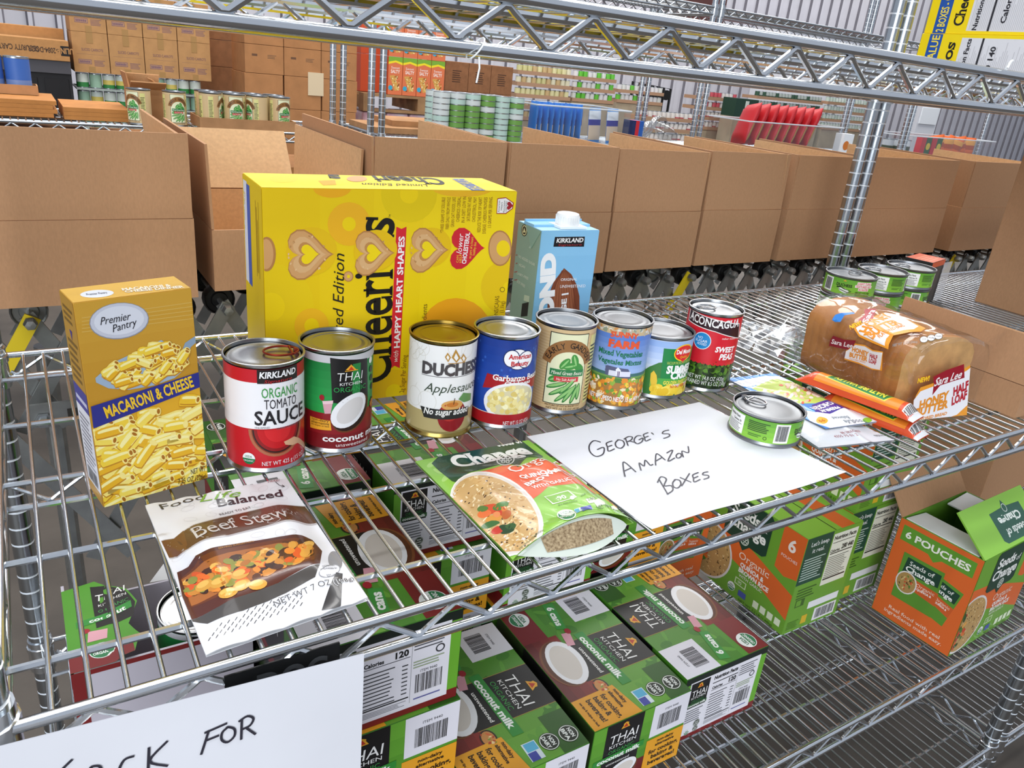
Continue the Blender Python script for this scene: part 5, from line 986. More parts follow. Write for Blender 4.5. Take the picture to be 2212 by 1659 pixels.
def sect(k=1.0, top=0.0):
    P = [(-0.052, 0.002), (-0.060, 0.006), (-0.063, 0.020), (-0.0635, 0.040), (-0.065, 0.060), (-0.067, 0.074), (-0.065, 0.088), (-0.057, 0.099), (-0.042, 0.1065), (-0.022, 0.1105), (0, 0.1115)]
    P = P + [(-x, z) for x, z in P[-2::-1]]; return [(x * k, 0.001 + (z - 0.001) * (1 + (k - 1) * 0.7)) for x, z in P]
def loft(name, mt, ys, ks, parent, wob=None, cap=True, mcap=None):
    m_ = MB(); S0 = sect(); n = len(S0); vs = []
    for j, (y, k) in enumerate(zip(ys, ks)):
        for i, (x, z) in enumerate(sect(k)):
            d = wob(i, j, x, y, z) if wob else (0, 0, 0); vs.append((x + d[0], y + d[1], z + d[2]))
    fs = [(j * n + i, j * n + (i + 1) % n, (j + 1) * n + (i + 1) % n, (j + 1) * n + i) for j in range(len(ys) - 1) for i in range(n)]
    m_.add(vs, [f_[::-1] for f_ in fs])
    if cap: m_.add([vs[i] for i in range(n)], [tuple(range(n - 1, -1, -1))], 1); m_.add([vs[(len(ys) - 1) * n + i] for i in range(n)], [tuple(range(n))], 0)
    return m_.build(name, [mt, mcap or mt], parent, smooth=True, sharp=1.0)
ys, ks = [], []; y = -BLN; i = 0
while y < BLN: ys += [y, y + 0.0015, y + 0.0125]; ks += [0.9695, 0.975, 0.975]; y += 0.014
ys += [BLN + 0.008, BLN + 0.014]; ks += [0.93, 0.80]
loft('loaf', CRUST, ys, ks, bread, mcap=CRUMB)
Rb = random.Random(9); ph = [Rb.uniform(0, 6) for _ in range(40)]
fy = [-0.108, -0.104, -0.096] + [-0.09 + 0.009 * i for i in range(22)] + [0.115, 0.125, 0.135, 0.145, 0.152, 0.162, 0.175, 0.190, 0.205]
fk = [0.97, 1.03, 1.045] + [1.035] * 22 + [0.80, 0.55, 0.36, 0.22, 0.17, 0.24, 0.34, 0.44, 0.50]
def wob(i, j, x, y, z):
    a = 0.0016 * math.sin(7 * i + 60 * y + ph[i]) + 0.0012 * math.sin(13 * i + 140 * y)
    if y > 0.10: a *= 6 * min(1, (y - 0.1) / 0.05); return (a - 0.30 * (y - 0.1) + 0.01 * math.sin(3 * i + y * 90) * min(1, (y - 0.12) / 0.05 if y > 0.12 else 0), 0.006 * math.sin(5 * i) * (y > 0.14), max(-z + 0.001, abs(a) * 1.2 - 0.15 * (y - 0.1)))
    return (a if x < 0 else -a, 0, abs(a) if z > 0.05 else 0.0)
loft('bag_film', FILM, fy, fk, bread, wob, cap=False)
m = MB(); m.grid(lambda s_, t_: ((-0.064 + 0.128 * s_) * 1.03, -0.1085 - 0.003 * math.sin(5 * s_) * t_, 0.002 + 0.110 * t_ * (1 - 0.10 * (2 * s_ - 1) ** 4)), 10, 8); m.build('bag_end', FILM, bread, smooth=True, sharp=3)
m = MB(); m.add([(0.050, -0.107, 0.108), (0.067, -0.107, 0.098), (0.076, -0.112, 0.128), (0.066, -0.110, 0.106)], [(0, 3, 2), (3, 1, 2)]); m.build('bag_ear', FILM, bread)
Rc = random.Random(21); hgt = [[Rc.random() for _ in range(16)] for _ in range(14)]
def crump(s_, t_):
    i, j = min(12, int(t_ * 12.99)), min(14, int(s_ * 14.99)); k = hgt[i][j]; e = math.sin(PI * s_) ** 0.5 * (1 - 0.55 * t_)
    return (-0.012 - 0.035 * t_ + (s_ - 0.5) * (0.07 + 0.13 * t_) + 0.010 * (k - 0.5), 0.098 + 0.135 * t_ + 0.012 * (hgt[(i + 5) % 14][j] - 0.5), max(0.001, e * 0.060 * (0.45 + 0.55 * k) - 0.002))
m = MB(); m.grid(crump, 15, 13); m.build('bag_tail', film_mat('crumpled_film', 'f4f6f8', 0.14, 0.75), bread)
SEC = sect(1.065); SL = [0.0]
for (x0, z0), (x1, z1) in zip(SEC, SEC[1:]): SL.append(SL[-1] + math.hypot(x1 - x0, z1 - z0))
class WrapArt(PlaneArt):
    def __init__(s): super().__init__((0, 0, 0), (1, 0, 0), (0, 1, 0)); s.M = Matrix.Translation(BC) @ Matrix.Rotation(BTH, 4, 'Z'); s.MI = s.M.inverted()
    def uv(s, px, py):
        x, y = s.o[0] + px * s.o[2], s.o[1] + py * s.o[2]; d = CF + CR * ((x - 1106) / 1673.39) - CU * ((y - 829.5) / 1673.39)
        o = s.MI @ CAMP; d = s.MI.to_3x3() @ d; best = None
        for i in range(len(SEC) - 1):
            (x0, z0), (x1, z1) = SEC[i], SEC[i + 1]; ex, ez = x1 - x0, z1 - z0; det = d.x * -ez + d.z * ex
            if abs(det) < 1e-12: continue
            bx_, bz_ = x0 - o.x, z0 - o.z; t = (bx_ * -ez + bz_ * ex) / det; q = (d.x * bz_ - d.z * bx_) / det
            if -0.02 <= q <= 1.02 and t > 0 and (best is None or t < best[0]): best = (t, SL[i] + q * (SL[i + 1] - SL[i]))
        if best is None: t = (s.M.inverted() @ Vector((1.24, .18, .1)) - o).length / d.length; return (0, SL[8])
        return (-(o.y + d.y * best[0]), best[1])
def wrapfn(u, v):
    v = min(max(v, 0.0), SL[-1] - 1e-6); i = max(k for k in range(len(SL) - 1) if SL[k] <= v); t = (v - SL[i]) / (SL[i + 1] - SL[i]); (x0, z0), (x1, z1) = SEC[i], SEC[i + 1]
    e = Vector((x1 - x0, 0, z1 - z0)).normalized(); n = Vector((-e.z, 0, e.x)); return ((x0 + (x1 - x0) * t, -u, z0 + (z1 - z0) * t), tuple(n))
f = WrapArt().crop(1750, 550, 462, 2190)
f.P([(205, 880), (235, 830), (350, 870), (470, 880), (440, 950), (395, 975), (290, 955), (210, 935), (192, 940)], '8a1626', 0.5); f.T('Sara Lee', 222, 885, 440, 935, 48, 'f2e8e6', shear=0.3, bold=0.02, L=2)
f.P([(460, 910), (560, 925), (640, 975), (748, 995), (735, 1190), (640, 1180), (500, 1120), (350, 1075), (365, 985)], 'ec9a2c', 0.4); f.P([(465, 925), (560, 940), (640, 990), (742, 1005), (715, 1180), (630, 1165), (500, 1105), (352, 1060), (368, 990)], 'ece9ec', 0.8)
f.T('HONEY', 432, 965, 600, 1020, 46, 'e58f24', bold=0.05, shear=0.1, L=2); f.T('BUTTER', 405, 1020, 590, 1070, 46, 'e58f24', bold=0.05, shear=0.1, L=2); f.T('HALF', 612, 1030, 690, 1056, 44, 'b8202e', bold=0.04, L=2); f.T('LOAF', 605, 1080, 680, 1106, 44, 'b8202e', bold=0.04, L=2); f.T('FLAVORED BREAD', 405, 1062, 570, 1105, 16, 'e58f24', L=2)
f.P([(240, 640), (260, 615), (440, 590), (460, 605), (350, 625), (310, 690), (255, 690), (225, 670)], '2f7fd0', 0.5)
f.P([(440, 745), (560, 690), (640, 640), (760, 600), (900, 620), (1185, 755), (1130, 790), (920, 815), (850, 830), (800, 970), (640, 905), (500, 840)], 'ec9a2c', 0.4); f.P([(470, 750), (580, 690), (650, 640), (770, 595), (900, 615), (1110, 735), (1060, 765), (850, 800), (780, 860), (765, 935), (640, 880), (510, 820)], 'efedef', 0.8)
f.P([(490, 670), (560, 620), (555, 560), (680, 555), (650, 650), (590, 715), (560, 690)], 'a51a2a', 1); f.T('Sara', 556, 700, 640, 565, 56, 'f2e8e6', shear=0.25, bold=0.02, L=2); f.T('NEW!', 405, 745, 525, 695, 42, 'f2c428', bold=0.05, L=2, edge='b8202e')
f.T('HONEY', 545, 800, 800, 615, 84, 'e58f24', bold=0.05, L=2); f.T('BUTTER', 600, 840, 905, 690, 78, 'e58f24', bold=0.05, L=2); f.T('FLAVORED', 700, 845, 870, 750, 36, 'e58f24', bold=0.03, L=2); f.T('BREAD', 880, 750, 960, 725, 26, 'e58f24', bold=0.03, L=2)
f.T('NET WT 12 OZ (340g)', 845, 930, 1100, 895, 26, '2a2426', L=2, edge='d9ccc4')
for i in range(3): x_, y_ = 1165 + 75 * i, 870 - 16 * i; f.E(x_, y_, 44, 34, '2a2426', 1, 0.1); f.E(x_, y_, 38, 29, 'efedef', 1.4, 0.1); f.T(('70', '0g', '95mg')[i], x_ - 22, y_ + 2, x_ + 22, y_ - 4, 18, '2a2426', L=2.4)
f.build('bag_print', wrapfn, PRINT, bread, du=0.008, dv=0.006)
Mb = Matrix.Translation(BC) @ Matrix.Rotation(BTH, 4, 'Z'); e_o = Mb @ Vector((-0.066, -0.1112, 0)); e_u = Mb.to_3x3() @ Vector((1, 0, 0))
f = PlaneArt(e_o, e_u, (0, 0, 1)).crop(1750, 550, 462, 2190); f.wh = (0.132, 0.108)
f.P([(1080, 1450), (1130, 1360), (1250, 1320), (1590, 1160), (1640, 1130), (1600, 1700), (1020, 1900)], 'ec9a2c', 0.4); f.P([(1060, 1490), (1130, 1400), (1260, 1350), (1600, 1190), (1640, 1160), (1610, 1540), (1500, 1640), (1040, 1790)], 'efecee', 0.8)
f.P([(1260, 1250), (1400, 1180), (1575, 1120), (1580, 1260), (1450, 1300), (1330, 1340), (1250, 1440), (1265, 1330)], '9a1626', 1.2); f.T('Sara Lee', 1280, 1305, 1558, 1215, 74, 'f4eae8', shear=0.3, bold=0.02, L=2.6); f.T('NEW!', 1100, 1290, 1222, 1262, 46, 'f2c428', bold=0.06, L=2.6, edge='b8202e')
f.T('HONEY', 1118, 1540, 1420, 1430, 76, 'e58f24', bold=0.05, L=2.6); f.T('BUTTER', 1075, 1620, 1415, 1520, 76, 'e58f24', bold=0.05, L=2.6); f.T('HALF', 1465, 1402, 1620, 1325, 74, 'b8202e', bold=0.05, L=2.6); f.T('LOAF', 1448, 1500, 1605, 1425, 74, 'b8202e', bold=0.05, L=2.6); f.T('FLAVORED BREAD', 1060, 1700, 1400, 1620, 30, 'e58f24', bold=0.03, L=2.6)
f.hull(0, 0.003, 0.132, 0.104); f.build('bag_end_print', plane_fn((-0.066, -0.1112, 0), (1, 0, 0), (0, 0, 1)), PRINT, bread)
# ================================================================== CHICKEN POUCHES, SNACK BARS
def hs2(s_, t_): return 0.0012 + puff(s_, t_, 0.0035, 0.08, 0.1, 0.05) + 0.0012 * math.exp(-((s_ - 0.66) / 0.03) ** 2) * (t_ < 0.4)
r, f, done = pouch('chicken_pouch', 'silver back of a chicken pouch lying under the blue one', ((1.014, 0.20), (1.098, 0.20), (1.105, 0.044), (0.988, 0.066)), hs2, film='c4c8cd')
f.crop(1540, 640, 500, 1269); w, h = f.wh; f.rect(0, 0, w, h, 'c6cad0', 0.2); f.T('BB: 20DEC2027', 700, 752, 805, 742, 13, 'a05a62', L=2); f.T('4355 75 01 2', 662, 772, 790, 762, 13, 'a05a62', L=2); f.T('MADE IN THE U.S.A', 884, 768, 985, 760, 10, '3a3a40', L=2); f.T('DISTRIBUTED BY', 880, 744, 950, 738, 9, '3a3a40', L=2); done()
def hc(s_, t_): return 0.0012 + puff(s_, t_, 0.006, 0.08, 0.08, 0.06) * (1 + 0.15 * math.sin(11 * s_) * math.sin(9 * t_)) + 0.0007 * abs(math.sin(20 * s_ + 5 * t_)) * (t_ > 0.8)
r, f, done = pouch('chicken_pouch', 'blue and white chicken pouch with meat picture beside the bread', ((1.032, 0.261), (1.122, 0.254), (1.122, 0.082), (1.032, 0.092)), hc, base=0.0078, film='dfe2e6')
f.crop(1540, 640, 500, 1269); w, h = f.wh; f.rect(0, 0, w, h, '2f84d2', 0.2)
f.P([(80, 478), (130, 470), (280, 440), (360, 440), (500, 500), (330, 500), (220, 508), (180, 502)], 'e3e6ea', 0.6); f.P([(215, 510), (330, 455), (470, 480), (700, 565), (560, 590), (430, 610), (310, 550)], 'b6cc5a', 0.8)
for i in range(90): t_ = Rb.random(); q_ = Rb.random(); x_ = 260 + 190 * t_ + 190 * q_; y_ = 520 - 50 * t_ + 78 * q_; f.E(x_, y_, Rb.uniform(8, 20), Rb.uniform(5, 10), Rb.choice(('f0d9c6', 'e8c6ae', 'f4e6d8', 'e2b49a', 'd65a36', 'c8d27a', 'eed2be')), 1.2 + (i % 5) * 0.2, Rb.uniform(-.4, .6), 8)
f.P([(540, 600), (680, 572), (790, 612), (640, 648), (560, 640)], '3a2c8e', 2); f.P([(500, 640), (560, 640), (640, 648), (790, 612), (850, 640), (960, 690), (700, 742), (540, 700)], 'e6e9f0', 1.8)
f.T('WHITE CHICKEN', 730, 585, 545, 622, 24, 'f1f0f6', bold=0.04, L=4); f.T('PREMIUM', 690, 612, 590, 634, 16, 'f1f0f6', bold=0.04, L=4); f.P([(530, 690), (560, 700), (690, 742), (650, 745), (520, 715)], '2f84d2', 2.2); f.E(597, 686, 32, 18, 'eea72c', 2.4); f.T('99', 610, 684, 580, 690, 14, 'c0641c', L=4); f.E(825, 632, 30, 14, 'eea72c', 2.4); f.T('FoodLife', 835, 690, 722, 694, 22, '6a7a80', L=4, shear=0.1); f.T('Balanced', 745, 668, 655, 672, 16, '6a7a80', L=4); f.E(845, 683, 26, 14, '8cc63f', 3)
done()
def bar(label, A_, B_, z, tw, seed):
    A_, B_ = Vector((*A_, 0)), Vector((*B_, 0)); d = (B_ - A_); ln = d.length; ang = math.atan2(d.y, d.x); c0 = (A_ + B_) / 2
    r = thing('snack_bar', label, 'snack bar', (c0.x, c0.y, z), ang, 'snack bars beside the bread'); wd = 0.034
    def sec(t): e = min(t, 1 - t); k = min(1.0, e / 0.12); return k * k * (3 - 2 * k)
    def P(s_, t_):
        k = sec(t_); a = PI * s_; hz = 0.0006 + 0.0145 * k; y = -math.cos(a) * wd / 2 * (1.06 - 0.10 * k); zz = hz * (math.sin(a) ** 0.55 if 0 < s_ < 1 else 0) + 0.0008 * math.sin(40 * t_) * math.sin(a) * (1 - k); return (-ln / 2 + ln * t_, y, 0.0005 + zz)
    m_ = MB(); m_.grid(lambda s_, t_: P(1 - s_, t_), 16, 40); m_.grid(lambda s_, t_: (-ln / 2 + ln * t_, (s_ - 0.5) * wd, 0.0003), 2, 4); m_.build('wrapper', mat('bar_wrapper', 'd9502a', 0.26, coat=0.3), r, smooth=True, sharp=3)
    f = Art(); f.rect(ln * 0.15, wd * 0.10, ln * 0.86, wd * 0.95, 'e8882c', 0.2); f.poly([(ln * 0.22, wd * 0.34), (ln * 0.74, wd * 0.22), (ln * 0.78, wd * 0.70), (ln * 0.26, wd * 0.86)], 'f2d23a', 0.6); f.poly([(ln * 0.23, wd * 0.38), (ln * 0.73, wd * 0.26), (ln * 0.77, wd * 0.66), (ln * 0.27, wd * 0.80)], '1f7a3c', 1)
    f.text('NATURE VALLEY', ln * 0.50, wd * 0.52, wd * 0.26, 'f2e04a', w=ln * 0.44, L=2, bold=0.03, rot=-0.05 + PI); f.rect(ln * 0.86, wd * 0.0, ln * 0.985, wd * 1.0, 'd9502a', 0.6); f.rect(ln * 0.89, wd * 0.12, ln * 0.955, wd * 0.98, 'f0efef', 1); f.barcode(ln * 0.897, wd * 0.16, ln * 0.95, wd * 0.9, 2, seed=seed, n=18, vert=True); f.rect(ln * 0.955, wd * 0.02, ln * 0.998, wd * 0.98, 'd6d8dc', 1)
    def fn(u, v):
        s_, t_ = v / wd, u / ln; e = 0.01; p = Vector(P(s_, t_)); n = (Vector(P(s_, min(1, t_ + e))) - Vector(P(s_, max(0, t_ - e)))).cross(Vector(P(min(1, s_ + e), t_)) - Vector(P(max(0, s_ - e), t_)))
        n = n.normalized() if n.length > 1e-9 else Vector((0, 0, 1)); return tuple(p + n * 0.0005), tuple(n)
    f.build('wrapper_print', fn, PRINTP, r, du=0.005, dv=0.003); return r
bar('orange crunchy snack bar lying on top against the bread bag', (1.117, 0.204), (1.150, 0.046), 0.0235, 0, 4)
bar('orange snack bar lying lowest with only its barcode end showing', (1.126, 0.172), (1.152, 0.034), 0.0030, 0, 8)
# ================================================================== CARTONS AT THE RIGHT END
carton('carton_tray', 'low brown cardboard tray with one upright side panel beside the bread', 1.357, 1.655, 0.026, 0.236, 0.0022, 0.047, (None, None, 84, None), 0.067)
bc = thing('big_carton', 'big plain closed carton standing on the joined rack', 'box', (2.162, 0.34, 0.0022)); bm_obj(rbox(0.34, 0.20, 0.34, 0.002), 'carton_body', CARD, bc)
m = MB(); m.bx(-0.03, 0.03, -0.1015, -0.1, 0.0, 0.34); m.build('parcel_tape', mat('tape', 'a8814f', 0.3), bc)
f = Art(); f.text('FRAGILE', 0.05, 0.20, 0.03, '5a3a26', L=1, bold=0.02); f.rect(-0.165, 0.05, -0.145, 0.06, '1a1a1a', 1); f.build('carton_print', plane_fn((0, -0.1016, 0), (1, 0, 0), (0, 0, 1)), PRINTM, bc)
r, A, done = boxthing('film_roll_box', 'orange and black cling film box with clear toothed edge behind the tuna', 'box', 1.805, 0.452, 0.25, 0.085, 0.055, 0.092, 0.0022, '1c1b1c')
f = A['top']; w, h = f.wh; f.rect(0, 0, w, h, 'dd5a26', 0.3); f.lines(0.01, 0.01, w - 0.01, h - 0.012, 4, 'e8885a', 1); done('top')
f = A['front']; w, h = f.wh; f.rect(0, 0, w, h, '151415', 0.2); f.rect(0, h - 0.012, w, h, 'dd5a26', 0.5); f.rect(w * 0.45, 0, w * 0.8, h - 0.012, '3a3836', 0.5); done('front')
m = MB(); zz = []
for i in range(17): zz.append((0.036 - (0.0025 if i % 2 else 0), -0.029, 0.085 * i / 16))
vs = zz + [(0.074, -0.034, 0.085 * i / 16) for i in range(17)]; m.add(vs, [(i, 17 + i, 18 + i, i + 1) for i in range(16)]); m.build('toothed_strip', mat('frosted_strip', 'cfd3d8', 0.3, alpha=0.75), r)
# ================================================================== LOWER SHELF: COCONUT MILK CARTONS
TW, TL_, TH = 0.155, 0.228, 0.1115
Z1 = -0.438 + 0.0022
tk = thing('coconut_milk_carton', 'x', 'box', (0, 0, 0), 0, 'six-can coconut milk cartons on the lower shelf')
bm_obj(rbox(TW, TL_, TH, 0.0015), 'carton_body', mat('carton_green', '3f7a24', 0.45), tk)
def nutr(f, x0, y0, x1, y1, L=1, cal='120'):
    f.rect(x0, y0, x1, y1, 'e9e6ec', L); k = (x1 - x0); f.text('Nutrition Facts', x0 + k * 0.04, y1 - 0.006, 0.0062, '1c1c1e', w=k * 0.5, L=L + 2, al='l', bold=0.04); f.rect(x0 + k * .03, y1 - 0.016, x0 + k * .56, y1 - 0.0145, '1c1c1e', L + 1); f.text('Calories', x0 + k * 0.04, y1 - 0.0235, 0.0048, '1c1c1e', w=k * 0.22, L=L + 2, al='l', bold=0.03); f.text(cal, x0 + k * 0.54, y1 - 0.0215, 0.0075, '1c1c1e', L=L + 2, al='r', bold=0.04)
    f.rect(x0 + k * .03, y1 - 0.0285, x0 + k * .56, y1 - 0.0278, '1c1c1e', L + 1); f.lines(x0 + k * .03, y0 + 0.014, x0 + k * .40, y1 - 0.031, 10, '4a4a4e', L + 1, fill=0.3); f.lines(x0 + k * .47, y0 + 0.018, x0 + k * .54, y1 - 0.033, 8, '4a4a4e', L + 1, fill=0.3, rag=0.1); f.rect(x0 + k * .03, y0 + 0.0115, x0 + k * .56, y0 + 0.013, '1c1c1e', L + 1); f.lines(x0 + k * .03, y0 + 0.003, x0 + k * .55, y0 + 0.010, 4, '77777c', L + 1, fill=0.35)
    f.rect(x0 + k * .575, y0 + 0.004, x0 + k * .58, y1 - 0.003, '8a8a8e', L + 1)
def flame(f, u, v, s_, L=3, rot=0):
    c, d = math.cos(rot), math.sin(rot); q = lambda pts: [(u + x * s_ * c - y * s_ * d, v + x * s_ * d + y * s_ * c) for x, y in pts]
    f.poly(q([(-1, -.6), (1, -.6), (.55, .1), (.6, .45), (0, .75), (-.6, .45), (-.55, .1)]), 'e3a52e', L); f.poly(q([(-.55, -.4), (.55, -.4), (0, .45)]), 'b8331f', L + .4)
def badge(f, u, v, r_, t1, t2, L=3, rot=0):
    f.ell(u, v, r_, r_, '1c241a', L, 0, 20); f.ring(u, v, r_ * 0.93, r_ * 0.93, r_ * 0.08, 'e6ebe0', L + 0.3); f.text(t1, u - math.sin(rot) * r_ * .3, v + math.cos(rot) * r_ * .3, r_ * 0.42, 'eef1ea', w=r_ * 1.05, L=L + 1, bold=0.03, rot=rot); f.text(t2, u + math.sin(rot) * r_ * .3, v - math.cos(rot) * r_ * .3, r_ * 0.42, 'eef1ea', w=r_ * 1.35, L=L + 1, bold=0.03, rot=rot)
def usda(f, u, v, r_, L=3, rot=0):
    f.ell(u, v, r_, r_, 'eef0ec', L, 0, 22); f.ell(u, v, r_ * 0.92, r_ * 0.92, '2a7a4a', L + .3, 0, 22, a0=rot + PI, a1=rot + 2 * PI); c, d = math.cos(rot), math.sin(rot); f.text('USDA', u - d * r_ * .36, v + c * r_ * .36, r_ * .42, '2a6a44', w=r_ * 1.1, L=L + 1, bold=.03, rot=rot); f.text('ORGANIC', u + d * r_ * .3, v - c * r_ * .3, r_ * .34, 'eef0ec', w=r_ * 1.45, L=L + 1, bold=.03, rot=rot)
def coconut(f, u, v, rx, ry, rot, L=2.5):
    c, d = math.cos(rot - PI / 2), math.sin(rot - PI / 2); f.ell(u + c * ry * .16, v + d * ry * .16, rx * 1.06, ry * 1.08, '7a4524', L, rot, 28); f.ell(u + c * ry * .12, v + d * ry * .12, rx * 1.02, ry, '5a2f18', L + .3, rot, 28); f.ell(u, v, rx, ry * .92, 'efeef0', L + .6, rot, 28); f.ell(u + c * ry * .05, v + d * ry * .05, rx * .8, ry * .68, 'd8cfc6', L + .9, rot, 26)
# top panel: reading direction runs along -y, its up side is +x
f = Art(); LU, LV = TL_, TW
f.rect(0, 0, LU, LV, '52902a', 0.1); f.grad(0, 0.05, LU, LV, '437f24', '69a434', 0.2, 5, False); Rt = random.Random(3)
for i in range(60): f.ell(Rt.uniform(0, LU), Rt.uniform(0.05, LV), Rt.uniform(.004, .014), Rt.uniform(.003, .008), Rt.choice(('5c9a30', '3f7a20', '68a436')), 0.35, Rt.random() * 3, 9)
f.rect(0, 0, LU * 0.82, 0.040, '7a1c1e', 0.6); f.grad(LU * .3, 0.0, LU * .8, 0.052, '5a1414', '8a2a22', 0.7, 4); f.rect(0.17, 0.12, LU, LV, '2c5a18', 0.5)
f.rect(0.088, 0.040, 0.158, LV, '141213', 1); f.rect(0.158, 0.046, 0.1588, LV, 'a88a3a', 1.1); f.rect(0.0872, 0.05, 0.088, LV, 'a88a3a', 1.1)
flame(f, 0.123, 0.143, 0.009, 3); f.text('THAI', 0.123, 0.123, 0.0165, 'f3f1ee', w=0.052, L=4, shear=.1, bold=-.005); f.text('KITCHEN', 0.124, 0.1085, 0.0062, 'f3f1ee', w=0.05, L=4); f.text('ORGANIC', 0.122, 0.0985, 0.0075, '3f9a4a', w=0.05, L=4)
f.poly([(0.078, 0.0755), (0.182, 0.0785), (0.182, 0.0935), (0.078, 0.0905)], '2f8a34', 3.4); f.text('coconut milk', 0.129, 0.0842, 0.0098, 'f4f6ef', w=0.085, L=5, bold=.04, rot=0.03); f.text('unsweetened', 0.128, 0.0685, 0.0058, 'eceae6', w=0.05, L=4, bold=.02)
coconut(f, 0.118, 0.036, 0.040, 0.027, -0.12); f.poly([(0.070, 0.060), (0.094, 0.055), (0.096, 0.066), (0.072, 0.073)], 'd79aa6', 4); f.ell(0.069, 0.072, 0.0055, 0.0045, 'a01826', 4.2)
f.ell(0.172, 0.052, 0.013, 0.010, '33201a', 3.2); f.ell(0.172, 0.052, 0.011, 0.008, 'c98a4a', 3.5); f.scatter(16, lambda x, y: True, 0.002, ['d8643a', '7a9a3a', 'eed09a', 'b8442a'], 3.8, 2, box=(0.163, 0.046, 0.181, 0.058), ns=6)
usda(f, 0.022, 0.022, 0.0145, 3); f.poly([(0.006, 0.070), (0.060, 0.060), (0.064, 0.074), (0.010, 0.086)], '3a9238', 2); f.text('6 cans', 0.036, 0.073, 0.0105, 'f2f6ec', w=0.040, L=4, bold=.04, rot=-0.2)
f.rect(0, 0.093, 0.058, LV, 'e6e3ea', 2); f.barcode(0.012, 0.103, 0.046, 0.128, 3, seed=2); f.text('ITEM 9440', 0.029, 0.135, 0.0035, '3a3a3e', w=0.022, L=3.4)
f.poly([(0.178, 0.0), (LU, 0.0), (LU, 0.074), (0.176, 0.066)], 'e6a026', 3)
for i, (t_, h_) in enumerate((('non-dairy', .0052), ('alternative', .0052), ('for cooking,', .0078), ('baking &', .0078), ('beverages!', .0078), ('see tips & recipes on back', .0034))): f.text(t_, 0.1835, 0.064 - (0, .0082, .0195, .0305, .0415, .0535)[i], h_, '2c1c0c', L=5, al='l', w=(.024, .028, .040, .032, .037, .040)[i], bold=.03)
badge(f, 0.206, 0.113, 0.0125, 'NON', 'DAIRY', 3); badge(f, 0.206, 0.140, 0.0125, 'NON', 'BPA', 3); f.rect(0.196, 0.080, 0.222, 0.098, 'dbe6ea', 3); f.rect(0.210, 0.081, 0.222, 0.092, '3f48a0', 3.3); f.rect(0.197, 0.082, 0.209, 0.097, '57b0d4', 3.3)
f.hull(0.0006, 0.0006, LU - 0.0006, LV - 0.0006); f.build('top_panel', plane_fn((-TW / 2, TL_ / 2, TH), (0, -1, 0), (1, 0, 0)), PRINTM, tk)
# art end (-y)
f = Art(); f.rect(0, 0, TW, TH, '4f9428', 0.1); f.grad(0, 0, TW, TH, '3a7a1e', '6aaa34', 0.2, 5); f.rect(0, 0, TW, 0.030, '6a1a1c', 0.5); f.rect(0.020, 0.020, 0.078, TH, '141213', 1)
flame(f, 0.049, 0.102, 0.007); f.text('THAI', 0.049, 0.0855, 0.0145, 'f3f1ee', w=0.044, L=4, shear=.1); f.text('KITCHEN', 0.049, 0.0735, 0.0055, 'f3f1ee', w=0.042, L=4); f.text('ORGANIC', 0.048, 0.0648, 0.0062, '3f9a4a', w=0.040, L=4); f.poly([(0.006, 0.050), (0.086, 0.052), (0.086, 0.0615), (0.006, 0.059)], '2f8a34', 3.4); f.text('coconut milk', 0.046, 0.0555, 0.0072, 'f4f6ef', w=0.068, L=5, bold=.04); f.text('unsweetened', 0.046, 0.045, 0.0045, 'eceae6', w=0.036, L=4)
coconut(f, 0.054, 0.024, 0.026, 0.017, 0.3); usda(f, 0.012, 0.014, 0.009); f.rect(0.094, 0.058, TW, TH, 'e6e3ea', 2); f.barcode(0.105, 0.068, 0.142, 0.093, 3, seed=2); f.text('ITEM 9440', 0.124, 0.099, 0.0035, '3a3a3e', w=0.022, L=3.4); f.rect(0.092, 0.0, TW, 0.054, 'e6a026', 2.4)
for i, (t_, h_) in enumerate((('non-dairy', .0045), ('alternative', .0045), ('for cooking,', .0068), ('baking &', .0068), ('beverages!', .0068))): f.text(t_, 0.124, 0.048 - (0, .0068, .0165, .026, .0355)[i], h_, '2c1c0c', L=5, w=(.028, .032, .050, .038, .046)[i], bold=.03)
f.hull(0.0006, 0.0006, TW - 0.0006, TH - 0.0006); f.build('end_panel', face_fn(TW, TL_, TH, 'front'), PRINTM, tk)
# nutrition end (+y)
f = Art(); f.rect(0, 0, TW, TH, '6aaa30', 0.1); f.rect(0, 0, TW, 0.013, '7a1c1e', 0.5); f.rect(0, TH - 0.012, TW, TH, '16201a', 0.5); f.rect(0.010, 0.008, TW - 0.012, TH - 0.010, 'e9e6ec', 0.8); f.rect(0.012, 0.056, 0.046, TH - 0.012, '161415', 1.5); flame(f, 0.029, 0.093, 0.0055); f.text('THAI', 0.029, 0.0815, 0.0105, 'f3f1ee', w=0.027, L=4); f.text('KITCHEN', 0.029, 0.0735, 0.004, 'f3f1ee', w=0.026, L=4); f.text('ORGANIC', 0.029, 0.0675, 0.0045, '2f7a3c', w=0.024, L=4); f.rect(0.011, 0.058, 0.047, 0.064, '2a5a2c', 2.4); f.text('coconut milk', 0.029, 0.061, 0.0042, 'f4f6ef', w=0.032, L=5, bold=.03)
f.lines(0.013, 0.030, 0.044, 0.054, 6, '77777c', 2); badge(f, 0.038, 0.023, 0.006, 'NON', 'DAIRY'); badge(f, 0.038, 0.0125, 0.005, 'NON', 'BPA'); usda(f, 0.022, 0.0125, 0.005)
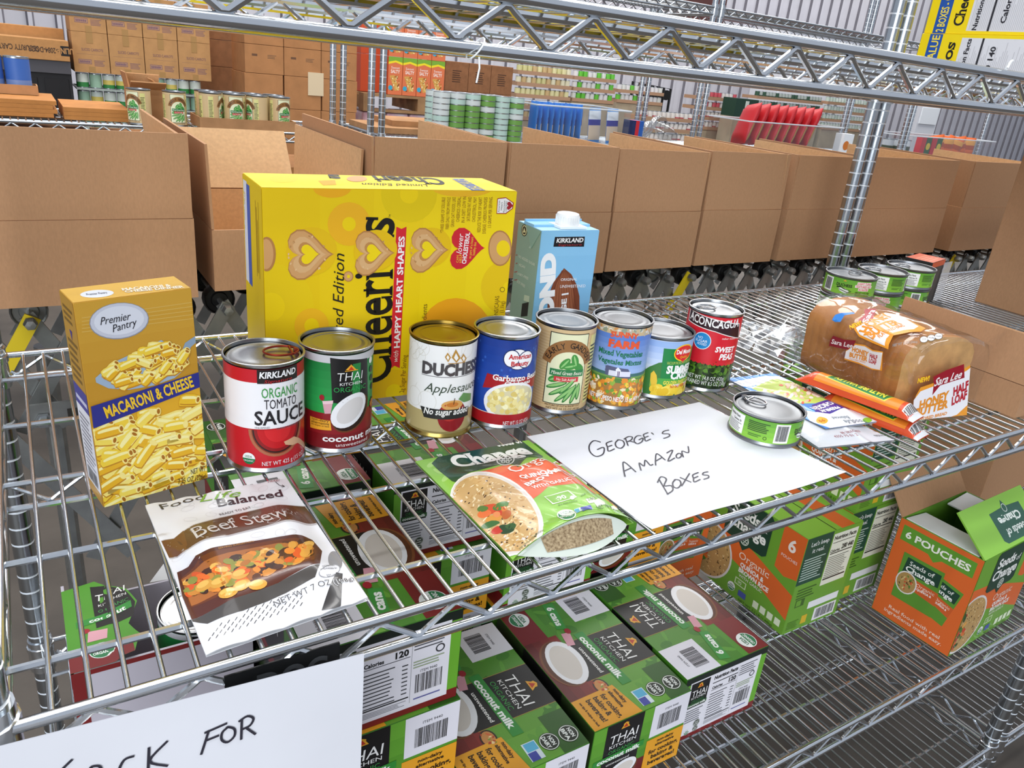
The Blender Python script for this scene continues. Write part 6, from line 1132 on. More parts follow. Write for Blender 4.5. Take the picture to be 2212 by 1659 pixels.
nutr(f, 0.050, 0.010, 0.140, TH - 0.011, 1.2); f.lines(0.104, 0.078, 0.138, 0.098, 5, '55555a', 2.5, fill=.35); f.ring(0.132, 0.072, 0.005, 0.005, 0.0015, '3a3a3e', 2.6); f.lines(0.104, 0.056, 0.138, 0.066, 3, '9aa886', 2.5); f.text('ITEM 9440', 0.121, 0.0505, 0.0035, '3a3a3e', w=0.018, L=3.4); f.barcode(0.107, 0.024, 0.136, 0.047, 2.6, seed=7); f.lines(0.106, 0.016, 0.136, 0.020, 1, '6a6aa0', 2.6)
f.hull(0.0006, 0.0006, TW - 0.0006, TH - 0.0006); f.build('nutrition_panel', face_fn(TW, TL_, TH, 'back'), PRINTM, tk)
for s_, nm in ((-1, 'left'), (1, 'right')):
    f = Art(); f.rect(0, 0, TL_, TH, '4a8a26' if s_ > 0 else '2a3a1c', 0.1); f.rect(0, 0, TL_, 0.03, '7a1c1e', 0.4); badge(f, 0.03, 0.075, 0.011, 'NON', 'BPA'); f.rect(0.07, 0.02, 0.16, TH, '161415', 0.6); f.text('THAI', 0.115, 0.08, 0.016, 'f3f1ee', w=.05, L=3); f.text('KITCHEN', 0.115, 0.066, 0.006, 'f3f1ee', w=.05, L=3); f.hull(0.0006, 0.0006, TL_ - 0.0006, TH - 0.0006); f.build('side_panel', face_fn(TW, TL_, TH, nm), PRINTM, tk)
DZ = TH + 0.0004
TB = [  # left x, near y, layer, turned, what singles it out
 (0.383, 0.089, 0, 0, 'lowest coconut milk carton of the stack behind the hanging paper sign'), (0.383, 0.089, 1, 0, 'middle coconut milk carton behind the paper sign, white barcode label facing out'), (0.380, 0.094, 2, 1, 'topmost coconut milk carton under the beef stew pouch, nutrition panel facing out'),
 (0.388, 0.356, 0, 1, 'lowest coconut milk carton in the stack under the tomato sauce can'), (0.388, 0.356, 1, 1, 'middle coconut milk carton in the stack under the tomato sauce can'), (0.389, 0.356, 2, 1, 'topmost coconut milk carton under the tomato sauce and coconut milk cans'),
 (0.546, 0.062, 0, 0, 'single coconut milk carton lying beside the barcode-labelled stack, orange panel facing out'), (0.715, 0.071, 0, 0, 'coconut milk carton jutting out in the middle of the front row'), (0.8765, 0.086, 0, 1, 'coconut milk carton at the row end next to the empty wire shelf'),
 (0.553, 0.328, 0, 0, 'lowest coconut milk carton in the stack under the applesauce can'), (0.553, 0.320, 1, 0, 'middle coconut milk carton in the stack under the applesauce can, barcode label facing out'), (0.563, 0.330, 2, 1, 'topmost coconut milk carton under the applesauce can, nutrition panel facing out'),
 (0.716, 0.312, 0, 0, 'lower coconut milk carton in the stack under the green bean can'), (0.722, 0.302, 1, 1, 'upper coconut milk carton in the stack under the green bean can'), (0.8785, 0.325, 0, 0, 'lower coconut milk carton in the stack under the vegetable can'), (0.8785, 0.322, 1, 0, 'upper coconut milk carton under the vegetable can, beside the orange pouch box')]
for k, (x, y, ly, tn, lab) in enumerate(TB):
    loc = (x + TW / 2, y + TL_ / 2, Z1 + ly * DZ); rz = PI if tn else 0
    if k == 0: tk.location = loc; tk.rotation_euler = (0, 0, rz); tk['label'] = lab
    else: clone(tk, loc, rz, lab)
# torn open carton at the left end
tr = thing('torn_carton', 'torn open coconut milk carton with cans showing at the left post', 'box', (0.2905, 0.345, Z1)); tw, td, th = 0.176, 0.150, 0.235
b = MB(); LAV = mat('carton_back', 'c2bcc6', 0.5); t = 0.003
b.bx(-tw / 2, tw / 2, -td / 2, -td / 2 + t, 0, th); b.bx(-tw / 2, tw / 2, td / 2 - t, td / 2, 0, th * 0.9); b.bx(-tw / 2, -tw / 2 + t, -td / 2, td / 2, 0, th); b.bx(tw / 2 - t, tw / 2, -td / 2, td / 2, 0, th * 0.95); b.bx(-tw / 2, tw / 2, -td / 2, td / 2, 0, t); b.build('carton_body', LAV, tr)
f = Art(); f.rect(-tw / 2, th - 0.006, tw / 2, th, '7a2020', 0.4); f.rect(-tw / 2, 0, -tw / 2 + 0.012, th, '7a2020', 0.3); f.build('carton_edge_print', plane_fn((0, -td / 2, 0), (1, 0, 0), (0, 0, 1)), PRINTM, tr)
lid = MB(); Ro = random.Random(12)
ptsA = [(-tw / 2, -td / 2), (-0.030, -td / 2), (-0.022, -0.045), (-0.030, -0.02), (-0.018, 0.005), (-0.026, 0.03), (-0.040, 0.05), (-0.055, td / 2 - 0.006), (-tw / 2, td / 2 - 0.012)]
def zt(x, y): return th + 0.001 + 0.006 * max(0, (x + 0.05) / 0.03) + 0.004 * math.sin(60 * y) * (x > -0.045)
f = Art(); f.poly(ptsA, '4f9428', 0); f.poly([(-0.060, -0.015), (-0.024, -0.012), (-0.020, 0.005), (-0.028, 0.03), (-0.045, 0.055), (-0.060, 0.06)], '151314', 1); f.text('THAI', -0.042, 0.035, 0.012, 'f0eeea', w=0.030, L=2, rot=-0.1); f.text('KITCHEN', -0.041, 0.022, 0.0045, 'f0eeea', w=0.028, L=2); f.text('ORGANIC', -0.041, 0.012, 0.005, '3f9a4a', w=0.03, L=2); f.poly([(-0.078, -0.008), (-0.024, 0.0), (-0.024, 0.009), (-0.078, 0.002)], '2f8a34', 2); f.text('coconut', -0.048, 0.0005, 0.006, 'f0f4ec', w=0.036, L=3, bold=.03, rot=.1); f.poly([(-0.070, -0.035), (-0.052, -0.035), (-0.050, -0.02), (-0.068, -0.018)], 'dba0aa', 2); f.ell(-0.071, -0.016, 0.005, 0.004, 'a01826', 2); f.rect(-tw / 2, -td / 2, -0.030, -0.052, '7a1c1e', 1); usda(f, -0.058, -0.052, 0.012, 2)
f.build('torn_lid', lambda u, v: ((u, v, zt(u, v)), (0, 0, 1)), PRINTM, tr, du=0.008, dv=0.008)
m = MB(); prev = None
shred = [(0.02, 0.062, th + 0.012), (0.04, 0.07, th + 0.022), (0.055, 0.066, th + 0.014), (0.072, 0.071, th + 0.018), (0.085, 0.06, th + 0.004), (0.05, 0.048, th - 0.006), (0.0, 0.05, th - 0.004)]
m.add(shred, [(0, 6, 5), (0, 5, 1), (1, 5, 2), (2, 5, 3), (3, 5, 4)]); m.build('torn_paper', mat('torn_paper', 'd9d6d4', 0.7), tr)
mc = clone(bpy.data.objects['coconut_milk_can'], (0.322, 0.335, Z1 + 0.128), (0, 0, facing(0.322, 0.335) + 0.05), 'coconut milk can standing inside the torn open carton'); mc.rotation_euler = (0.12, 0.05, facing(0.322, 0.335))
# ================================================================== LOWER SHELF: POUCH BOXES
SW, SD, SH = 0.209, 0.139, 0.1875
GREEN = '6c9f33'; ORG = 'd8642a'
sb = thing('pouch_box', 'x', 'box', (0, 0, 0), 0, 'pouch boxes on the lower shelf'); bm_obj(rbox(SW, SD, SH, 0.0015), 'carton_body', mat('carton_pouch', GREEN, 0.5), sb)
def bowl(f, u, v, r_, L=2, seed=1):
    f.ell(u, v, r_, r_, 'dcd6d2', L, 0, 32); f.ell(u, v, r_ * .93, r_ * .93, 'b9945c', L + .3, 0, 30); R_ = random.Random(seed)
    for i in range(170): t_, q_ = R_.uniform(0, 2 * PI), math.sqrt(R_.random()) * .9 * r_; f.ell(u + q_ * math.cos(t_), v + q_ * math.sin(t_), r_ * .045, r_ * .018, R_.choice(('d9b87c', 'e6cc98', 'b98f52', 'caa566', '5a4226')), L + .6 + (i % 4) * .1, R_.random() * 3, 6)
    for i in range(26): t_, q_ = R_.uniform(2.2, 4.6), math.sqrt(R_.random()) * .8 * r_; f.ell(u + q_ * math.cos(t_), v + q_ * math.sin(t_), r_ * .13, r_ * .08, R_.choice(('c8442a', 'd8702e', '4a7a30', '2f5226', 'e0a04a', 'b02a24')), L + 1.1 + (i % 5) * .1, R_.random() * 3, 8)
def logo(f, u, v, k, L=3):
    f.poly([(u - .5 * k, v + .40 * k), (u - .44 * k, v + .46 * k), (u + .44 * k, v + .46 * k), (u + .5 * k, v + .40 * k), (u + .5 * k, v - .30 * k), (u + .42 * k, v - .36 * k), (u + .13 * k, v - .36 * k), (u, v - .50 * k), (u - .13 * k, v - .36 * k), (u - .42 * k, v - .36 * k), (u - .5 * k, v - .30 * k)], '1f3f30', L)
    f.text('Seeds', u - .08 * k, v + .22 * k, .20 * k, 'eeeee8', w=.62 * k, L=L + 2, serif=True, bold=.03); f.text('of', u + .36 * k, v + .16 * k, .12 * k, 'eeeee8', w=.15 * k, L=L + 2, serif=True); f.text('Change', u, v - .03 * k, .20 * k, 'eeeee8', w=.86 * k, L=L + 2, serif=True, bold=.03); f.ring(u, v - .28 * k, .10 * k, .10 * k, .012 * k, 'dfe6da', L + 2)
    for i in range(6): f.ring(u + .05 * k * math.cos(i * PI / 3), v - .28 * k + .05 * k * math.sin(i * PI / 3), .035 * k, .035 * k, .01 * k, 'dfe6da', L + 2, n=10)
def seeds_main(f, w, h):
    f.rect(0, 0, w, h, GREEN, 0.1); f.poly([(0, h * .70), (w * .30, h * .66), (w, h * .42), (w, h * .16), (w * .72, h * .28), (w * .3, h * .38), (0, h * .44)], ORG, .5); f.rect(w * .78, h * .62, w, h, ORG, .5); f.poly([(w * .78, h * .72), (w * .78, h * .58), (w * .88, h * .54), (w, h * .58), (w, h * .72)], ORG, .6); bowl(f, w * .12, h * .30, .056, 1.5); logo(f, w * .46, h * .76, .095, 3.5)
    f.text('6', w * .89, h * .86, .022, 'f0e2d8', L=4, bold=.03); f.text('POUCHES', w * .89, h * .73, .0055, 'f0e2d8', w=.032, L=4); f.text('Organic', w * .60, h * .46, .014, 'f0d6c2', w=.066, L=4, serif=True); f.text('QUINOA &', w * .60, h * .375, .0085, 'f3eae2', w=.052, L=4, bold=.04); f.text('BROWN RICE', w * .63, h * .315, .0085, 'f3eae2', w=.066, L=4, bold=.04); f.text('WITH GARLIC', w * .61, h * .262, .006, 'f3eae2', w=.052, L=4)
    f.rect(w * .46, h * .155, w * .58, h * .225, 'cfe0b2', 3); f.rect(w * .47, h * .165, w * .57, h * .215, GREEN, 3.3); f.text(':90', w * .51, h * .19, .006, 'e6efd6', L=4); usda(f, w * .44, h * .10, .0085, 3); f.rect(w * .52, h * .06, w * .60, h * .12, '4a58a0', 3)
    for i in range(4): f.rect(w * (.68 + i * .075), h * .06, w * (.735 + i * .075), h * .13, 'dfe8c8', 3)
    f.text('NET WT 3.2 LB (1.44kg)', w * .72, h * .025, .005, '2f4a1a', w=.075, L=4)
def seeds_side(f, w, h):
    f.rect(0, 0, w, h, GREEN, .1); f.rect(0, h * .52, w * .46, h, '1f4a38', .6); f.text("Let's keep", w * .24, h * .93, .0085, 'eef0ea', w=.044, L=3, serif=True); f.text('it real.', w * .24, h * .86, .0085, 'eef0ea', w=.030, L=3, serif=True); f.lines(w * .04, h * .56, w * .42, h * .80, 9, 'b8c8bc', 2, fill=.4); f.rect(w * .48, h * .42, w * .93, h * .96, 'e3e2cf', 1); f.text('Nutrition Facts', w * .705, h * .915, .0075, '22221e', w=.056, L=3, bold=.03); f.text('Calories', w * .58, h * .78, .006, '22221e', w=.024, L=3, bold=.02); f.text('280 440', w * .80, h * .80, .0095, '22221e', w=.030, L=3, bold=.03); f.rect(w * .5, h * .745, w * .91, h * .755, '22221e', 2); f.lines(w * .5, h * .50, w * .88, h * .73, 11, '6a6a60', 2, fill=.35); f.rect(w * .5, h * .475, w * .91, h * .49, '22221e', 2); f.rect(w * .5, h * .86, w * .91, h * .866, '22221e', 2)
    f.lines(w * .08, h * .36, w * .42, h * .48, 4, '3f6420', 2); f.rect(w * .1, h * .27, w * .26, h * .35, '3f6420', 1); f.rect(w * .115, h * .28, w * .2, h * .34, GREEN, 1.4); f.rect(w * .36, h * .20, w * .92, h * .275, 'e9eaea', 1); f.rect(w * .52, h * .03, w * .93, h * .17, 'eceaea', 1); f.barcode(w * .56, h * .05, w * .90, h * .155, 2, seed=9); f.rect(w * .30, h * .05, w * .40, h * .14, 'd8b22c', 1); f.lines(w * .05, h * .04, w * .26, h * .13, 5, '4f7a26', 2)
def seeds_orange(f, w, h):
    f.rect(0, 0, w, h, ORG, .1); f.poly([(w * .06, h * .80), (w * .94, h * .80), (w * .94, h * .95), (w * .06, h * .95)], '5f9530', .6); f.poly([(w * .4, h * .81), (w * .6, h * .81), (w * .5, h * .75)], '5f9530', .6); f.text('6 POUCHES', w * .5, h * .875, .0125, 'eeeadf', w=w * .78, L=2, bold=.03)
    for (u, v, rt, k, L) in ((w * .66, h * .46, -.18, .060, 1), (w * .42, h * .48, 0.02, .070, 3)):
        c, d = math.cos(rt), math.sin(rt); q = lambda x, y: (u + x * c - y * d, v + x * d + y * c)
        f.poly([q(-k * .5, -k * .62), q(k * .5, -k * .62), q(k * .5, k * .62), q(-k * .5, k * .62)], '5a8c30', L); f.poly([q(-k * .42, k * .12), q(k * .45, k * .18), q(k * .45, k * .52), q(-k * .38, k * .54)], '1f3f30', L + .3); f.text('Seeds of', *q(0, k * .42), k * .12, 'eeeee8', w=k * .6, L=L + 1.6, serif=True, rot=rt); f.text('Change', *q(0, k * .26), k * .14, 'eeeee8', w=k * .72, L=L + 1.6, serif=True, rot=rt, bold=.02); f.poly([q(-k * .1, -k * .22), q(k * .5, -k * .3), q(k * .5, k * .05), q(-k * .1, k * .08)], 'c85a28', L + .3); f.text('Organic', *q(k * .2, -k * .02), k * .09, 'f0d6c2', w=k * .45, L=L + 1.6, serif=True, rot=rt); f.text('QUINOA &', *q(k * .2, -k * .12), k * .06, 'f3eae2', w=k * .36, L=L + 1.6, rot=rt, bold=.03)
        if L == 3: f.ell(u - k * .25, v - k * .12, k * .26, k * .30, 'dcd6d2', L + .5); f.ell(u - k * .25, v - k * .12, k * .23, k * .27, 'a8854e', L + .8); f.scatter(30, lambda x, y: True, k * .03, ['d9b87c', '5a4226', 'c8442a', '4a7a30'], L + 1, 2, box=(u - k * .40, v - k * .3, u - k * .1, v + k * .06), ns=6)
    f.text('Real food with real', w * .52, h * .125, .0068, 'f0ddca', w=w * .66, L=2, serif=True); f.text('ingredients made easy.', w * .52, h * .075, .0068, 'f0ddca', w=w * .74, L=2, serif=True)
for nm, fun in (('front', seeds_main), ('back', seeds_main), ('right', seeds_side), ('left', seeds_orange)):
    w, h = (SW, SH) if nm in ('front', 'back') else (SD, SH); f = Art(); fun(f, w, h); f.hull(.0006, .0006, w - .0006, h - .0006); f.build({'front': 'front_panel', 'back': 'back_panel', 'right': 'nutrition_panel', 'left': 'pouch_panel'}[nm], face_fn(SW, SD, SH, nm), PRINTM, sb)
f = Art(); f.rect(0, 0, SW, SD, '82b63c', .1); f.rect(0, SD * .485, SW, SD * .5, '1d2a14', .4); f.rect(0, SD * .6, SW, SD * .84, ORG, .3); f.rect(SW * .05, SD * .1, SW * .4, SD * .44, '1f3f30', .4); f.text('Seeds', SW * .22, SD * .3, .016, 'eeeee8', w=.055, L=2, serif=True); f.hull(.0006, .0006, SW - .0006, SD - .0006); f.build('top_panel', face_fn(SW, SD, SH, 'top'), PRINTM, sb)
SBX = [(1.2665, 0.279, 0, -PI / 2, 'green pouch box next to the coconut milk cartons, front panel facing them'), (1.4085, 0.3005, 0, -PI / 2, 'green pouch box standing lower beside the opened pouch box'), (1.4110, 0.3005, 1, -PI / 2, 'green pouch box stacked on top beneath the chicken pouches'), (1.556, 0.412, 0, -PI / 2, 'lower pouch box behind the opened pouch box'), (1.556, 0.410, 1, PI / 2, 'upper pouch box behind the opened pouch box, orange panel facing out'), (1.117, 0.462, 0, PI / 2, 'pouch box behind the coconut cartons with its orange panel facing out')]
for k, (x, y, ly, rz, lab) in enumerate(SBX):
    loc = (x, y, Z1 + ly * (SH + .0004))
    if k == 0: sb.location = loc; sb.rotation_euler = (0, 0, rz); sb['label'] = lab
    else: clone(sb, loc, rz, lab)
# the opened box
ob = thing('pouch_box', 'opened green and orange pouch box with its flaps raised', 'box', (1.519, 0.091, Z1), 0.046, 'pouch boxes on the lower shelf'); t = .0025
b = MB(); b.bx(-SW / 2, SW / 2, -SD / 2, -SD / 2 + t, 0, SH); b.bx(-SW / 2, SW / 2, SD / 2 - t, SD / 2, 0, SH); b.bx(-SW / 2, -SW / 2 + t, -SD / 2, SD / 2, 0, SH); b.bx(SW / 2 - t, SW / 2, -SD / 2, SD / 2, 0, SH); b.bx(-SW / 2, SW / 2, -SD / 2, SD / 2, 0, t); b.build('carton_body', mat('carton_pouch', GREEN), ob)
for ch in [c for c in sb.children if c.name.split('.')[0] in ('front_panel', 'back_panel', 'nutrition_panel', 'pouch_panel')]: q = ch.copy(); COL.objects.link(q); q.parent = ob
m = MB(); m.bx(-SW / 2, SW / 2, -t / 2, t / 2, 0, .082); o = m.build('back_flap', CARD, ob); o.location = (0, SD / 2 - t / 2, SH); o.rotation_euler = (-.62, 0, 0)
m = MB(); m.bx(-SW / 2, SW / 2, -t / 2, t / 2, 0, .080); o = m.build('front_flap', mat('carton_flap', '86ba42', .5), ob); o.location = (0, -SD / 2 + t / 2, SH); o.rotation_euler = (-.85, 0, 0)
f = Art(); f.rect(0, 0, SW, .080, '8cc046', .2); f.poly([(SW * .36, .012), (SW * .40, .006), (SW * .80, .006), (SW * .84, .012), (SW * .84, .058), (SW * .64, .06), (SW * .60, .072), (SW * .56, .06), (SW * .36, .058)], '2f5a48', .8); f.text('Seeds of', SW * .60, .020, .013, 'e6ebe2', w=.062, L=2, rot=PI, serif=True, bold=.02); f.text('Change', SW * .60, .040, .014, 'e6ebe2', w=.07, L=2, rot=PI, serif=True, bold=.03); f.ring(SW * .60, .058, .007, .007, .001, 'e6ebe2', 2)
f.build('flap_print', plane_fn((-SW / 2, -t / 2 - .0001, 0), (1, 0, 0), (0, 0, 1)), PRINTM, o)
for x in (-.068, .068):
    m = MB(); m.bx(-.032, .032, -SD / 2 + .012, SD / 2 - .006, -t / 2, t / 2); o = m.build('inner_flap', PLASTW, ob); o.location = (x, 0, SH - .004); o.rotation_euler = (.0, .10 if x < 0 else -.10, 0)
# plain carton standing on the joined rack's lower shelf
bc = thing('plain_carton', 'plain brown carton on the joined rack beside the opened pouch box', 'box', (2.20, 0.44, Z1)); bm_obj(rbox(0.40, 0.30, 0.26, 0.002), 'carton_body', CARD, bc)
m = MB(); m.bx(-.025, .025, -.1512, -.15, .14, .26); m.build('parcel_tape', mat('tape', 'a8814f', 0.3), bc)
# ================================================================== TOP SHELF AND BACKGROUND
def at(px, py, Y):
    d = CF + CR * ((px - 1106) / 1673.39) - CU * ((py - 829.5) / 1673.39); return CAMP + d * ((Y - CAMP.y) / d.y)
# narrow yellow board on the top shelf, seen through the wires
m = MB(); m.bx(0.34, 0.86, 0.10, 0.27, 0.4258, 0.4300); tag(m.build('liner_board', mat('yellow_board', 'c9b52e', 0.6, noise=.1)), 'narrow flat yellow board lying on the top wire shelf', 'board')
# cereal boxes stacked on the joined rack
cb = None
for k in range(3):
    r, A, done = boxthing('cereal_box', ('lowest', 'second', 'third')[k] + ' yellow cereal box of the stack on the joined rack top shelf', 'box', 1.790 + .004 * (k == 1), 0.205, 0.0, 0.24, 0.40, 0.098, 0.4258 + k * 0.0985, 'ecce00', group='cereal boxes on the top shelf')
    f = A['left']; w, h = f.wh; f.rect(0, 0, w, h, 'ecce00', .1); f.rect(.085, .006, w, h - .006, 'd4d3d6', .4); f.lines(.09, .008, w - .01, h - .008, 90, 'b8b6ba', .8, fill=.35, rag=.5, vert=True, seed=k); f.rect(.018, 0, .045, h, '1c4f9e', .5); f.text(('EAT VALUE', '2 BOXES - GREAT', 'EAT VALUE')[k], .0315, h / 2, .016, 'ecd24a', w=h * .94, L=2, rot=PI / 2, bold=.02); f.text(('erios', 'Cheeri', 'erios')[k], .065, h * .5, .020, '1c1810', w=h * .7, L=2, rot=PI / 2, serif=True, bold=.02)
    for x in (.125, .225, .32): f.rect(x, .006, x + .004, h - .006, '26242a', 1)
    f.text(('210 140', 'Calories', 'Calories')[k], .150, h * .5, .010, '26242a', w=h * .6, L=2, rot=PI / 2, bold=.03); f.text('Nutrition Facts', .100, h * .5, .009, '26242a', w=h * .85, L=2, rot=PI / 2, bold=.03); done('left')
    f = A['front']; w, h = f.wh; f.rect(0, 0, w, h, 'e0c400', .1); f.ell(w * .5, h * .5, h * .4, h * .4, 'efae14', .5); f.ell(w * .5, h * .5, h * .15, h * .15, 'e0c400', .8); done('front')
ZT = mat('nylon_tie', 'eef0f0', .4)
m = MB(); m.tube([(0.452 + .0045 * math.cos(a), 0.0 + .0062 * math.sin(a), 0.3942 + .0062 * math.cos(a)) for a in [2 * PI * i / 14 for i in range(14)]], .0005, 5, closed=True); m.tube([(0.452, -.005, 0.390), (0.4525, -.0055, 0.384), (0.4515, -.005, 0.376)], .0006, 5); tag(m.build('cable_tie', ZT), 'white cable tie hanging from the top shelf lower rail', 'cable tie')
m = MB(); m.tube([(1.005, -.0045, .4285), (1.008, -.004, .434), (1.014, -.002, .4355), (1.018, 0.003, .432), (1.020, .0045, .4265)], .0011, 6); tag(m.build('cable_tie', ZT), 'white cable tie looped over the top shelf upper rail', 'cable tie')
# ---------------------------------------------------------------- simple far containers
def simple_can(name, r_, h_, bands, n=14):
    m_ = MB(); ms = [CHROME2]; m_.lathe([(r_ * .9, 0), (r_, 0), (r_, h_ * .05)], n); m_.m[-n:] = [0] * n
    for (a, b, mm) in bands: ms.append(mm); m_.lathe([(r_ * .985, h_ * a), (r_ * .985, h_ * b)], n, mi=len(ms) - 1)
    m_.lathe([(r_ * .985, h_ * .95), (r_, h_ * .95), (r_, h_), (r_ * .93, h_), (r_ * .93, h_ * .97), (0.0001, h_ * .97)], n); return m_.mesh(name, ms, smooth=True, sharp=.9)
def cm(h_): return mat('far_' + h_, h_, .45)
def one(me, name, loc, label, cat, group, rot=(0, 0, 0)): return tag(put(me, name, loc, rot), label, cat, group)
def tray(name, label, x0, x1, y0, y1, z, h_=.035, group=None, mt=None):
    w, d = x1 - x0, y1 - y0; m_ = MB(); t = .004; m_.bx(-w / 2, w / 2, -d / 2, d / 2, 0, t); m_.bx(-w / 2, w / 2, -d / 2, -d / 2 + t, t, h_); m_.bx(-w / 2, w / 2, d / 2 - t, d / 2, t, h_); m_.bx(-w / 2, -w / 2 + t, -d / 2 + t, d / 2 - t, t, h_); m_.bx(w / 2 - t, w / 2, -d / 2 + t, d / 2 - t, t, h_)
    o = m_.build(name, mt or CARD3); o.location = ((x0 + x1) / 2, (y0 + y1) / 2, z); return tag(o, label, 'tray', group)
ZB = 0.0825
# flat brown cartons
g = 'flat cartons on the far left rack'
for k in range(4): m = MB(); m.bx(-.18, .18, -.15, .15, 0, .0125); o = m.build('flat_carton', mat('flat_card', 'b87a3c', .8, noise=.15, nscale=30)); o.location = (.160 + .012 * (k % 2), 2.775, ZB + k * .013); tag(o, ('lowest', 'second', 'third', 'topmost')[k] + ' flat brown carton of the stack below the blue cans', 'box', g)
for k in range(3): m = MB(); m.bx(-.098, .098, -.15, .15, 0, .0125); o = m.build('flat_carton', MATS['flat_card']); o.location = (.466, 2.74, ZB + k * .013); tag(o, ('lowest', 'middle', 'topmost')[k] + ' flat brown carton of the small stack beside the opened carton', 'box', g)
blue_can = simple_can('vegetable_can', R0, H0, [(.05, .35, cm('6f86b8')), (.35, .95, cm('3a66b4'))])
tray('can_tray', 'cardboard tray holding blue cans on the flat cartons', .05, .31, 2.795, 2.895, ZB + .053, .03)
for i in range(3): one(blue_can, 'vegetable_can', (.10 + i * .079, 2.845, ZB + .0575), 'blue can standing in the tray on the flat cartons', 'can', 'blue cans on the far left rack')
carton('small_carton', 'small opened carton standing behind two loose green bean cans', .575, .690, 2.66, 2.80, ZB, .105, (150, 60, 100, 40), .05, mo=CARD3)
GB = 'loose green bean cans on the far rack'
for (x, y, a, lab) in ((.590, 2.560, -.9, 'green bean can turned sideways in front of the small opened carton'), (.700, 2.555, .1, 'green bean can with its picture facing out beside the small opened carton')): clone(green_can, (x, y, ZB), (0, 0, facing(x, y) + a), lab, GB)
tray('can_tray', 'cardboard tray full of green bean cans on the far left rack', .770, 1.102, 2.508, 2.682, ZB, .036)
for j in range(2):
    for i in range(4): x, y = .817 + i * .0795, 2.556 + j * .0785; clone(green_can, (x, y, ZB + .0045), (0, 0, facing(x, y) + (1.25, .0, -1.3, .35)[(i + j) % 4]), 'green bean can in the far tray, %s row, %s' % (('outer', 'inner')[j], ('next to the small opened carton', 'second from the small opened carton', 'second from the rack posts', 'next to the rack posts')[i]), 'green bean cans in the far tray')
for k, (x0, x1, h_) in enumerate(((-.22, .10, .37), (.12, .44, .38), (.46, .72, .375), (.76, 1.02, .28), (1.05, 1.34, .30))):
    m = MB(); m.bx(0, x1 - x0, 0, .36, 0, h_); m.box(((x1 - x0) / 2, -.001, h_ * .9), (.05, .002, h_ * .2)); o = m.build('stock_carton', mat('stock_card', 'a8713e', .8, noise=.15)); o.location = (x0, 2.54, -.35 + .003); tag(o, ('brown stock carton at the left end below the flat cartons', 'brown stock carton second along below the flat cartons', 'brown stock carton below the opened small carton', 'lower brown stock carton under the green bean tray', 'lower brown stock carton beside the far rack posts')[k], 'box')
for i in range(3): one(simple_can('pale_can', .034, .10, [(.05, .95, cm('c9c6b8'))]), 'pale_can', (.81 + i * .075, 2.60, -.35 + .284), 'pale can on the stock carton below the far rack shelf', 'can', 'pale cans below the far rack shelf')
# ---- right far rack
for k, (x0, x1, y0, y1) in enumerate(((1.455, 1.80, 2.62, 2.92), (1.56, 1.90, 2.70, 2.93))): m = MB(); m.bx(0, x1 - x0, 0, y1 - y0, 0, .022); o = m.build('flat_carton', CARD3); o.location = (x0, y0, ZB + k * .0225); tag(o, ('lower', 'upper')[k] + ' flat carton beside the tuna can towers', 'box', 'flat cartons on the far right rack')
sc1 = simple_can('small_tuna_can', .0345, .0222, [(.08, .92, cm('6f9f4a'))]); sc2 = simple_can('small_tuna_can', .0345, .0222, [(.08, .92, cm('b9d2c6'))]); sc3 = simple_can('small_tuna_can', .0345, .0222, [(.08, .92, cm('d2d8d4'))]); Rf = random.Random(5)
for j in range(2):
    for i in range(6):
        for k in range(8 - (i == 5 and j == 1)): me_ = Rf.choice((sc1, sc1, sc2, sc3)) if i not in (0, 4) else Rf.choice((sc2, sc2, sc3)); cw_ = {sc1: 'green', sc2: 'mint', sc3: 'white'}[me_]; one(me_, 'small_tuna_can', (1.702 + i * .0705, 2.545 + j * .071, ZB + k * .0223), 'small flat %s can in the %s row of can towers on the far rack' % (cw_, ('front', 'rear')[j]), 'can', 'tuna can towers on the far rack, ' + cw_ + (' front', ' rear')[j])
def bin_(label, x0, x1, y0, y1, z, h_):
    r = thing('clear_bin', label, 'bin', ((x0 + x1) / 2, (y0 + y1) / 2, z)); w, d = x1 - x0, y1 - y0; m_ = MB(); t = .003
    m_.bx(-w / 2, w / 2, -d / 2, d / 2, 0, t); m_.bx(-w / 2, w / 2, -d / 2, -d / 2 + t, t, h_); m_.bx(-w / 2, w / 2, d / 2 - t, d / 2, t, h_); m_.bx(-w / 2, -w / 2 + t, -d / 2 + t, d / 2 - t, t, h_); m_.bx(w / 2 - t, w / 2, -d / 2 + t, d / 2 - t, t, h_); m_.build('bin_walls', FILMT, r)
    m_ = MB(); m_.tube([(-w / 2, -d / 2, h_), (w / 2, -d / 2, h_), (w / 2, d / 2, h_), (-w / 2, d / 2, h_)], .004, 6, closed=True); m_.build('bin_rim', mat('clear_rim', 'dfe3e6', .2, alpha=.8), r); return r
bin_('clear plastic bin of blue chicken pouches on the far rack', 2.17, 2.70, 2.56, 2.86, ZB, .155)
def upright(name, w, h_, t, base, bands, crimp=True):
    m_ = MB(); N_ = 10
    def P(s_, v_): k = max(0, min(1, v_ / .15, (1 - v_) / .15)); k = k * k * (3 - 2 * k); a = 2 * PI * s_; return (math.cos(a) * w / 2 * (1 + .02 * math.sin(30 * v_)), math.sin(a) * (t / 2 * k + .0006), v_ * h_)
    m_.grid(P, 16, 12, wrapu=True); me = m_.mesh(name, [base] + [b[2] for b in bands], smooth=True, sharp=3)
    for p in me.polygons:
        v_ = p.center.z / h_
        for i, (a, b, mm) in enumerate(bands):
            if a <= v_ < b and p.center.y < 0: p.material_index = i + 1
    return me
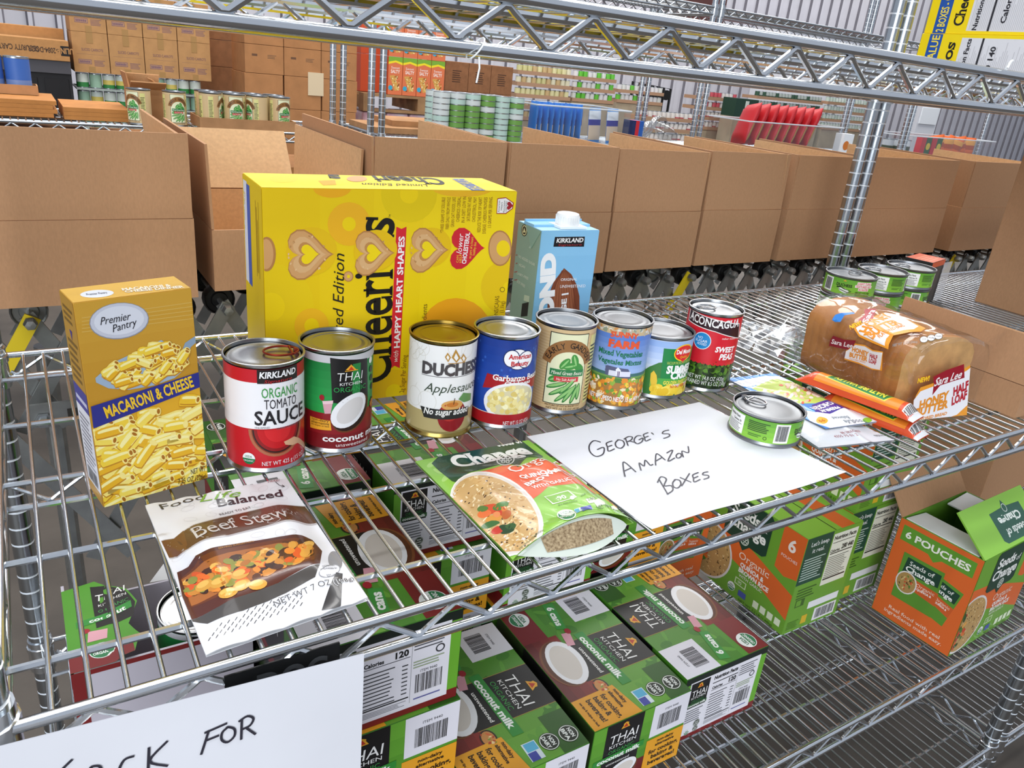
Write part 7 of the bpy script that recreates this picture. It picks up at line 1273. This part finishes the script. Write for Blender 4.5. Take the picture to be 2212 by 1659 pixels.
bp = upright('blue_pouch', .10, .155, .022, cm('2a78cc'), [(.45, .62, cm('2c3f9a')), (.0, .42, cm('c9b8a0'))]); wp = upright('blue_pouch', .098, .155, .022, cm('3f8ad4'), [(.66, .95, cm('e2e6ea')), (.5, .64, cm('33308e')), (.06, .48, cm('d8c0a4'))])
for k in range(9): one(bp, 'blue_pouch', (2.22 + k * .031, 2.66 + .01 * (k % 2), ZB + .0085), 'blue chicken pouch standing edge-on in the bin, %s from the can towers' % ('first', 'second', 'third', 'fourth', 'fifth', 'sixth', 'seventh', 'eighth', 'ninth')[k], 'pouch', 'blue pouches in the far bin', (.0, .05 * (k % 3 - 1), 1.35))
for k in range(2): one(wp, 'blue_pouch', (2.53 + k * .105, 2.60, ZB + .004), 'blue chicken pouch with picture side facing out, %s the striped box' % ('farther from', 'nearer to')[k], 'pouch', 'blue pouches in the far bin', (-.08, 0, .35))
m = MB(); m.bx(-.02, .0, -.02, .05, 0, .115, 0); m.bx(.0, .022, -.02, .05, 0, .115, 1); m.bx(.022, .048, -.02, .05, 0, .115, 2); o = m.build('small_box', [cm('1c2a5a'), cm('c8242e'), cm('2458a8')]); o.location = (2.755, 2.60, ZB); tag(o, 'small red and blue striped box beside the clear bin', 'box')
m = MB(); m.grid(lambda s_, t_: ((s_ - .5) * .22 * (1 - .3 * t_), -.05 + .1 * t_ - .03 * math.sin(9 * s_), max(.001, .14 * math.sin(PI * min(1, s_ * 1.05)) ** .7 * (1 - .35 * t_) + .012 * math.sin(23 * s_ + 11 * t_))), 20, 12); o = m.build('plastic_bag', film_mat('milky_film', 'dfe2e4', .25, .9), smooth=True, sharp=3); o.location = (2.91, 2.62, ZB + .001); tag(o, 'crumpled clear plastic bag beside the striped box', 'bag')
bin_('clear plastic bin of red snack bags on the far rack', 3.52, 4.30, 2.58, 2.88, ZB, .150)
rb = upright('red_bag', .19, .225, .060, cm('c01c24'), [(.12, .50, cm('b0853e')), (.5, .6, cm('a8141c'))])
for k in range(8): one(rb, 'red_bag', (3.62 + k * .072, 2.73, ZB + .022), 'red snack bag, %s from the plastic bag end of the clear bin' % ('first', 'second', 'third', 'fourth', 'fifth', 'sixth', 'seventh', 'eighth')[k], 'bag', 'red bags in the far bin', tuple((Matrix.Rotation(.34, 3, 'Y') @ Matrix.Rotation(1.15, 3, 'Z')).to_euler()))
m = MB(); m.bx(-.045, .045, -.03, .03, 0, .12, 0); m.lathe([(.0001, 0), (.026, 0), (.026, .001), (.0001, .001)], 18, (-.012, -.0315, .055), axis='y', mi=1); o = m.build('snack_box', [PLASTW, cm('d87a2a')]); o.location = (4.38, 2.62, ZB); tag(o, 'small white snack box with orange emblem beside the red bags', 'box')
bin_('clear plastic bin of mixed snacks at the end of the far row', 4.86, 5.95, 2.58, 2.88, ZB, .135)
sj = simple_can('soup_can', .035, .10, [(.05, .6, cm('4a5240')), (.6, .95, cm('d6d8da'))])
for k in range(3): one(sj, 'soup_can', (4.93 + k * .09, 2.70, ZB + .004), 'dark soup can in the bin of mixed snacks', 'can', 'soup cans in the far end bin')
for k in range(2): m = MB(); m.bx(-.05, .0, -.02, .02, 0, .125, 0); m.bx(.0, .06, -.02, .02, 0, .125, 1); m.lathe([(.0001, 0), (.022, 0), (.022, .001), (.0001, .001)], 14, (.03, -.0215, .07), axis='y', mi=2); o = m.build('soup_box', [cm('c8242e'), cm('2a5a34'), cm('e2c23a')]); o.location = (5.24 + k * .12, 2.66, ZB + .004); tag(o, 'red and green soup box in the bin of mixed snacks', 'box', 'soup boxes in the far end bin')
osn = upright('orange_bag', .12, .12, .04, cm('d8642a'), [(.3, .6, cm('b04a1e')), (.6, .8, cm('e8a24a'))])
for k in range(5): one(osn, 'orange_bag', (5.50 + k * .088, 2.72, ZB + .024), 'orange snack bag in the bin of mixed snacks', 'bag', 'orange bags in the far end bin', (0, .22 * (k % 3 - 1), -.5))
# ---------------------------------------------------------------- floor stacks behind the far racks
YC_ = 5.4
def stack_carton(name, label, x, y, z, w, d, h_, mt, art=None, group=None, tape=True):
    r = thing(name, label, 'box', (x + w / 2, y + d / 2, z), 0, group); bm_obj(rbox(w, d, h_, .002), 'carton_body', mt, r)
    if tape: m_ = MB(); m_.bx(-w * .09, w * .09, -d / 2 - .001, -d / 2, h_ * .74, h_); m_.bx(-w * .09, w * .09, -d / 2 - .001, -d / 2, 0, h_ * .16); o = m_.build('parcel_tape', mat('tape', 'a8814f', .3), r); o['kind'] = 'stuff'
    if art: f = Art(); art(f, w, h_); f.build('carton_print', face_fn(w, d, h_, 'front'), PRINTM, r)
    return r
def carrots(f, w, h_): f.text('SLICED CARROTS', w * .55, h_ * .58, h_ * .07, '6a4a5a', w=w * .6, L=2); f.rect(w * .1, h_ * .46, w * .95, h_ * .465, '8a6a5a', 1); f.rect(w * .14, h_ * .22, w * .5, h_ * .33, '5a3f66', 1); f.rect(w * .15, h_ * .23, w * .49, h_ * .32, 'b48a66', 1.4); f.lines(w * .17, h_ * .245, w * .47, h_ * .305, 12, '5a3f66', 2, fill=.6, rag=.1, vert=True); f.lines(w * .57, h_ * .18, w * .88, h_ * .34, 5, '7a5a62', 1)
x0, x1 = at(160, 140, YC_).x, at(457, 175, YC_).x; cw = (x1 - x0) / 4 - .003; ch = .232; zc = at(300, 165, YC_).z
CARDC = mat('carrot_card', 'b98a58', .85, noise=.12, nscale=18); names = ('left end', 'second', 'third', 'right end')
for j in range(2):
    for i in range(4): stack_carton('carrot_carton', '%s column, %s row sliced carrots carton of the tall stack' % (names[i], ('lower', 'upper')[j]), x0 + i * (cw + .004), YC_, zc + j * (ch + .001), cw, .34, ch, CARDC, carrots, 'sliced carrots cartons')
veg = [simple_can('shrinkwrapped_can', .036, .085, [(.05, .38, cm('2f7a3c')), (.38, .95, cm('c9cfc4'))]), simple_can('shrinkwrapped_can', .036, .085, [(.05, .3, cm('2f7a3c')), (.3, .62, cm('c9b45a')), (.62, .95, cm('c2cbc2'))]), simple_can('shrinkwrapped_can', .036, .085, [(.05, .95, cm('8fae96'))])]
nc = int((x1 - x0) / .0745); 
for j in range(4):
    z = zc - .103 * (j + 1); tray('can_tray', 'shrink-wrapped flat of vegetable cans, %s layer below the carrot cartons' % ('top', 'second', 'third', 'fourth')[j], x0, x1, YC_ - .005, YC_ + .33, z, .012, mt=mat('grey_film_tray', '9aa39c', .3))
    for i in range(nc): kv = (i * 2 + j * 5 + (i // 3)) % 3; lb_ = ('white vegetable can with green foot', 'vegetable can with yellow band', 'pale green vegetable can')[kv] + ' in the %s flat below the carrot cartons' % ('top', 'second', 'third', 'fourth')[j]; one(veg[kv], 'shrinkwrapped_can', (x0 + .04 + i * .0745, YC_ + .045, z + .0125), lb_, 'can', lb_)
m = MB(); zb = zc - .412; m.bx(x0, x1, YC_ + .0, YC_ + .34, FLOOR, zb - .001); tag(m.build('pallet_load', CARD3), 'lower cartons of the pallet under the vegetable can flats', 'pallet load')
# black cabinet with long carton on it
Yk = 5.3; p0, p1 = at(-60, 130, Yk), at(152, 140, Yk)
r = thing('black_cabinet', 'black cabinet beside the carrot carton pallet', 'cabinet', ((p0.x + p1.x) / 2, Yk + .25, FLOOR)); cwid = p1.x - p0.x; ztop = at(80, 128, Yk).z; hh = ztop - FLOOR; KB = mat('black_cabinet', '1c1b1d', .5)
m = MB(); m.bx(-cwid / 2, cwid / 2, -.25, .25, 0, hh); m.build('cabinet_body', KB, r); m = MB(); m.bx(-cwid / 2, cwid / 2, -.27, -.25, hh - .07, hh); m.build('top_rail', mat('grey_rail', '4a484c', .5), r)
for i in range(3): m = MB(); m.bx(-cwid / 2 + .02 + i * cwid / 3, -cwid / 2 + cwid / 3 - .02 + i * cwid / 3, -.262, -.25, .04, hh - .10); m.build('door', mat('black_door', '161517', .4), r)
lc = thing('long_carton', 'long flat carton with upside down lettering on the black cabinet', 'box', ((p0.x + p1.x) / 2, Yk + .12, ztop + .001)); bm_obj(rbox(cwid, .30, .115, .003), 'carton_body', mat('long_card', 'b98550', .85, noise=.1), lc)
f = Art(); f.text('SECURITY CART', -cwid * .02, .058, .030, '4a3424', w=.20, L=1, rot=PI, bold=.02); f.text('H-2084-DOOR', cwid * .24, .055, .030, '4a3424', w=.17, L=1, rot=PI, bold=.02); f.rect(cwid * .41, .03, cwid * .5, .085, '1a1716', 1); f.text('ULINE', cwid * .46, .057, .032, 'b98550', w=.085, L=2, rot=PI, bold=.03); f.build('lettering', plane_fn((0, -.1503, 0), (1, 0, 0), (0, 0, 1)), PRINTM, lc)
lc2 = thing('long_carton', 'second long carton lying behind on the black cabinet', 'box', ((p0.x + p1.x) / 2, Yk + .37, ztop + .001)); bm_obj(rbox(cwid, .16, .175, .003), 'carton_body', MATS['long_card'], lc2)
# brown carton wall
Yw = 5.2; x0, x1 = at(530, 160, Yw).x, at(771, 180, Yw).x; cw = (x1 - x0) / 3; CW_ = mat('stack_card', 'b07a4c', .85, noise=.12, nscale=14)
def plain(f, w, h_): f.rect(w * .18, h_ * .6, w * .32, h_ * .68, '6a4a34', 1); f.lines(w * .58, h_ * .55, w * .82, h_ * .7, 3, '7a5a40', 1)
zr = [at(640, y, Yw).z for y in (300, 236, 165, 104, 50)]
for j in range(4):
    off = .06 * (j == 1)
    for i in range(3): stack_carton('stack_carton', 'plain brown carton in the carton wall, %s column of %s row' % (('left', 'middle', 'right')[i], ('lowest', 'second', 'third', 'top')[j]), x0 + i * cw + off * (i - 1) * .1, Yw, zr[j], cw - .004, .36, zr[j + 1] - zr[j] - .002, CW_, plain if j == 2 else None, 'plain cartons in the carton wall', tape=False)
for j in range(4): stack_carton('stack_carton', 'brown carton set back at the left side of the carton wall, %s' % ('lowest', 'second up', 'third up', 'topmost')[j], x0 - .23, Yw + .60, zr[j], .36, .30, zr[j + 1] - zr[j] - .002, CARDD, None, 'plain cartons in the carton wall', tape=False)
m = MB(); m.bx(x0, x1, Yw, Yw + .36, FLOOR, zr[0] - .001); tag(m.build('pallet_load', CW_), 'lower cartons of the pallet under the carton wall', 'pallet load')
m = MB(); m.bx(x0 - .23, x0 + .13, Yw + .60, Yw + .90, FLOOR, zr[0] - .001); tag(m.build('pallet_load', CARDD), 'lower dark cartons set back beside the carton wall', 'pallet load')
pn = at(682, 182, Yw); m = MB(); m.bx(-.055, .055, -.001, .001, -.075, .075); o = m.build('paper_note', mat('cream_paper', 'd9c3a0', .7)); o.location = (pn.x, Yw - .0025, pn.z); tag(o, 'cream paper note stuck on the carton wall', 'paper')
# granola boxes on a pallet
Yg = 5.6; x0, x1 = at(838, 165, Yg).x, at(960, 170, Yg).x; gw = (x1 - x0) / 4; z0, z1 = at(900, 208, Yg).z, at(900, 127, Yg).z; gh = z1 - z0
gr = thing('granola_box', 'x', 'box', (0, 0, 0), 0, 'granola bar boxes on the pallet'); bm_obj(rbox(gw - .004, .16, gh - .002, .002), 'carton_body', cm('c8502a'), gr); f = Art(); w, h = gw - .004, gh - .002
f.rect(0, 0, w, h, 'd8744a', .1); f.rect(0, h * .86, w, h, '7aa838', .5); f.poly([(0, h * .80), (w * .5, h * .86), (w, h * .80), (w, h * .86), (w * .5, h * .91), (0, h * .86)], 'ecd62a', .8); f.text('Sweet', w * .5, h * .72, h * .07, 'f0dcd2', w=w * .6, L=2); f.text('SALTY', w * .5, h * .62, h * .09, 'f0dcd2', w=w * .65, L=2, bold=.03); f.poly([(w * .1, h * .5), (w * .45, h * .52), (w * .85, h * .14), (w * .5, h * .10)], 'd2a050', 1); f.scatter(30, lambda x, y: True, h * .03, ['e0ba70', 'b07a34', 'f0d498', '8a5a24'], 1.4, 3, box=(w * .2, h * .12, w * .8, h * .5), ns=6); f.ell(w * .18, h * .18, w * .15, w * .15, '3aa4c4', 2); f.build('front_panel', face_fn(w, .16, h, 'front'), PRINTM, gr)
first = True
for j in range(2):
    for i in range(4):
        loc = (x0 + (i + .5) * gw, Yg + .08, z0 + j * gh); lab = 'orange granola bar box, %s row, %s' % (('lower', 'upper')[j], ('next to the sideways boxes', 'second from the sideways boxes', 'second from the dark cartons', 'next to the dark cartons')[i])
        if first: gr.location = loc; gr['label'] = lab; first = False
        else: clone(gr, loc, 0, lab)
    for i in range(2): clone(gr, (x0 - .09 - i * .02, Yg + .20 + i * .17, z0 + j * gh), PI / 2, 'granola bar box turned sideways at the pallet end, %s row, %s' % (('lower', 'upper')[j], ('nearer the aisle', 'deeper on the pallet')[i]))
WOOD = mat('pallet_wood', '9a7650', .8, noise=.25, nscale=12)
pl = thing('wooden_pallet', 'wooden pallet under the orange granola boxes', 'pallet', ((x0 + x1) / 2 + .05, Yg + .25, z0 - .135)); pw = x1 - x0 + .5
for k in range(4): m = MB(); m.bx(-pw / 2, pw / 2, -.26 + k * .14, -.16 + k * .14, .113, .132); m.build('top_board', WOOD, pl)
for k in range(3): m = MB(); m.bx(-pw / 2 + k * (pw - .07) / 2, -pw / 2 + .07 + k * (pw - .07) / 2, -.26, .26, .02, .113); m.build('stringer', WOOD, pl)
m = MB(); m.bx(-pw / 2, pw / 2, -.26, -.16, 0, .02); m.build('bottom_board', WOOD, pl)
wz = z0 - .136
wrap = mat('white_pack', 'd8cfd2', .4, noise=.4, nscale=9, col2='b86a80')
for k in range(5): m = MB(); hh = .19; bm = rbox(pw / 5 - .006, .5, hh, .02); o = bm_obj(bm, 'wrapped_pack', wrap); o.location = ((x0 + x1) / 2 + .05 - pw / 2 + (k + .5) * pw / 5, Yg + .25, wz - hh - .001); tag(o, 'white and pink wrapped pack below the granola pallet', 'pack', 'wrapped packs below the granola pallet')
m = MB(); m.bx((x0 + x1) / 2 + .05 - pw / 2, (x0 + x1) / 2 + .05 + pw / 2, Yg, Yg + .5, FLOOR, wz - .192); tag(m.build('pallet_load', CARD3), 'lower load under the white and pink packs', 'pallet load')
# dark cartons right of the granola
Yd = 6.2; x0, x1 = at(962, 165, Yd).x, at(1108, 170, Yd).x; zt_, zb_ = at(1030, 138, Yd).z, at(1030, 200, Yd).z
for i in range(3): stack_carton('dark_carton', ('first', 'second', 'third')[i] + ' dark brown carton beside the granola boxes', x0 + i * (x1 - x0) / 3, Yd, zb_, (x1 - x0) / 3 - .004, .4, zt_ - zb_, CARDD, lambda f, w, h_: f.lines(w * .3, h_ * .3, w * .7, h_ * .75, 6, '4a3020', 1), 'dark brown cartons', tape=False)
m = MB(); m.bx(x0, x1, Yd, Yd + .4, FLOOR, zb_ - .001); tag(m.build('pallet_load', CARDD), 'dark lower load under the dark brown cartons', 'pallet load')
# can pallets far away
def can_pallet(nm, pxl, pxr, ytop, rows, Y, kinds, label, tl, seed, rowh=.135, rr=.0365, hc_=.108):
    R_ = random.Random(seed); xl, xr = at(pxl, ytop + 20, Y).x, at(pxr, ytop + 30, Y).x; zt2 = at((pxl + pxr) / 2, ytop, Y).z; n = int((xr - xl - .016) / (2 * rr + .001)); st = (xr - xl) / n
    for j in range(rows):
        z = zt2 - rowh * (j + 1); tray('can_tray', tl % ('top', 'second', 'third', 'fourth', 'fifth')[j], xl, xr, Y - .01, Y + .30, z, .045, mt=mat('tray_card', 'a88468', .8))
        for i in range(n): me_ = R_.choice(kinds[min(j, len(kinds) - 1)]); lb_ = '%s, %s, %s row' % (label, me_['w'], ('top', 'second', 'third', 'fourth', 'fifth')[j]); one(me_, nm, (xl + .007 + (i + .5) * (xr - xl - .014) / n, Y + .042, z + .005), lb_, 'can', lb_)
    m_ = MB(); zz = zt2 - rowh * rows; m_.bx(xl, xr, Y, Y + .30, FLOOR, zz - .001); tag(m_.build('pallet_load', mat('far_load', 'a89880', .8, noise=.2, nscale=6)), 'lower load of the pallet under the ' + tl.split(',')[0].replace('far tray', 'trays'), 'pallet load')
def SCn(nm, w_, *b): me_ = simple_can(nm, .0365, .108, b, 10); me_['w'] = w_; return me_
ye = [SCn('yellow_can', w_, (.05, .95, cm(c))) for c, w_ in (('c9c48a', 'olive yellow'), ('d6cf9c', 'light yellow'), ('c4a878', 'tan'), ('d8d2b4', 'cream'))]
can_pallet('yellow_can', 1118, 1236, 140, 5, 8.4, [ye], 'can on the far yellow can pallet', 'far tray of pale yellow cans, %s row', 2)
gn = [SCn('white_green_can', w_, (.05, .95, cm(c))) for c, w_ in (('d6d4d4', 'white'), ('d0d2cc', 'white'), ('62b83a', 'bright green'))]
can_pallet('white_green_can', 1240, 1330, 152, 3, 8.5, [gn], 'can beside the yellow can pallet', 'far tray of white and green cans, %s row', 3)
can_pallet('white_green_can', 1334, 1432, 182, 2, 8.9, [gn], 'can on the lower white and green pallet', 'lower far tray of white and green cans, %s row', 4)
rd = [SCn('white_red_can', 'all white', (.05, .95, cm('d6d0ca'))), SCn('white_red_can', 'red lower half', (.05, .5, cm('b04a52')), (.5, .95, cm('d6d0ca')))]
rg = [SCn('red_green_can', 'red over green', (.05, .4, cm('3a7a4a')), (.4, .95, cm('c0505a'))), SCn('red_green_can', 'pale', (.05, .95, cm('d2ccc8')))]
can_pallet('white_red_can', 1380, 1498, 238, 3, 7.6, [rd], 'can on the white and red pallet', 'far tray of white and red cans, %s row', 5)
can_pallet('red_green_can', 1508, 1592, 196, 4, 8.2, [rg, rg, rd], 'can on the red and green pallet', 'far tray of red and green cans, %s row', 6)
can_pallet('white_red_can', 1612, 1652, 258, 2, 8.0, [rd], 'can beside the dark green carton', 'small far tray of white and red cans, %s row', 8)
dg = [SCn('dark_green_can', 'grey over green', (.05, .5, cm('2a4434')), (.5, .95, cm('a8b0aa'))), SCn('dark_green_can', 'all green', (.05, .95, cm('31503c')))]
can_pallet('dark_green_can', 1632, 1775, 200, 3, 8.6, [dg], 'can on the dark green pallet', 'far tray of dark green cans, %s row', 7)
wg = [SCn('white_corn_can', 'green foot', (.05, .4, cm('4a9a4e')), (.4, .95, cm('ccd4cc'))), SCn('white_corn_can', 'grey green', (.05, .95, cm('b9c8bc')))]
can_pallet('white_corn_can', 1785, 1905, 212, 4, 8.6, [wg], 'can on the white vegetable pallet', 'far tray of white vegetable cans, %s row', 9)
q0, q1 = at(1592, 212, 7.7), at(1632, 255, 7.7); m = MB(); m.bx(0, q1.x - q0.x, 0, .25, 0, q0.z - q1.z); m.box(((q1.x - q0.x) / 2, -.001, (q0.z - q1.z) * .7), (.07, .002, .09), 1); m.box(((q1.x - q0.x) / 2, -.001, (q0.z - q1.z) * .32), (.12, .002, .06), 1); o = m.build('green_carton', [cm('1c3a2c'), cm('c9d0c6')]); o.location = (q0.x, 7.7, q1.z); tag(o, 'dark green carton with pale emblem on the far mixed pallet', 'box')
m = MB(); m.bx(q0.x, q1.x, 7.7, 7.95, FLOOR, q1.z - .001); tag(m.build('pallet_load', MATS['far_load']), 'load beneath the dark green carton', 'pallet load')
# white appliance and wall items
q0, q1 = at(1705, 62, 9.5), at(1930, 118, 9.5); r = thing('white_freezer', 'white upright freezer cabinet far behind the racks', 'freezer', ((q0.x + q1.x) / 2, 9.8, FLOOR)); w = q1.x - q0.x; h = at(1800, 62, 9.5).z - FLOOR; WF = mat('white_enamel', 'dcdde2', .3)
m = MB(); m.bx(-w / 2, w / 2, -.3, .3, 0, h); m.build('cabinet_body', WF, r)
for s_ in (-1, 1): m = MB(); m.bx(-w / 2 + .03 if s_ < 0 else .02, -.02 if s_ < 0 else w / 2 - .03, -.34, -.301, .12, h - .18); d_ = m.build('door', WF, r); m = MB(); m.bx(s_ * .10 - .015, s_ * .10 + .015, -.37, -.34, h * .4, h * .62); m.build('handle', STEEL, d_)
m = MB(); m.bx(-w / 2 + .03, w / 2 - .03, -.33, -.301, h - .15, h - .03); m.build('top_panel', mat('grey_panel', 'b4b6bc', .4), r)
q0, q1 = at(1478, 0, WALLY - .2), at(1562, 60, WALLY - .2); m = MB(); m.bx(q0.x, q1.x, WALLY - .18, WALLY - .12, q1.z, 3.4); tag(m.build('wall_board', mat('dark_red_board', '4a2420', .6)), 'dark red brown board fixed on the far metal wall', 'board')
q0, q1 = at(1905, 222, 9.8), at(2000, 275, 9.8); 
q2 = at(1992, 225, 9.6); q3 = at(2022, 270, 9.6); m = MB(); m.bx(q2.x, q3.x, 9.6, 9.8, FLOOR, q2.z); m.bx(q2.x + .05, q3.x - .05, 9.58, 9.6, q3.z, q2.z - .06, 1); tag(m.build('white_cabinet', [WF, mat('pale_panel', 'eef1f4', .3)]), 'narrow white cabinet against the far metal wall', 'cabinet')
for k in range(5):
    q0 = at(1352 + k * 24, 174 + k * 4, 9.9 + k * .02); r = thing('black_cart', 'black folded cart standing behind the far can pallets', 'cart', (q0.x, 9.6 + k * .13, FLOOR), 0, 'black folded carts behind the pallets'); zz = q0.z - FLOOR
    m = MB(); m.tube([(-.10, 0, .08), (-.10, 0, zz), (.14, 0, zz - .02), (.14, 0, .08)], .02, 8); m.build('cart_frame', BLACK, r, smooth=True)
    for dz in (.08, zz - .12): m = MB(); m.lathe([(.05, -.02), (.08, -.02), (.08, .02), (.05, .02)], 14, (.02, -.04, dz), axis='y'); m.build('wheel', BLACK, r, smooth=True)
